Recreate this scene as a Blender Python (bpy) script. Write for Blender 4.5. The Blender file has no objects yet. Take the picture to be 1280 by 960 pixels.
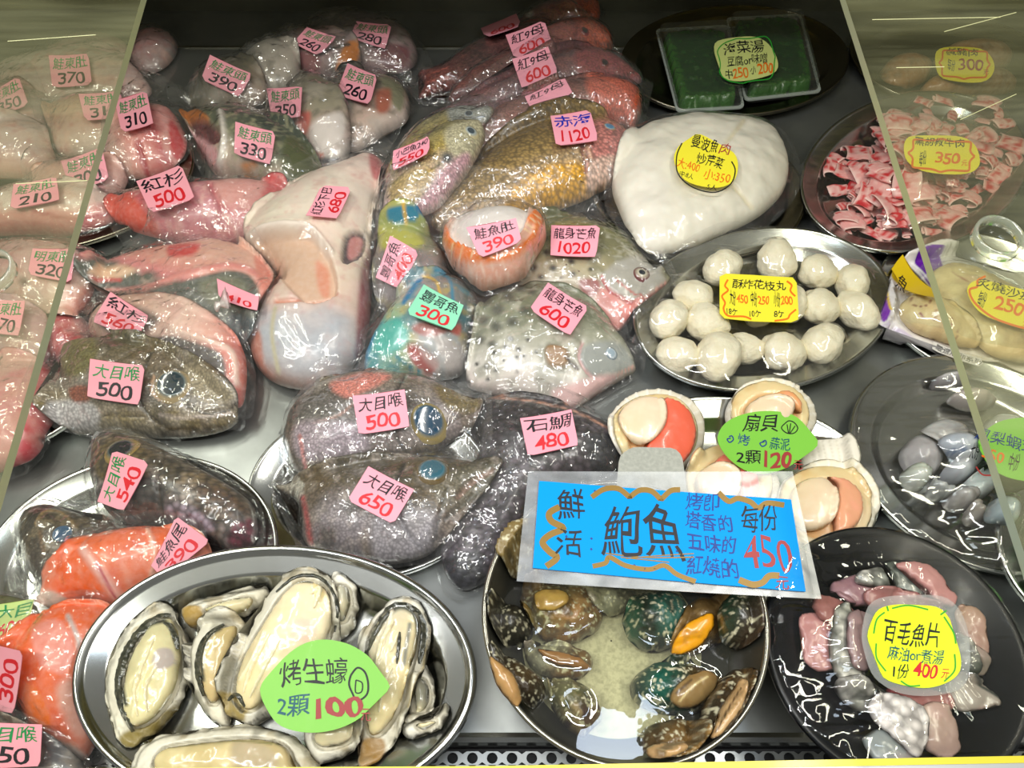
import bpy, math, random, numpy as np
from mathutils import Vector
from mathutils.geometry import delaunay_2d_cdt
random.seed(7); rng = np.random.default_rng(7)
SC = bpy.context.scene; COL = SC.collection
# ---------------------------------------------------------------- camera
CH, PITCH, F = 0.72, math.radians(57), 924.0
cd = bpy.data.cameras.new('camera'); cam = bpy.data.objects.new('camera', cd); COL.objects.link(cam)
cam.location = (0, 0, CH); cam.rotation_euler = (math.pi/2-PITCH, 0, 0)
cd.sensor_width = 36; cd.lens = 36*F/1280; cd.clip_start = .01; cd.clip_end = 50
SC.camera = cam
# ---------------------------------------------------------------- world, lamps, exposure
def lin(h):
    if isinstance(h, str):
        h = h.lstrip('#'); h = [int(h[i:i+2], 16)/255 for i in (0, 2, 4)]
    return tuple(c/12.92 if c <= .04045 else ((c+.055)/1.055)**2.4 for c in h)
w = bpy.data.worlds.new('world'); SC.world = w; w.use_nodes = True
w.node_tree.nodes['Background'].inputs[0].default_value = (1, .98, .92, 1)
w.node_tree.nodes['Background'].inputs[1].default_value = .21
def area(name, loc, sx, sy, power, rot=(0, 0, 0), col=(1, 1, 1)):
    l = bpy.data.lights.new(name, 'AREA'); l.shape = 'RECTANGLE'; l.size = sx; l.size_y = sy; l.energy = power; l.color = col
    o = bpy.data.objects.new(name, l); COL.objects.link(o); o.location = loc; o.rotation_euler = rot; return o
area('ceiling_panel_lamp', (.358, .33, 2.2), .27, .26, 2.2, col=(.72, .84, 1))
area('tube_lamp', (-.5, -.1, 1.9), 1.6, 0.09, 27, (math.radians(-12), 0, 0), (1, 1, .97))
area('tube_lamp.001', (.75, .1, 1.7), .09, 1.5, 16, (0, math.radians(20), 0), (1, .97, .88))
area('tube_lamp.002', (-.9, .55, 1.6), .09, 1.2, 13, (0, math.radians(-30), 0), (1, 1, .97))
SC.view_settings.view_transform = 'Standard'; SC.view_settings.look = 'None'
SC.view_settings.exposure = 0.0; SC.view_settings.gamma = 1; SC.view_settings.use_curve_mapping = False
SC.cycles.transparent_max_bounces = 32; SC.cycles.max_bounces = 8
SC.cycles.caustics_reflective = False; SC.cycles.caustics_refractive = False
# ---------------------------------------------------------------- projection
cp, sp = math.cos(PITCH), math.sin(PITCH)
def dirs(px, py):
    px = np.asarray(px, float); py = np.asarray(py, float)
    x = (px-640)/F; u = (480-py)/F
    return np.stack([x, cp+u*sp, -sp+u*cp], -1)
def unp(px, py, pl=(0, 0, 0)):
    d = dirs(px, py); a, b, c = pl
    t = (c-CH)/(d[..., 2]-a*d[..., 0]-b*d[..., 1])
    P = d*t[..., None]; P[..., 2] += CH; return P
def proj(P):
    P = np.asarray(P, float); x = P[..., 0]; y = P[..., 1]; z = P[..., 2]-CH
    f = y*cp-z*sp; u = y*sp+z*cp
    return 640+F*x/f, 480-F*u/f
# ---------------------------------------------------------------- numeric helpers
def vn(x, y, s=0):
    xi = np.floor(x).astype(np.int64); yi = np.floor(y).astype(np.int64); fx = x-xi; fy = y-yi
    fx = fx*fx*(3-2*fx); fy = fy*fy*(3-2*fy)
    def h(a, b):
        n = (a*374761393+b*668265263+s*1274126177) & 0xffffffff
        n = ((n ^ (n >> 13))*1274126177) & 0xffffffff
        return ((n ^ (n >> 16)) & 0xffff)/65535.
    return (h(xi, yi)*(1-fx)+h(xi+1, yi)*fx)*(1-fy)+(h(xi, yi+1)*(1-fx)+h(xi+1, yi+1)*fx)*fy
def fbm(x, y, s=0, o=3):
    r = 0; a = .5; t = 0
    for k in range(o): r = r+a*vn(x*2**k+17*k, y*2**k-9*k, s+k); t += a; a *= .5
    return r/t
def ridge(x, y, s=0, o=3):
    r = 0; a = .5; t = 0
    for k in range(o): r = r+a*(1-np.abs(2*vn(x*2**k+17*k, y*2**k-9*k, s+k)-1))**2; t += a; a *= .5
    return r/t
def smooth_poly(pts, closed=True, n=6):
    p = np.array(pts, float); N = len(p); out = []
    R = range(N) if closed else range(N-1)
    for i in R:
        if closed: a, b, c, d = p[i-1], p[i], p[(i+1) % N], p[(i+2) % N]
        else: a, b, c, d = p[max(i-1, 0)], p[i], p[i+1], p[min(i+2, N-1)]
        for k in range(n):
            t = k/n
            out.append(.5*((2*b)+(c-a)*t+(2*a-5*b+4*c-d)*t*t+(-a+3*b-3*c+d)*t**3))
    if not closed: out.append(p[-1])
    return np.array(out)
def resample(p, h, closed=True):
    q = np.vstack([p, p[:1]]) if closed else p
    s = np.r_[0, np.cumsum(np.hypot(*np.diff(q, axis=0).T))]
    n = max(8 if closed else 2, int(s[-1]/h)); t = np.linspace(0, s[-1], n+1)
    if closed: t = t[:-1]
    return np.stack([np.interp(t, s, q[:, 0]), np.interp(t, s, q[:, 1])], 1)
def inside(P, poly):
    x, y = P[:, 0][:, None], P[:, 1][:, None]
    a = poly; b = np.roll(poly, -1, 0)
    c = ((a[:, 1] > y) != (b[:, 1] > y)) & (x < (b[:, 0]-a[:, 0])*(y-a[:, 1])/(b[:, 1]-a[:, 1]+1e-12)+a[:, 0])
    return c.sum(1) % 2 == 1
def segdist(P, poly, closed=True):
    a = poly if closed else poly[:-1]; b = np.roll(poly, -1, 0) if closed else poly[1:]
    d = b-a; L = (d**2).sum(1)+1e-12; best = np.full(len(P), 1e9)
    for i in range(0, len(P), 4000):
        Q = P[i:i+4000]; t = np.clip(((Q[:, None]-a)*d).sum(2)/L, 0, 1)
        best[i:i+4000] = np.sqrt((((a+t[..., None]*d)-Q[:, None])**2).sum(2)).min(1)
    return best
def expand(p, e):
    p = np.array(p, float); t = np.roll(p, -1, 0)-np.roll(p, 1, 0); n = np.stack([t[:, 1], -t[:, 0]], 1)
    n /= np.hypot(*n.T)[:, None]+1e-9
    A = (p[:, 0]*np.roll(p[:, 1], -1)-np.roll(p[:, 0], -1)*p[:, 1]).sum()
    return p+n*e*(1 if A > 0 else -1)
def box(z, r=1):
    for _ in range(r):
        q = np.pad(z, 1, 'edge'); z = (q[1:-1, 1:-1]*4+q[:-2, 1:-1]*2+q[2:, 1:-1]*2+q[1:-1, :-2]*2+q[1:-1, 2:]*2+q[:-2, :-2]+q[2:, 2:]+q[:-2, 2:]+q[2:, :-2])/16
    return z
# height map of everything placed so far (world metres): what lies underneath carries what comes on top
RES = .003; X0, Y0 = -1.3, -.2; NX, NY = 868, 560
HM = np.zeros((NY, NX))
gx = X0+np.arange(NX)*RES; gy = Y0+np.arange(NY)*RES
def hs(x, y, M=None):
    M = HM if M is None else M
    i = np.clip((np.asarray(x)-X0)/RES, 0, NX-1.001); j = np.clip((np.asarray(y)-Y0)/RES, 0, NY-1.001)
    a = i.astype(int); b = j.astype(int); fx = i-a; fy = j-b
    return (M[b, a]*(1-fx)+M[b, a+1]*fx)*(1-fy)+(M[b+1, a]*(1-fx)+M[b+1, a+1]*fx)*fy
def cells(poly, pad=0):
    i0 = max(0, int((poly[:, 0].min()-X0)/RES)-pad); i1 = min(NX, int((poly[:, 0].max()-X0)/RES)+2+pad)
    j0 = max(0, int((poly[:, 1].min()-Y0)/RES)-pad); j1 = min(NY, int((poly[:, 1].max()-Y0)/RES)+2+pad)
    if i1 <= i0 or j1 <= j0: return None
    XX, YY = np.meshgrid(gx[i0:i1], gy[j0:j1]); P = np.stack([XX.ravel(), YY.ravel()], 1)
    return (slice(j0, j1), slice(i0, i1)), XX, YY, P
def dil(M):
    q = np.pad(M, 1, 'edge'); r = M
    for a in range(3):
        for b in range(3): r = np.maximum(r, q[a:a+M.shape[0], b:b+M.shape[1]])
    return r
def hd(x, y):
    i0 = max(0, int((x.min()-X0)/RES)-2); i1 = int((x.max()-X0)/RES)+4; j0 = max(0, int((y.min()-Y0)/RES)-2); j1 = int((y.max()-Y0)/RES)+4
    M = HM.copy(); M[j0:j1, i0:i1] = dil(HM[j0:j1, i0:i1]); return hs(x, y, M)
def splat(x, y, z):
    i = np.clip(np.round((x-X0)/RES).astype(int), 0, NX-1); j = np.clip(np.round((y-Y0)/RES).astype(int), 0, NY-1); np.maximum.at(HM, (j, i), z)
class Infl:
    """smooth inflation profile s(x,y): 0 on the outline, 1 at the fattest place"""
    def __init__(self, poly, n=44, its=240):
        self.poly = poly; lo = poly.min(0); hi = poly.max(0); e = (hi-lo).max()/n; self.lo = lo-2*e; self.e = e
        nx, ny = (np.ceil((hi-lo)/e).astype(int)+5); X, Y = np.meshgrid(self.lo[0]+np.arange(nx)*e, self.lo[1]+np.arange(ny)*e)
        P = np.stack([X.ravel(), Y.ravel()], 1); m = inside(P, poly).reshape(X.shape); d = segdist(P, poly).reshape(X.shape)
        ph = np.where(m, d*d.max(where=m, initial=0), 0)
        for _ in range(its):
            q = np.pad(ph, 1); ph = np.where(m, (q[:-2, 1:-1]+q[2:, 1:-1]+q[1:-1, :-2]+q[1:-1, 2:]+e*e)/4, 0)
        ok = m & (d > .6*e); g = np.where(ok, ph/np.maximum(d, 1e-9), 0); wv = ok.astype(float)
        for _ in range(6):
            a = box(g*wv); b = box(wv); f = np.where(b > 1e-6, a/np.maximum(b, 1e-9), 0); g = np.where(ok, g, f); wv = np.where(ok, 1, (b > 1e-6)*1.)
        self.g = g; self.mx = ph.max() or 1e-9
    def __call__(self, P, p=.5):
        d = segdist(P, self.poly); ins = inside(P, self.poly)
        i = np.clip((P[:, 0]-self.lo[0])/self.e, 0, self.g.shape[1]-1.001); j = np.clip((P[:, 1]-self.lo[1])/self.e, 0, self.g.shape[0]-1.001)
        a = i.astype(int); b = j.astype(int); fx = i-a; fy = j-b; G = self.g
        v = (G[b, a]*(1-fx)+G[b, a+1]*fx)*(1-fy)+(G[b+1, a]*(1-fx)+G[b+1, a+1]*fx)*fy
        return np.where(ins, np.clip(v*d/self.mx, 0, 1)**p, 0)
def tri(poly, h, extra=None):
    """triangulate a polygon with an even interior lattice: verts (boundary first), faces, number of boundary verts"""
    lo = poly.min(0); hi = poly.max(0); pts = []
    ys = np.arange(lo[1], hi[1], h*.87)
    for j, y in enumerate(ys):
        xs = np.arange(lo[0]+(j % 2)*h/2, hi[0], h); pts.append(np.stack([xs, np.full(len(xs), y)], 1))
    P = np.vstack(pts) if pts else np.zeros((0, 2)); P = P[inside(P, poly)]
    if len(P): P = P[segdist(P, poly) > .55*h]
    n = len(poly); allp = [Vector(p) for p in poly]+[Vector(p) for p in P]
    r = delaunay_2d_cdt(allp, [], [list(range(n))], 1, 1e-7, True)
    V = np.array([tuple(v) for v in r[0]]); orig = r[3]; Fc = [tuple(f) for f in r[2]]
    isb = np.array([any(k < n for k in o) if len(o) else True for o in orig])
    return V, Fc, isb
# ---------------------------------------------------------------- object helpers
def mesh(name, V, Fc, mat, parent=None, col=None, smooth=True, mi=None):
    me = bpy.data.meshes.new(name); me.from_pydata([tuple(map(float, v)) for v in V], [], Fc)
    for m in (mat if isinstance(mat, (list, tuple)) else [mat]): me.materials.append(m)
    if smooth: me.shade_smooth()
    if mi is not None: me.polygons.foreach_set('material_index', mi)
    if col is not None:
        a = me.color_attributes.new('Col', 'FLOAT_COLOR', 'POINT'); c = np.ones((len(V), 4)); c[:, :3] = col; a.data.foreach_set('color', c.ravel().astype(np.float32))
    me.update(); o = bpy.data.objects.new(name, me); COL.objects.link(o)
    if parent is not None: o.parent = parent; o.matrix_parent_inverse = parent.matrix_world.inverted() if False else o.matrix_parent_inverse
    return o
def tag(o, label, cat, group=None, kind=None):
    if label: o['label'] = label
    if cat: o['category'] = cat
    if group: o['group'] = group
    if kind: o['kind'] = kind
    return o
def thing(name, label, cat, group=None):
    o = bpy.data.objects.new(name, None); o.empty_display_size = .02; COL.objects.link(o); return tag(o, label, cat, group)
def settle(root):
    """move the root Empty to the base of its parts, keeping them in place (parts hold world coordinates until here)"""
    lo = np.array([1e9]*3); hi = -lo
    for c in root.children:
        if c.type == 'MESH' and len(c.data.vertices):
            v = np.empty(len(c.data.vertices)*3); c.data.vertices.foreach_get('co', v); v = v.reshape(-1, 3); lo = np.minimum(lo, v.min(0)); hi = np.maximum(hi, v.max(0))
    p = Vector(((lo[0]+hi[0])/2, (lo[1]+hi[1])/2, lo[2])); root.location = p
    for c in root.children: c.location = -p
def join(parts):
    V = []; Fc = []; C = []; mi = []
    for p in parts:
        n = len(V); V.extend(map(tuple, p[0])); Fc.extend(tuple(i+n for i in f) for f in p[1])
        if len(p) > 2: mi.extend([p[2]]*len(p[1]))
    return V, Fc, (mi or None)
# ---------------------------------------------------------------- materials
def nt(name):
    m = bpy.data.materials.new(name); m.use_nodes = True; t = m.node_tree; t.nodes.clear(); return m, t
def nd(t, k, **kw):
    n = t.nodes.new(k)
    for a, v in kw.items():
        if a.startswith('_'): n.inputs[a[1:].replace('_', ' ')].default_value = v
        else: setattr(n, a, v)
    return n
MATS = {}
def pbr(name, col=None, rough=.5, metal=0, attr=False, noise=None, bump=None, scales=None, coat=0, spec=.5, aniso=None, trans=0, sss=0):
    """noise=(scale,amount,colour); bump=(scale,strength,distance); scales=(scale,dark)"""
    if name in MATS: return MATS[name]
    m, t = nt(name); L = t.links.new
    o = nd(t, 'ShaderNodeOutputMaterial'); b = nd(t, 'ShaderNodeBsdfPrincipled'); L(b.outputs[0], o.inputs[0])
    b.inputs['Roughness'].default_value = rough; b.inputs['Metallic'].default_value = metal; b.inputs['Coat Weight'].default_value = coat; b.inputs['Coat Roughness'].default_value = .12
    b.inputs['Specular IOR Level'].default_value = spec; b.inputs['Transmission Weight'].default_value = trans
    if sss: b.inputs['Subsurface Weight'].default_value = sss; b.inputs['Subsurface Radius'].default_value = (.01, .005, .004)
    tc = nd(t, 'ShaderNodeTexCoord'); cur = None
    if attr: a = nd(t, 'ShaderNodeVertexColor', layer_name='Col'); cur = a.outputs[0]
    elif col: r = nd(t, 'ShaderNodeRGB'); r.outputs[0].default_value = (*lin(col), 1); cur = r.outputs[0]
    if noise:
        n = nd(t, 'ShaderNodeTexNoise', _Scale=noise[0], _Detail=5.); L(tc.outputs['Object'], n.inputs[0])
        cr = nd(t, 'ShaderNodeMapRange'); cr.inputs[1].default_value = .4; cr.inputs[2].default_value = .68; cr.inputs[4].default_value = noise[1]; L(n.outputs[0], cr.inputs[0])
        mx = nd(t, 'ShaderNodeMix', data_type='RGBA'); L(cr.outputs[0], mx.inputs[0]); L(cur, mx.inputs[6]); mx.inputs[7].default_value = (*lin(noise[2]), 1); cur = mx.outputs[2]
    hgt = None
    if scales:
        v = nd(t, 'ShaderNodeTexVoronoi', _Scale=scales[0]); mp = nd(t, 'ShaderNodeMapping'); mp.inputs['Scale'].default_value = (1, 1.25, .3); L(tc.outputs['Object'], mp.inputs[0]); L(mp.outputs[0], v.inputs[0])
        cr = nd(t, 'ShaderNodeMapRange'); cr.inputs[1].default_value = .15; cr.inputs[2].default_value = .75; cr.inputs[3].default_value = 1.25; cr.inputs[4].default_value = scales[1]; L(v.outputs[0], cr.inputs[0])
        mx = nd(t, 'ShaderNodeMix', data_type='RGBA', blend_type='MULTIPLY'); mx.inputs[0].default_value = 1; L(cur, mx.inputs[6]); L(cr.outputs[0], mx.inputs[7]); cur = mx.outputs[2]; hgt = cr.outputs[0]
    L(cur, b.inputs[0])
    if bump or hgt:
        bp = nd(t, 'ShaderNodeBump', _Strength=(bump[1] if bump else .35), _Distance=(bump[2] if bump else .0012))
        if hgt: L(hgt, bp.inputs['Height'])
        else:
            n = nd(t, 'ShaderNodeTexNoise', _Scale=bump[0], _Detail=4.)
            if aniso: mp = nd(t, 'ShaderNodeMapping'); mp.inputs['Scale'].default_value = aniso; L(tc.outputs['Object'], mp.inputs[0]); L(mp.outputs[0], n.inputs[0])
            else: L(tc.outputs['Object'], n.inputs[0])
            L(n.outputs[0], bp.inputs['Height'])
        L(bp.outputs[0], b.inputs['Normal'])
    MATS[name] = m; return m
def film(name, tint=(1, 1, 1), haze=.05, gloss=1., rough=.1, bs=60., bst=.5, aniso=(1, 1, 1), hazecol=(1, 1, 1), base=.02, dist=.003, rot=0, hazenoise=None, crumple=0):
    if name in MATS: return MATS[name]
    m, t = nt(name); L = t.links.new; o = nd(t, 'ShaderNodeOutputMaterial'); tc = nd(t, 'ShaderNodeTexCoord')
    tr = nd(t, 'ShaderNodeBsdfTransparent'); tr.inputs[0].default_value = (*tint, 1)
    gl = nd(t, 'ShaderNodeBsdfGlossy', _Roughness=rough); gl.inputs[0].default_value = (1, 1, 1, 1)
    df = nd(t, 'ShaderNodeBsdfDiffuse'); df.inputs[0].default_value = (*hazecol, 1)
    fr = nd(t, 'ShaderNodeFresnel', _IOR=1.5)
    ge = nd(t, 'ShaderNodeNewGeometry'); io = nd(t, 'ShaderNodeMath', operation='MULTIPLY_ADD'); L(ge.outputs['Backfacing'], io.inputs[0]); io.inputs[1].default_value = -.8333; io.inputs[2].default_value = 1.5; L(io.outputs[0], fr.inputs[0])
    if bst:
        mp = nd(t, 'ShaderNodeMapping'); mp.inputs['Scale'].default_value = aniso; mp.inputs['Rotation'].default_value = (0, 0, rot)
        n = nd(t, 'ShaderNodeTexNoise', _Scale=bs, _Detail=4., _Distortion=.6); n.noise_type = 'RIDGED_MULTIFRACTAL'
        bp = nd(t, 'ShaderNodeBump', _Strength=bst, _Distance=dist); L(tc.outputs['Object'], mp.inputs[0]); L(mp.outputs[0], n.inputs[0]); 
        if crumple:
            wn = nd(t, 'ShaderNodeTexNoise', _Scale=bs*.5, _Detail=2.); L(mp.outputs[0], wn.inputs[0]); va = nd(t, 'ShaderNodeVectorMath', operation='MULTIPLY_ADD'); L(wn.outputs['Color'], va.inputs[0]); va.inputs[1].default_value = (.03,)*3; L(mp.outputs[0], va.inputs[2])
            v1 = nd(t, 'ShaderNodeTexVoronoi', _Scale=bs*crumple); L(va.outputs[0], v1.inputs[0]); v2 = nd(t, 'ShaderNodeTexVoronoi', _Scale=bs*crumple*2.7); L(va.outputs[0], v2.inputs[0])
            a1 = nd(t, 'ShaderNodeMath', operation='MULTIPLY_ADD'); L(v2.outputs[0], a1.inputs[0]); a1.inputs[1].default_value = .35; L(v1.outputs[0], a1.inputs[2])
            a2 = nd(t, 'ShaderNodeMath', operation='MULTIPLY_ADD'); L(n.outputs[0], a2.inputs[0]); a2.inputs[1].default_value = .25; L(a1.outputs[0], a2.inputs[2]); L(a2.outputs[0], bp.inputs['Height'])
        else: L(n.outputs[0], bp.inputs['Height'])
        L(bp.outputs[0], gl.inputs['Normal']); L(bp.outputs[0], fr.inputs['Normal'])
    ma = nd(t, 'ShaderNodeMath', operation='MULTIPLY_ADD'); L(fr.outputs[0], ma.inputs[0]); ma.inputs[1].default_value = gloss; ma.inputs[2].default_value = base; ma.use_clamp = True
    m1 = nd(t, 'ShaderNodeMixShader'); m1.inputs[0].default_value = haze; L(tr.outputs[0], m1.inputs[1]); L(df.outputs[0], m1.inputs[2])
    if hazenoise:
        n2 = nd(t, 'ShaderNodeTexNoise', _Scale=hazenoise[0], _Detail=6.); mp2 = nd(t, 'ShaderNodeMapping'); mp2.inputs['Scale'].default_value = hazenoise[2]; L(tc.outputs['Object'], mp2.inputs[0]); L(mp2.outputs[0], n2.inputs[0])
        mr = nd(t, 'ShaderNodeMapRange'); mr.inputs[1].default_value = .35; mr.inputs[2].default_value = .75; mr.inputs[3].default_value = haze; mr.inputs[4].default_value = haze+hazenoise[1]; L(n2.outputs[0], mr.inputs[0]); L(mr.outputs[0], m1.inputs[0])
    m2 = nd(t, 'ShaderNodeMixShader'); L(ma.outputs[0], m2.inputs[0]); L(m1.outputs[0], m2.inputs[1]); L(gl.outputs[0], m2.inputs[2]); L(m2.outputs[0], o.inputs[0])
    MATS[name] = m; return m
FLESH = pbr('flesh', attr=True, rough=.38, coat=.25, bump=(220, .25, .001), noise=(160, .08, '#ffffff'))
SKIN = pbr('fish_skin', attr=True, rough=.33, coat=.35, scales=(210, .45))
FINE = pbr('fine_scales', attr=True, rough=.35, coat=.3, scales=(330, .6))
COARSE = pbr('coarse_scales', attr=True, rough=.4, coat=.2, scales=(150, .25))
SMOOTH = pbr('smooth_skin', attr=True, rough=.3, coat=.4, bump=(90, .2, .001))
SHELL = pbr('shell_surface', attr=True, rough=.45, coat=.2, bump=(160, .6, .002))
PRINT = pbr('printed_film', attr=True, rough=.25, coat=.6, bump=(40, .3, .003))
BAG = film('bag_film', haze=.03, gloss=1.2, rough=.09, bs=26, bst=.8, base=.02, dist=.007, crumple=1.5)
WRAP = film('cling_wrap', haze=.015, gloss=1.3, rough=.07, bs=30, bst=.85, aniso=(.16, 1.9, .3), base=.02, rot=.15)
STEEL = pbr('stainless_steel', '#c9ccc9', rough=.2, metal=1, noise=(14, .35, '#9a9c94'), bump=(30, .04, .002))
STEELD = pbr('dull_steel', '#a9a89c', rough=.3, metal=1, noise=(10, .4, '#7d7c70'))
BLACK = pbr('marker_black', '#14141c', rough=.5); RED = pbr('marker_red', '#d8202c', rough=.5); GREEN = pbr('marker_green', '#0f8a4a', rough=.5)
BLUE = pbr('marker_blue', '#1a2cae', rough=.5); NAVY = pbr('marker_navy', '#123a8c', rough=.5); BRICK = pbr('marker_brick', '#a53a3a', rough=.5); TEAL = pbr('marker_teal', '#0c5a6a', rough=.5)
ORANGE = pbr('marker_orange', '#f07818', rough=.5); GOLD = pbr('marker_gold', '#8f6f2c', rough=.4, metal=.2); GRN2 = pbr('marker_leaf_green', '#2fa834', rough=.5)
PINK = pbr('pink_paper', '#f6a3b4', rough=.7, noise=(30, .15, '#ffc4cf')); MINT = pbr('mint_paper', '#8fdcb8', rough=.7); YEL = pbr('yellow_card', '#f6ea3c', rough=.35)
LIME = pbr('lime_card', '#86cf4c', rough=.35); NEON = pbr('neon_card', '#eaff28', rough=.35); PALE = pbr('pale_green_paper', '#bfd886', rough=.6); SKY = pbr('blue_card', '#0098ec', rough=.45, spec=.12)
SOFTBAG = film('soft_bag_film', haze=.03, gloss=1., rough=.12, bs=22, bst=.3, base=.01, dist=.004, crumple=1.2)
LAM = film('laminate', haze=.16, gloss=1.2, rough=.15, bs=20, bst=.3, hazecol=(.85, .9, .9), base=.03)
# ---------------------------------------------------------------- the bodies
def shade(px, py, x, y, spec):
    """albedo of a body: gradient along a line, mottles, then drawn marks; spec dict g=(x0,y0,x1,y1,[(t,hex)..]) m=[(scale,lo,hi,hex,amt)]"""
    x0, y0, x1, y1, st = spec['g']; L2 = (x1-x0)**2+(y1-y0)**2
    t = ((px-x0)*(x1-x0)+(py-y0)*(y1-y0))/L2 + (fbm(x*30, y*30, 3)-.5)*spec.get('w', .2)
    ts = [s[0] for s in st]; cs = np.array([lin(s[1]) for s in st]); c = np.stack([np.interp(t, ts, cs[:, k]) for k in range(3)], 1)
    for k, (sc, lo, hi, hx, am) in enumerate(spec.get('m', [])):
        sx, sy = sc if isinstance(sc, tuple) else (sc, sc)
        n = fbm(x*sx, y*sy, 11+k*7); a = np.clip((n-lo)/(hi-lo), 0, 1)[:, None]*am; c = c*(1-a)+np.array(lin(hx))*a
    return c
def marks(c, dz, px, py, x, y, feats):
    P = np.stack([px, py], 1)
    for f in feats:
        k = f[0]
        if k == 'A': f = ('A', f[1], f[3] if len(f) > 3 else 4, f[2])+tuple(f[4:])
        if k == 'L':      # line: pts, width px, colour, depth m
            pts = smooth_poly(f[1], False, 5) if len(f[1]) > 2 else np.array(f[1], float)
            d = segdist(P, pts, False); a = np.clip(1.3-d/(f[2]/2), 0, 1)
        elif k == 'A':    # area: poly, soft px, colour, height m
            pl = smooth_poly(f[1], True, 4); ins = inside(P, pl); d = segdist(P, pl); d = np.where(ins, d, -d); a = np.clip(.5+d/max(f[2], .5), 0, 1)
        elif k == 'D':    # dots: [(x,y,r)], soft, colour, height
            a = np.zeros(len(P))
            for (qx, qy, r) in f[1]: a = np.maximum(a, np.clip(1.4-np.hypot(px-qx, (py-qy)*1.15)/r, 0, 1))
        col = f[3]; h = f[4] if len(f) > 4 else 0
        if col:
            am = f[5] if len(f) > 5 else 1
            c[:] = c*(1-a[:, None]*am)+np.array(lin(col))*a[:, None]*am
        if h: dz += h*a*a*(3-2*a)
    return c, dz
def relief_noise(x, y, r):
    z = 0
    for (sc, am, sd) in r: z = z+(fbm(x*sc, y*sc, sd)-.5)*2*am
    return z
def body(name, outline, T, spec, mat=None, parent=None, feats=(), px_step=2.8, Tb=None, squish=.006, rel=((45, .0015, 5),), plane=None, p=.5, fit=2, slope=.16, Tk=.72, pct=62, lift=0, rough_edge=0, floor=None):
    mat = mat or FLESH; T = T*Tk; Tb = T*.4 if Tb is None else Tb
    out0 = smooth_poly(outline, True, 6); out = out0.copy()
    if rough_edge:
        k = np.arange(len(out0)); out0 = expand(out0, 0)+0; e = expand(out0, 1)-out0; out0 = out0+e*((fbm(out0[:, 0]*.12, out0[:, 1]*.12, 5, 2)-.5)*2*rough_edge)[:, None]; out = out0.copy()
    PL = plane
    for it in range(fit+1):
        if plane is None:
            if it == 0:
                zc = 0.02 if floor is None else floor
                for _ in range(3): q = unp(out[:, 0], out[:, 1], (0, 0, zc)); zc = max(float(np.median(hs(q[:, 0], q[:, 1]))), floor or 0)+Tb
                PL = (0, 0, zc)
        # polygon on the plane of its rim, then that plane is fitted to what lies underneath
        for _ in range(1 if plane is not None else 2):
            Q = unp(out[:, 0], out[:, 1], PL); poly = Q[:, :2]; hres = px_step*CHdepth(Q)/F
            poly = resample(poly, hres); inf = Infl(poly) if (it == fit) else Infl(poly[::3], 24, 90)
            cc = cells(poly)
            if plane is None and cc is not None:
                s = inf(cc[3], p); w_ = s > .25; P = cc[3][w_]; H = hs(P[:, 0], P[:, 1]); sw = s[w_]
                if len(P) > 6:
                    if floor is not None: H = np.maximum(H, floor)
                    A = np.stack([P[:, 0], P[:, 1], np.ones(len(P))], 1); W = sw
                    mu = (P*W[:, None]).sum(0)/W.sum(); A[:, :2] -= mu
                    M = (A*W[:, None]).T@A; M[0, 0] += .12*W.sum()*P[:, 0].var(); M[1, 1] += .12*W.sum()*P[:, 1].var()
                    a, b, c = np.linalg.solve(M, (A*W[:, None]).T@H); a = np.clip(a, -slope, slope); b = np.clip(b, -slope, slope)
                    r = H-(a*A[:, 0]+b*A[:, 1])+Tb*sw
                    c = np.percentile(r, pct)-squish*.3
                    PL = (a, b, c-a*mu[0]-b*mu[1]+lift)
        V, Fc, isb = tri(poly, hres)
        s = inf(V, p); s[isb] = 0
        HB = HM.copy() if False else None
        if cc is not None:
            sl_ = tuple(slice(max(0, q.start-8), q.stop+8) for q in cc[0]); T_ = HM.copy(); T_[sl_] = box(HM[sl_], 5)
        else: T_ = HM
        zt = np.maximum(PL[0]*V[:, 0]+PL[1]*V[:, 1]+PL[2]+T*s, hs(V[:, 0], V[:, 1], T_)+.0012+(.003+.45*T)*s)
        if it < fit:
            qx, qy = proj(np.c_[V, zt]); zb = np.minimum(zt, PL[0]*V[:, 0]+PL[1]*V[:, 1]+PL[2]-Tb*s); zb = np.maximum(zb, hs(V[:, 0], V[:, 1])); bx, by = proj(np.c_[V, zb]); qx = np.r_[qx, bx]; qy = np.r_[qy, by]
            for k, q in ((0, qx), (1, qy)):
                l, h_ = q.min(), q.max(); L0, H0 = out0[:, k].min(), out0[:, k].max(); o_, p_ = out[:, k].min(), out[:, k].max()
                sc = (H0-L0)/(h_-l); out[:, k] = (out[:, k]-(o_+p_)/2)*sc+(o_+p_)/2+((L0+H0)/2-(l+h_)/2)
    qx, qy = proj(np.c_[V, zt]); c = shade(qx, qy, V[:, 0], V[:, 1], spec); dz = np.zeros(len(V))
    c, dz = marks(c, dz, qx, qy, V[:, 0], V[:, 1], feats)
    fade = np.clip(s*2, 0, 1); zt = zt+(dz+relief_noise(V[:, 0], V[:, 1], rel))*fade
    hv = hd(V[:, 0], V[:, 1]); zt = np.maximum(zt, hv+.0022+.004*s); zb = np.minimum(zt-.001, np.maximum(PL[0]*V[:, 0]+PL[1]*V[:, 1]+PL[2]-Tb*s, hv+.001))
    n = len(V); idx = np.full(n, -1); inner = np.where(~isb)[0]; idx[inner] = n+np.arange(len(inner)); idx[isb] = np.where(isb)[0]
    # the underside reuses a coarse copy of the lattice
    VV = np.vstack([np.c_[V, zt], np.c_[V[inner], zb[inner]]]); FF = [f for f in Fc]+[tuple(int(idx[i]) for i in reversed(f)) for f in Fc]
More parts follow.
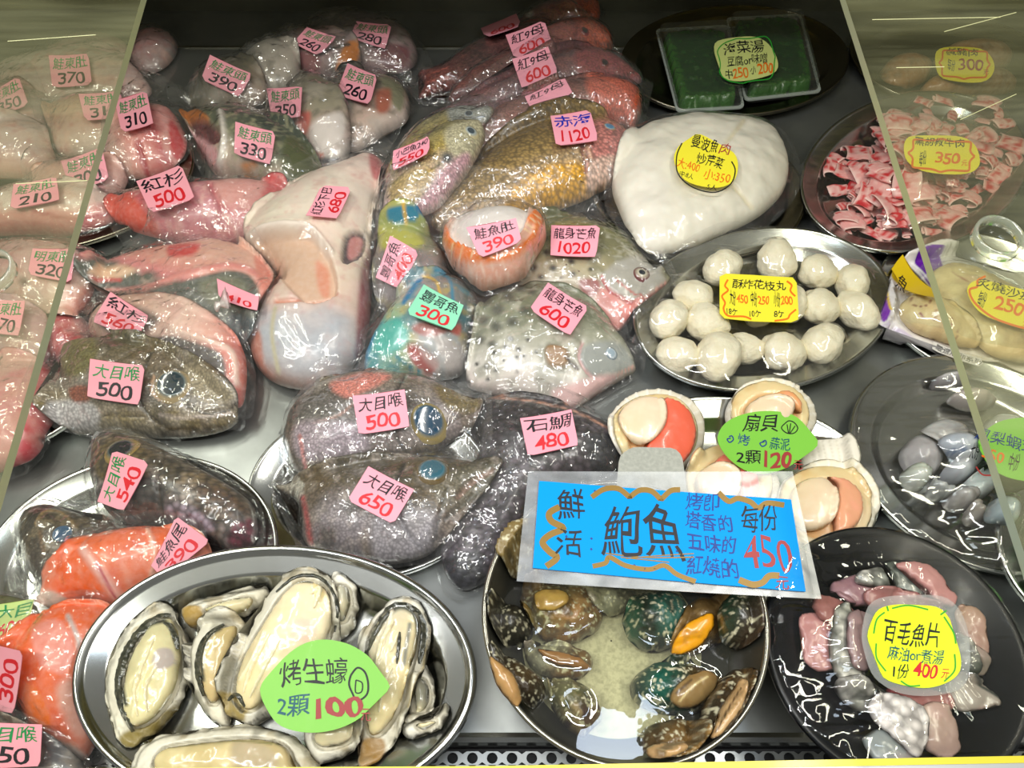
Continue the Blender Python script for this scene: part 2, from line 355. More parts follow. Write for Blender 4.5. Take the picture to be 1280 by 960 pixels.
    o = mesh(name, VV, FF, mat, parent, col=np.vstack([c, c[inner]]))
    cc = cells(poly)
    if cc is not None:
        s2 = inf(cc[3], p); z2 = np.maximum(PL[0]*cc[3][:, 0]+PL[1]*cc[3][:, 1]+PL[2]+T*s2, hs(cc[3][:, 0], cc[3][:, 1], T_)+.0012+(.003+.45*T)*s2)
        # same relief as the mesh, near enough
        sl = cc[0]; z2 = np.where(s2 > 0, z2, 0).reshape(cc[1].shape); HM[sl] = np.maximum(HM[sl], z2)
    splat(V[:, 0], V[:, 1], zt)
    if DBG: ax_, ay_ = proj(np.c_[V, zt]); print('DBG', o.name, label_(parent), [int(v) for v in (ax_.min(), ax_.max(), ay_.min(), ay_.max())], [int(v) for v in (np.array(outline)[:, 0].min(), np.array(outline)[:, 0].max(), np.array(outline)[:, 1].min(), np.array(outline)[:, 1].max())], 'z', round(float(zt.min()), 3), round(float(zt.max()), 3), 'sl', round(float(PL[0]), 2), round(float(PL[1]), 2))
    o_ctx = dict(plane=PL, poly=poly, obj=o, out=out0, T=T); CTX[o.name] = o_ctx; return o_ctx
CTX = {}; DBG = 0
label_ = lambda p: (p['label'][:40] if p is not None and p.get('label') else '')
def CHdepth(Q): return float(np.mean(Q[:, 1]*cp-(Q[:, 2]-CH)*sp))
def drape(name, outline, plane, parent, mat=None, amp=.0016, gap=.0018, iters=14, px_step=3.2, pinch=(), freq=38, aniso=(1, 1), hang=.004, smoothpts=True, flat=False, seed=0, rimz=None):
    """a sheet of film pulled over what the height map holds inside the outline"""
    mat = mat or BAG; out = smooth_poly(outline, True, 5) if smoothpts else np.array(outline, float)
    Q = unp(out[:, 0], out[:, 1], plane); h = px_step*CHdepth(Q)/F; poly = resample(Q[:, :2], h)
    cc = cells(poly, 3)
    if cc is None: return None
    sl, XX, YY, P = cc; H0 = HM[sl]+gap; pz = plane[0]*XX+plane[1]*YY+plane[2]
    ins = inside(P, poly).reshape(XX.shape)
    rim = np.maximum(H0, pz-hang); z = np.where(ins, np.maximum(rim, box(rim, 3)), rim)
    for _ in range(iters): z = np.where(ins, np.maximum(H0, box(z, 2)), rim)
    V, Fc, isb = tri(poly, h)
    T_ = np.zeros_like(HM); T_[sl] = z; zv = hs(V[:, 0], V[:, 1], T_)
    x, y = V[:, 0]*aniso[0], V[:, 1]*aniso[1]
    wr = amp*2*ridge(x*freq, y*freq, 31+seed, 3)
    for (qx, qy, na, am) in pinch:
        c = unp(np.array([qx*1.]), np.array([qy*1.]), plane)[0]; d = V-c[:2]; th = np.arctan2(d[:, 1], d[:, 0]); r = np.hypot(*d.T)
        wr = wr+am*(np.abs(np.sin(th*na/2+3*vn(th*2, r*20, 5))))*np.exp(-r/.07)*np.clip(r/.01, 0, 1)
    d = segdist(V, poly); e = np.clip(d/(.006), 0, 1)
    zv = zv+wr*e - (1-e)*.002
    hm = hd(V[:, 0], V[:, 1]); zv = np.maximum(zv, hm+.0008)
    o = mesh(name, np.c_[V, zv], Fc, mat, parent)
    HM[sl] = np.maximum(HM[sl], np.where(ins, z, 0)); splat(V[:, 0], V[:, 1], zv); return dict(obj=o, plane=plane, poly=poly)
def surf_plane(pts, raise_pct=97, gap=.002, outline=None):
    """plane resting on the height map under these pixels"""
    o = np.array(outline if outline is not None else pts, float); zc = .05; PL = (0, 0, zc)
    for _ in range(5):
        Q = unp(o[:, 0], o[:, 1], PL); poly = Q[:, :2]; lo, hi = poly.min(0), poly.max(0)
        X, Y = np.meshgrid(np.linspace(lo[0], hi[0], 22), np.linspace(lo[1], hi[1], 22)); P = np.stack([X.ravel(), Y.ravel()], 1); P = P[inside(P, poly)]
        if len(P) < 6: return PL
        H = hs(P[:, 0], P[:, 1]); mu = P.mean(0); A = np.c_[P-mu, np.ones(len(P))]; M = A.T@A; M[0, 0] *= 1.08; M[1, 1] *= 1.08
        a, b, c = np.linalg.solve(M, A.T@H); a = np.clip(a, -.7, .7); b = np.clip(b, -.7, .7)
        c = np.percentile(H-(a*A[:, 0]+b*A[:, 1]), raise_pct)+gap; PL = (a, b, c-a*mu[0]-b*mu[1])
    return PL
def bil(fr, u, v):
    fr = np.array(fr, float); u = np.asarray(u)[..., None]; v = np.asarray(v)[..., None]
    return (fr[0]*(1-u)+fr[1]*u)*(1-v)+(fr[3]*(1-u)+fr[2]*u)*v
_tc = {}
def glyphs(s, thick):
    k = (s, thick)
    if k in _tc: return _tc[k]
    cu = bpy.data.curves.new('t', 'FONT'); cu.body = s; cu.resolution_u = 3; cu.offset = thick; cu.space_character = .95
    o = bpy.data.objects.new('t', cu); COL.objects.link(o); me = o.evaluated_get(bpy.context.evaluated_depsgraph_get()).to_mesh()
    V = np.array([tuple(v.co)[:2] for v in me.vertices]); Fc = [tuple(p.vertices) for p in me.polygons]; bpy.data.objects.remove(o); bpy.data.curves.remove(cu)
    lo, hi = V.min(0), V.max(0); V = (V-lo)/(hi-lo); _tc[k] = (V, Fc, (hi-lo)[0]/(hi-lo)[1]); return _tc[k]
def ribbon(pts, w, closed=False, sm=True):
    p = smooth_poly(pts, closed, 5) if sm and len(pts) > 2 else np.array(pts, float)
    t = np.gradient(p, axis=0) if not closed else np.roll(p, -1, 0)-np.roll(p, 1, 0); n = np.stack([-t[:, 1], t[:, 0]], 1); n /= np.hypot(*n.T)[:, None]+1e-9
    V = np.vstack([p+n*w/2, p-n*w/2]); N = len(p); Fc = [(i, i+1, N+i+1, N+i) for i in range(N-1)]+([(N-1, 0, N, 2*N-1)] if closed else []); return V, Fc
def card(name, outline, fr, lines, mat, parent=None, strokes=(), thick=.0007, bend=.0015, gap=.0018, plane=None, pct=97, split_=True, sm=0, z_more=0):
    """a flat printed card or paper; lines=[(text, mat, u0,v0,u1,v1, weight)] in the frame fr (TL,TR,BR,BL pixels); strokes=[(pts uv, width px, mat)]"""
    out = smooth_poly(outline, True, sm) if sm else resample(np.array(outline, float), 9)
    PL = plane or surf_plane(fr, pct, gap, out)
    if z_more: PL = (PL[0], PL[1], PL[2]+z_more)
    Q = unp(out[:, 0], out[:, 1], PL); dep = CHdepth(Q); h = max(7*dep/F, .004); poly = resample(Q[:, :2], h) if sm else Q[:, :2]
    mu = poly.mean(0); ax = (unp(*np.array(fr[1], float)[:, None], PL)-unp(*np.array(fr[0], float)[:, None], PL))[0][:2]; L = np.hypot(*ax)+1e-9; ax = ax/L
    def zz(P): q = (P-mu)@ax/(L/2+1e-9); return PL[0]*P[:, 0]+PL[1]*P[:, 1]+PL[2]+bend*(q*q)
    V, Fc, isb = tri(poly, h); n = len(V); top = np.c_[V, zz(V)+thick]; bot = np.c_[V, zz(V)]
    edges = {}
    for f in Fc:
        for a, b in zip(f, f[1:]+f[:1]): edges[(a, b)] = 1
    sides = [(b, a, a+n, b+n) for (a, b) in edges if (b, a) not in edges]
    root = mesh(name, np.vstack([top, bot]), [f for f in Fc]+[tuple(i+n for i in reversed(f)) for f in Fc]+sides, mat, parent, smooth=False)
    groups = {}
    def put(uvV, Fc_, m):
        p = uvV; q = unp(p[:, 0], p[:, 1], PL); groups.setdefault((m.name, len(groups)) if parent is None and split_ else (m.name, 0), []).append((np.c_[q[:, :2], zz(q[:, :2])+thick+.00035], Fc_))
    for ln in lines:
        s, m, u0, v0, u1, v1 = ln[:6]; wt = ln[6] if len(ln) > 6 else .012
        if any(ord(c_) > 255 for c_ in s): wt = 0 if ('每' in s or '烤' in s) else min(wt, .004)
        G, Fg, asp = glyphs(s, wt); u = u0+(u1-u0)*G[:, 0]; v = v1+(v0-v1)*G[:, 1]
        ph = (len(s)*1.7+u0*9) % 6; H_ = v1-v0; U_ = (u1-u0)/max(1, len(s)); uu, vv_ = u, v; v = v+H_*(.05*np.sin(uu/U_*2.1+ph)+.035*np.sin(vv_/H_*6+uu/U_*3.7+ph*2)); u = u+U_*(.07*np.sin(vv_/H_*3.3+uu/U_*1.3+ph)+.04*np.sin(uu/U_*5.5+ph))+.06*(v1-vv_)*min(1, U_/H_)
        put(bil(fr, u, v), Fg, m)
    for st in strokes:
        pts = bil(fr, *np.array(st[0], float).T); V_, F_ = ribbon(pts, st[1], sm=(st[3] if len(st) > 3 else True)); put(V_, F_, st[2])
    nm = {'marker_black': 'black_lettering'}
    for (k, _q), parts in groups.items():
        Vv, Ff, _ = join(parts); mesh(k.replace('marker_', '')+'_print', Vv, Ff, MATS[k], root, smooth=False)
    cc = cells(poly)
    if cc is not None:
        ins = inside(cc[3], poly); z2 = np.where(ins, zz(cc[3])+thick, 0).reshape(cc[1].shape); HM[cc[0]] = np.maximum(HM[cc[0]], z2)
    root['plane'] = list(map(float, PL)); return root
def offset_fix(root):
    """give a card its own origin: the card's mesh and lettering are moved to it"""
    v = np.empty(len(root.data.vertices)*3); root.data.vertices.foreach_get('co', v); v = v.reshape(-1, 3); c = v.mean(0); c[2] = v[:, 2].min()
    for o in [root]+list(root.children):
        w_ = np.empty(len(o.data.vertices)*3); o.data.vertices.foreach_get('co', w_); w_ = (w_.reshape(-1, 3)-c).ravel(); o.data.vertices.foreach_set('co', w_)
    root.location = c if root.parent is None else Vector(c)
    return root
def price(fr, top, num, tc=None, nc=None, mat=None, parent=None, hide=0, **kw):
    L = []
    if top: L.append((top, tc or BLACK, .06, .07, .94, .44, .006))
    if num: L.append((num, nc or RED, .16, .54, .84, .92, .012))
    return card('price_tag', fr, fr, L, mat or PINK, parent, **kw)
def eye(px, py, r, parent, ring='#c9b27a', pupil='#20262c', mid='#8fa3ad', rp=.5, h=.25, gap=.0):
    """a fish eye: domed disc with an outer ring, iris and pupil, seated on the surface"""
    PL = surf_plane([(px-r, py-r), (px+r, py-r), (px+r, py+r), (px-r, py+r)], 70, -.0012+gap); c = unp(np.array([px*1.]), np.array([py*1.]), PL)[0]; R = r*CHdepth(c[None])/F
    V = [(c[0], c[1], c[2]+R*h)]; C = [lin(pupil)]; Fc = []; rr = [rp*.6, rp, rp*1.08, .85, 1]; hh = [h*.97, h*.9, h*.86, h*.5, -.15]; cs = [pupil, pupil, mid, ring, ring]; n = 22
    for k, (q, z, cl) in enumerate(zip(rr, hh, cs)):
        for i in range(n):
            a = 2*math.pi*i/n; x = c[0]+R*q*math.cos(a); y = c[1]+R*q*math.sin(a); V.append((x, y, c[2]+R*z+PL[0]*(x-c[0])+PL[1]*(y-c[1]))); C.append(lin(cl))
        for i in range(n):
            j = (i+1) % n
            if k == 0: Fc.append((0, 1+i, 1+j))
            else: b = 1+k*n; a_ = 1+(k-1)*n; Fc.append((a_+i, b+i, b+j, a_+j))
    o = mesh('eye', V, Fc, EYE, parent, col=np.array(C)); return o
EYE = pbr('wet_eye', attr=True, rough=.12, coat=.8)
# ---------------------------------------------------------------- plates
def fit_ellipse(pts, z):
    p = np.array(pts, float); Q = unp(p[:, 0], p[:, 1], (0, 0, z))[:, :2]; m = Q.mean(0); X = (Q-m)/.2
    A = np.c_[X[:, 0]**2, X[:, 0]*X[:, 1], X[:, 1]**2, X[:, 0], X[:, 1]]; a, b, c, d, e = np.linalg.lstsq(A, np.ones(len(X)), rcond=None)[0]
    M = np.array([[a, b/2], [b/2, c]]); ctr = -np.linalg.solve(2*M, np.array([d, e])); k = 1+ctr@M@ctr; ev, U = np.linalg.eigh(M/k)
    ax = .2/np.sqrt(ev); return m+.2*ctr, ax[0], ax[1], math.atan2(U[1, 0], U[0, 0])
def plate(name, label, cat, c, a, b, th, rz, zb, mat, prof=None, N=96, inner=None, group=None):
    """oval platter: well, sloped wall, broad rim, rolled edge. prof=[(r inward from the edge in m, z above zb)] from the edge in"""
    prof = prof or [(-.0005, rz-.004), (.0, rz), (.0015, rz+.0012), (.004, rz), (.006, rz-.002), (.022, rz-.005), (.026, rz-.0075), (.034, .004), (.040, .0018), (.06, .0015)]
    V = []; Fc = []; ct, st = math.cos(th), math.sin(th)
    def ring(ins, z):
        s = len(V)
        for i in range(N):
            t = 2*math.pi*i/N; x = (a-ins)*math.cos(t); y = (b-ins)*math.sin(t); V.append((c[0]+x*ct-y*st, c[1]+x*st+y*ct, z))
        return s
    rs = [ring(i, zb+z) for i, z in prof]
    for s, t in zip(rs, rs[1:]):
        for i in range(N): j = (i+1) % N; Fc.append((s+i, s+j, t+j, t+i))
    V.append((c[0], c[1], zb+prof[-1][1])); k = len(V)-1
    for i in range(N): Fc.append((rs[-1]+i, rs[-1]+(i+1) % N, k))
    # underside
    u = [ring(i, zb+z-.0014) for i, z in prof[1:]]
    pr = rs[0]
    for t in u:
        for i in range(N): j = (i+1) % N; Fc.append((pr+j, pr+i, t+i, t+j))
        pr = t
    V.append((c[0], c[1], zb+prof[-1][1]-.0014)); k = len(V)-1
    for i in range(N): Fc.append((pr+(i+1) % N, pr+i, k))
    o = mesh(name, V, Fc, mat); tag(o, label, cat, group)
    # height map
    poly = np.array([V[rs[1]+i][:2] for i in range(N)]); cc = cells(poly); P = cc[3]-np.array(c); x = P[:, 0]*ct+P[:, 1]*st; y = -P[:, 0]*st+P[:, 1]*ct
    rr = np.sqrt((x/a)**2+(y/b)**2); dist = (1-rr)*np.sqrt(a*b)*np.where(rr > 0, np.hypot(x, y)/np.maximum(rr*np.sqrt(a*b), 1e-9), 1)
    pi_ = sorted(prof[1:]); z = zb+np.interp(dist, [q[0] for q in pi_], [q[1] for q in pi_]); ins = inside(cc[3], poly)
    HM[cc[0]] = np.maximum(HM[cc[0]], np.where(ins, z, 0).reshape(cc[1].shape)); return o
# ================================================================ the case (setting)
def boxv(x0, x1, y0, y1, z0, z1):
    V = [(x, y, z) for x in (x0, x1) for y in (y0, y1) for z in (z0, z1)]
    return V, [(0, 1, 3, 2), (4, 6, 7, 5), (0, 4, 5, 1), (2, 3, 7, 6), (0, 2, 6, 4), (1, 5, 7, 3)]
PANM = pbr('pan_steel', '#a9adac', rough=.3, metal=.85, noise=(9, .6, '#6c706f'), bump=(14, .12, .003))
YB = 1.235
o = mesh('floor', *boxv(-1.25, 1.25, .098, YB, -.012, 0), PANM, smooth=False); tag(o, 'brushed steel pan floor of the display case', None, kind='structure')
V, Fc = [], []
prof = [(.098, .0), (.094, .0012), (.090, 0), (.088, -.004), (.088, -.014), (.098, -.014)]
for x in (-1.25, 1.25): V += [(x, y, z+.0005) for y, z in prof]
n = len(prof); Fc = [(i, (i+1) % n, n+(i+1) % n, n+i) for i in range(n)]
o = mesh('trim_1', V, Fc, STEEL, smooth=False); tag(o, 'bright rounded front lip of the steel pan', None, kind='structure')
WALLM = pbr('back_wall_steel', '#6f7060', rough=.45, metal=.5, noise=(7, .5, '#3c3d34'), bump=(8, .1, .003))
o = mesh('wall_back', *boxv(-1.25, 1.25, YB, YB+.01, -.01, .37), WALLM, smooth=False); tag(o, 'scuffed dull steel rear wall of the case', None, kind='structure')
for s, x in (('left', -1.25), ('right', 1.24)):
    o = mesh('wall_'+s, *boxv(x, x+.01, -.08, YB, -.03, .30), WALLM, smooth=False); tag(o, 'dull steel %s end wall of the case' % s, None, kind='structure')
o = mesh('trim_2', *boxv(-1.25, 1.25, 1.126, 1.131, .0, .002), STEELD, smooth=False); tag(o, 'narrow welded seam across the rear of the pan', None, kind='structure')
# unseen deck added above the rear so that its shade darkens the back rows
DECK = pbr('deck_olive', '#b7b25a', rough=.5, noise=(12, .5, '#6d6a34'))
o = mesh('shade_deck', *boxv(-1.25, 1.25, .80, YB+.3, .50, .52), DECK, smooth=False); tag(o, 'rear deck over the back of the case', None, kind='structure')
RW = pbr('stall_wall', '#8f8b4c', rough=.8, noise=(1.5, .6, '#55522e'))
o = mesh('wall_stall', *boxv(-4, 4, 2.6, 2.7, -.8, 2.8), RW, smooth=False); tag(o, 'olive rear wall of the stall behind the case', None, kind='structure')
# perforated drain grille, real holes: square cells with a round hole
def grille():
    V = []; Fc = []; c = .0175; r = .0048; n = 12; z = -.008
    rows = [(.0785-k*c*.62, k) for k in range(9)]
    for y, k in rows:
        for i in range(-34, 62):
            x = (i+(k % 2)*.5)*c; s = len(V)
            for j in range(n):
                a = 2*math.pi*j/n; V.append((x+r*math.cos(a), y+r*math.sin(a)*.94, z))
            for j in range(n):
                a = 2*math.pi*j/n; ca, sa = math.cos(a), math.sin(a); m = max(abs(ca), abs(sa)); V.append((x+c/2*ca/m, y+c*.31*sa/m, z))
            for j in range(n):
                a = 2*math.pi*j/n; V.append((x+r*math.cos(a), y+r*math.sin(a)*.94, z-.002))
            for j in range(n):
                q = (j+1) % n; Fc.append((s+j, s+n+j, s+n+q, s+q)); Fc.append((s+j, s+q, s+2*n+q, s+2*n+j))
    return V, Fc
o = mesh('drain_grille', *grille(), pbr('grille_steel', '#8d9192', rough=.3, metal=.9), smooth=False)
tag(o, 'perforated steel drain grille along the front of the case', 'grille')
DARK = pbr('drain_dark', '#15171a', rough=.6)
o = mesh('drain_channel', *boxv(-1.25, 1.25, -.08, .0975, -.05, -.04), DARK, smooth=False); tag(o, 'dark drain channel below the perforated grille', None, kind='structure')
o = mesh('trim_3', *boxv(-1.25, 1.25, .0895, .0975, -.05, -.0145), DARK, smooth=False); tag(o, 'dark inner edge of the drain channel', None, kind='structure')
YRAIL = pbr('yellow_enamel', '#e6d83a', rough=.35, coat=.4)
GREYP = pbr('grey_rail', '#b8bcc4', rough=.4, metal=.4)
za = .13; pA = unp(np.array([-200., 620, 1290, 1500]), np.array([962., 957.5, 944.5, 941]), (0, 0, za))
V = [(x, y, z) for (x, y, _) in pA for z in (za, za-.012)]+[(x, y-.0045, z) for (x, y, _) in pA for z in (za, za-.012)]
n = len(pA)*2; Fc = []
for i in range(len(pA)-1):
    a = 2*i; b = a+2; Fc += [(a, b, b+1, a+1), (n+a, n+a+1, n+b+1, n+b), (a, n+a, n+b, b), (a+1, b+1, n+b+1, n+a+1)]
o = mesh('trim_4', V, Fc, YRAIL, smooth=False); tag(o, 'yellow front edge strip of the case opening', None, kind='structure')
V = [(x, y-.0045, z) for (x, y, _) in pA for z in (za-.001, za-.02)]+[(x, y-.05, z) for (x, y, _) in pA for z in (za-.001, za-.02)]
o = mesh('trim_5', V, Fc, GREYP, smooth=False); tag(o, 'grey front rail of the case opening', None, kind='structure')
# ---------------------------------------------------------------- sliding acrylic covers
ACR = film('acrylic_sheet', tint=(.96, .96, .90), haze=.02, gloss=.75, rough=.03, bs=6, bst=.03, hazecol=(.62, .62, .36), base=.0, hazenoise=(7, .10, (1, 9, 1)))
ACE = pbr('acrylic_edge', '#b9c08a', rough=.35, coat=.3, noise=(6, .5, '#a3a896'))
SLZ, SL = .285, math.tan(math.radians(7))
SP = (0, SL, SLZ)
def sheet(name, label, edge, side):
    top, bot = edge; P = unp(np.array([top[0], bot[0]], float), np.array([top[1], bot[1]], float), SP)
    # straight edge carried to the rear wall and to the front rail
    d = P[0]-P[1]; f = lambda y: P[1]+d*((y-P[1][1])/d[1]); y0, y1 = .0, YB-.02
    A, B = f(y0), f(y1); xo = side*1.22; th = .0075
    V = [tuple(A), tuple(B), (xo, y1, B[2]), (xo, y0, A[2])]; V += [(x, y, z-th) for x, y, z in V]
    Fc = [(0, 1, 2, 3), (7, 6, 5, 4), (0, 4, 5, 1), (1, 5, 6, 2), (2, 6, 7, 3), (3, 7, 4, 0)]
    o = mesh(name, V, Fc, [ACR, ACE], smooth=False, mi=[0, 0, 1, 1, 1, 1]); tag(o, label, 'cover'); return o
sl = sheet('acrylic_cover', 'clear scratched acrylic sliding cover over the left side, green-tinted edge', ((176, 0), (0, 604)), -1)
sr = sheet('acrylic_cover', 'clear scratched acrylic sliding cover over the right side, yellowish edge', ((1057, 0), (1280, 690)), 1)
RINGM = film('clear_ring', tint=(.95, .97, .9), haze=.18, gloss=1.2, rough=.1, bst=0, hazecol=(.85, .9, .75), base=.04)
def ring(cx, cy, r, parent, h=.008):
    c = unp(np.array([cx*1.]), np.array([cy*1.]), SP)[0]; R = r*CHdepth(c[None])/F; V = []; Fc = []; n = 40
    for rr, z in ((R, 0), (R, h), (R-.0022, h), (R-.0022, 0)):
        for i in range(n): a = 2*math.pi*i/n; V.append((c[0]+rr*math.cos(a), c[1]+rr*math.sin(a), c[2]+z+.0003+SL*rr*math.sin(a)))
    for k in range(4):
        for i in range(n): j = (i+1) % n; a = k*n; b = ((k+1) % 4)*n; Fc.append((a+i, a+j, b+j, b+i))
    mesh('finger_ring', V, Fc, RINGM, parent)
ring(1243, 303, 30, sr); ring(-8, 345, 30, sl)
for x0, y0, x1, y1, s in ((10, 52, 120, 44, sl), (20, 230, 110, 226, sl), (1180, 40, 1270, 16, sr), (1090, 25, 1250, 22, sr), (1120, 85, 1180, 84, sr), (1200, 150, 1270, 118, sr)):
    P = [unp(np.array([x*1.]), np.array([y*1.]), SP)[0] for x, y in ((x0, y0), (x1, y1))]
    V = []
    for q in P: V += [(q[0], q[1]-.0004, q[2]+.0003), (q[0], q[1]+.0004, q[2]+.0003), (q[0], q[1], q[2]+.0007)]
    mesh('scratch', V, [(0, 3, 5, 2), (1, 2, 5, 4), (0, 1, 4, 3)], pbr('scratch_white', '#cfcf9a', rough=.5), s, smooth=False)
# ================================================================ platters
def P_(name, label, pts, rz, zb, mat, cat='plate', manual=None, **kw):
    if manual:
        cx, cy, ap, bp, th = manual; c = unp(np.array([cx*1.]), np.array([cy*1.]), (0, 0, rz+zb))[0]; dep = CHdepth(c[None]); e = (c[:2], ap*dep/F, bp, th)
    else: e = fit_ellipse(pts, rz+zb)
    print(name, [round(float(v), 3) for v in (e[0][0], e[0][1], e[1], e[2], e[3])])
    return plate(name, label, cat, e[0], e[1], e[2], e[3], rz, zb, mat, **kw), e
DKS = pbr('smoky_steel', '#8c8778', rough=.25, metal=1, noise=(10, .4, '#5c574a'))
P_('oval_platter', 'dark steel oval platter holding two boxes of seaweed at the back', [(775, 72), (800, 38), (870, 11), (940, 6), (1010, 20), (1055, 62), (1062, 85), (1030, 118), (960, 140), (880, 142), (820, 127), (785, 100)], .02, 0, DKS)
P_('oval_platter', 'steel oval platter under the bagged white fish fillet', None, .02, 0, DKS, manual=(872, 232, 134, .135, 0))
P_('oval_platter', 'steel platter of salted pork under the right cover, far right back', None, .02, 0, DKS, manual=(1190, 72, 125, .13, 0))
P_('oval_platter', 'steel platter under cling film piled with raw beef slices', [(998, 215), (1030, 165), (1090, 130), (1170, 114), (1240, 128), (1278, 170), (1284, 215), (1120, 318), (1050, 295), (1012, 262)], .02, .009, STEEL)
P_('oval_platter', 'steel platter under the purple packet of fish roe', None, .02, 0, STEEL, manual=(1232, 378, 132, .12, 0))
P_('oval_platter', 'wide steel platter of white squid balls under cling film', [(796, 395), (822, 340), (870, 303), (950, 285), (1040, 295), (1100, 335), (1118, 378), (1105, 418), (1060, 452), (980, 484), (880, 482), (812, 452)], .022, .008, STEEL)
P_('oval_platter', 'steel platter of grey squid and prawn under cling film, right edge', None, .022, .008, STEEL, manual=(1230, 570, 163, .128, 0))
P_('oval_platter', 'steel platter holding open scallops', None, .02, 0, STEEL, manual=(912, 602, 187, .105, 0))
P_('oval_platter', 'steel platter under two dark fish heads in the middle', None, .02, 0, STEEL, manual=(462, 606, 152, .1, 0))
P_('oval_platter', 'steel platter under fish heads and salmon at the lower left', None, .02, .008, STEEL, manual=(160, 700, 185, .115, 0))
P_('oval_platter', 'steel platter under the pink fish bellies at the left edge', None, .02, 0, STEEL, manual=(-30, 440, 190, .155, 0))
P_('oval_platter', 'steel platter under the back row of bagged fish bellies', None, .02, 0, DKS, manual=(50, 215, 190, .155, 0))
P_('oval_platter', 'steel platter with greens, only its rim showing at right edge', None, .044, 0, STEEL, manual=(1352, 700, 100, .08, 0))
# ================================================================ bagged fish and meat, from the bottom of each pile upward
def bagged(name, label, cat, outline, T, spec, mat=None, feats=(), bag=6, group=None, partname='fish', amp=.0016, pinch=(), iters=10, eyes=(), film_=None, hang=.006, freq=38, bagseed=0, **kw):
    r = thing(name, label, cat, group); b = body(partname, outline, T, spec, mat, r, feats, **kw)
    for e in eyes: eye(e[0], e[1], e[2], b['obj'], **(e[3] if len(e) > 3 else {}))
    if bag is not None:
        ol = expand(smooth_poly(outline, True, 5), bag) if not hasattr(bag, '__len__') else bag
        if not hasattr(bag, '__len__'): k = np.arange(len(ol)); ol = expand(ol, 0); ol = ol+(np.stack([vn(ol[:, 0]*.05, ol[:, 1]*.05, 3), vn(ol[:, 0]*.05, ol[:, 1]*.05, 8)], 1)-.5)*bag*1.6
        drape('plastic_bag', ol, b['plane'], r, film_, amp=amp, pinch=pinch, iters=iters, smoothpts=hasattr(bag, '__len__'), hang=hang, freq=freq, seed=bagseed)
    return r, b
G = lambda *a: a
PINKM = [(60, .5, .75, '#e9b7a8', .5), (110, .55, .8, '#b8474a', .35)]
TAGG = 'small pink price papers'
# under the left cover
def belly(label, outline, T, g, tagd=None, feats=(), m=PINKM, **kw):
    r, b = bagged('bagged_fish_belly', label, 'fish', outline, T, dict(g=g, m=m), FLESH, feats, partname='belly_meat', group='bagged fish bellies at the left', **kw)
    for t in (tagd or []): price(*t[:3], parent=r, **(t[3] if len(t) > 3 else {}))
    return r
GN = dict(tc=GREEN, nc=BLACK)
belly('pale bagged belly in the far left corner behind the 370 piece', [(60, 58), (95, 40), (140, 42), (165, 62), (150, 95), (80, 92)], .03, G(100, 40, 110, 95, [(0, '#c9a0a0'), (1, '#d8b4b4')]))
belly('crumpled empty-necked bag of pink belly at back, right of the cover edge', [(172, 42), (190, 34), (210, 38), (222, 50), (218, 70), (200, 88), (180, 92), (166, 80)], .035, G(170, 40, 220, 90, [(0, '#c08a8a'), (1, '#9fa3a0')]), bag=[(168, 38), (190, 30), (214, 36), (227, 50), (224, 72), (208, 100), (190, 120), (172, 112), (160, 90)], amp=.004, freq=60)
belly('bagged pale belly with the pink 370 paper, back left', [(-10, 90), (20, 68), (60, 62), (110, 58), (150, 66), (175, 85), (190, 115), (160, 130), (100, 132), (40, 130), (0, 120)], .04, G(0, 60, 20, 130, [(0, '#a89a90'), (1, '#cdb3ae')]), [([(62, 71), (111, 68), (116, 107), (66, 110)], '鮭東肚', '370', GN)])
belly('bagged belly with the pink 50 paper, cut off by the left edge', [(-40, 130), (-10, 108), (30, 96), (55, 120), (60, 160), (30, 180), (-30, 180)], .05, G(0, 100, 10, 180, [(0, '#b89090'), (1, '#d3b3b0')]), [([(-14, 116), (25, 98), (36, 131), (-8, 149)], '鮭東肚', '350', GN)])
belly('bagged belly with tan rim, its 300-odd paper half hidden by the cover edge', [(55, 130), (75, 122), (110, 118), (150, 116), (170, 130), (172, 165), (140, 195), (95, 200), (66, 190), (60, 160)], .045, G(60, 120, 80, 200, [(0, '#a4664c'), (.25, '#c99a80'), (1, '#d9bcb8')]), [([(99, 119), (150, 115), (160, 145), (107, 152)], '鮭東肚', '310', GN)])
belly('bagged red belly chunk with the pink 310 paper beside the cover edge', [(132, 190), (140, 165), (160, 140), (190, 130), (215, 135), (232, 165), (236, 190), (225, 210), (200, 222), (165, 226), (140, 222)], .05, G(140, 200, 235, 170, [(0, '#e6c4b0'), (.35, '#e89a90'), (.62, '#c85a5e'), (.8, '#e8a6a2'), (1, '#d25a60')]), [([(144, 127), (184, 115), (192, 155), (153, 167)], '鮭東肚', '310', GN)],
      feats=[('L', [(172, 178), (180, 205), (186, 222)], 9, '#b03038', -.003), ('A', [(212, 150), (230, 175), (224, 200), (214, 190)], '#cf4a50', 3)], bag=[(128, 190), (140, 160), (160, 110), (172, 84), (205, 90), (222, 110), (232, 150), (244, 180), (236, 205), (205, 224), (165, 232), (130, 228)], amp=.0035, freq=50)
belly('large pale lilac bagged belly at the left edge, without paper', [(-40, 150), (0, 138), (40, 135), (62, 150), (66, 195), (55, 215), (0, 218), (-40, 214)], .05, G(0, 135, 10, 218, [(0, '#cbb5b4'), (.7, '#d9b9b6'), (1, '#d89888')]))
belly('bagged pink belly with 300 paper crossing behind the cover edge', [(40, 225), (60, 205), (95, 195), (140, 192), (160, 210), (150, 240), (110, 250), (60, 248)], .04, G(40, 200, 60, 250, [(0, '#e2a090'), (.5, '#e8b4a6'), (1, '#dcaea6')]), [([(77, 203), (128, 185), (137, 225), (90, 240)], '鮭東肚', '300', GN)])
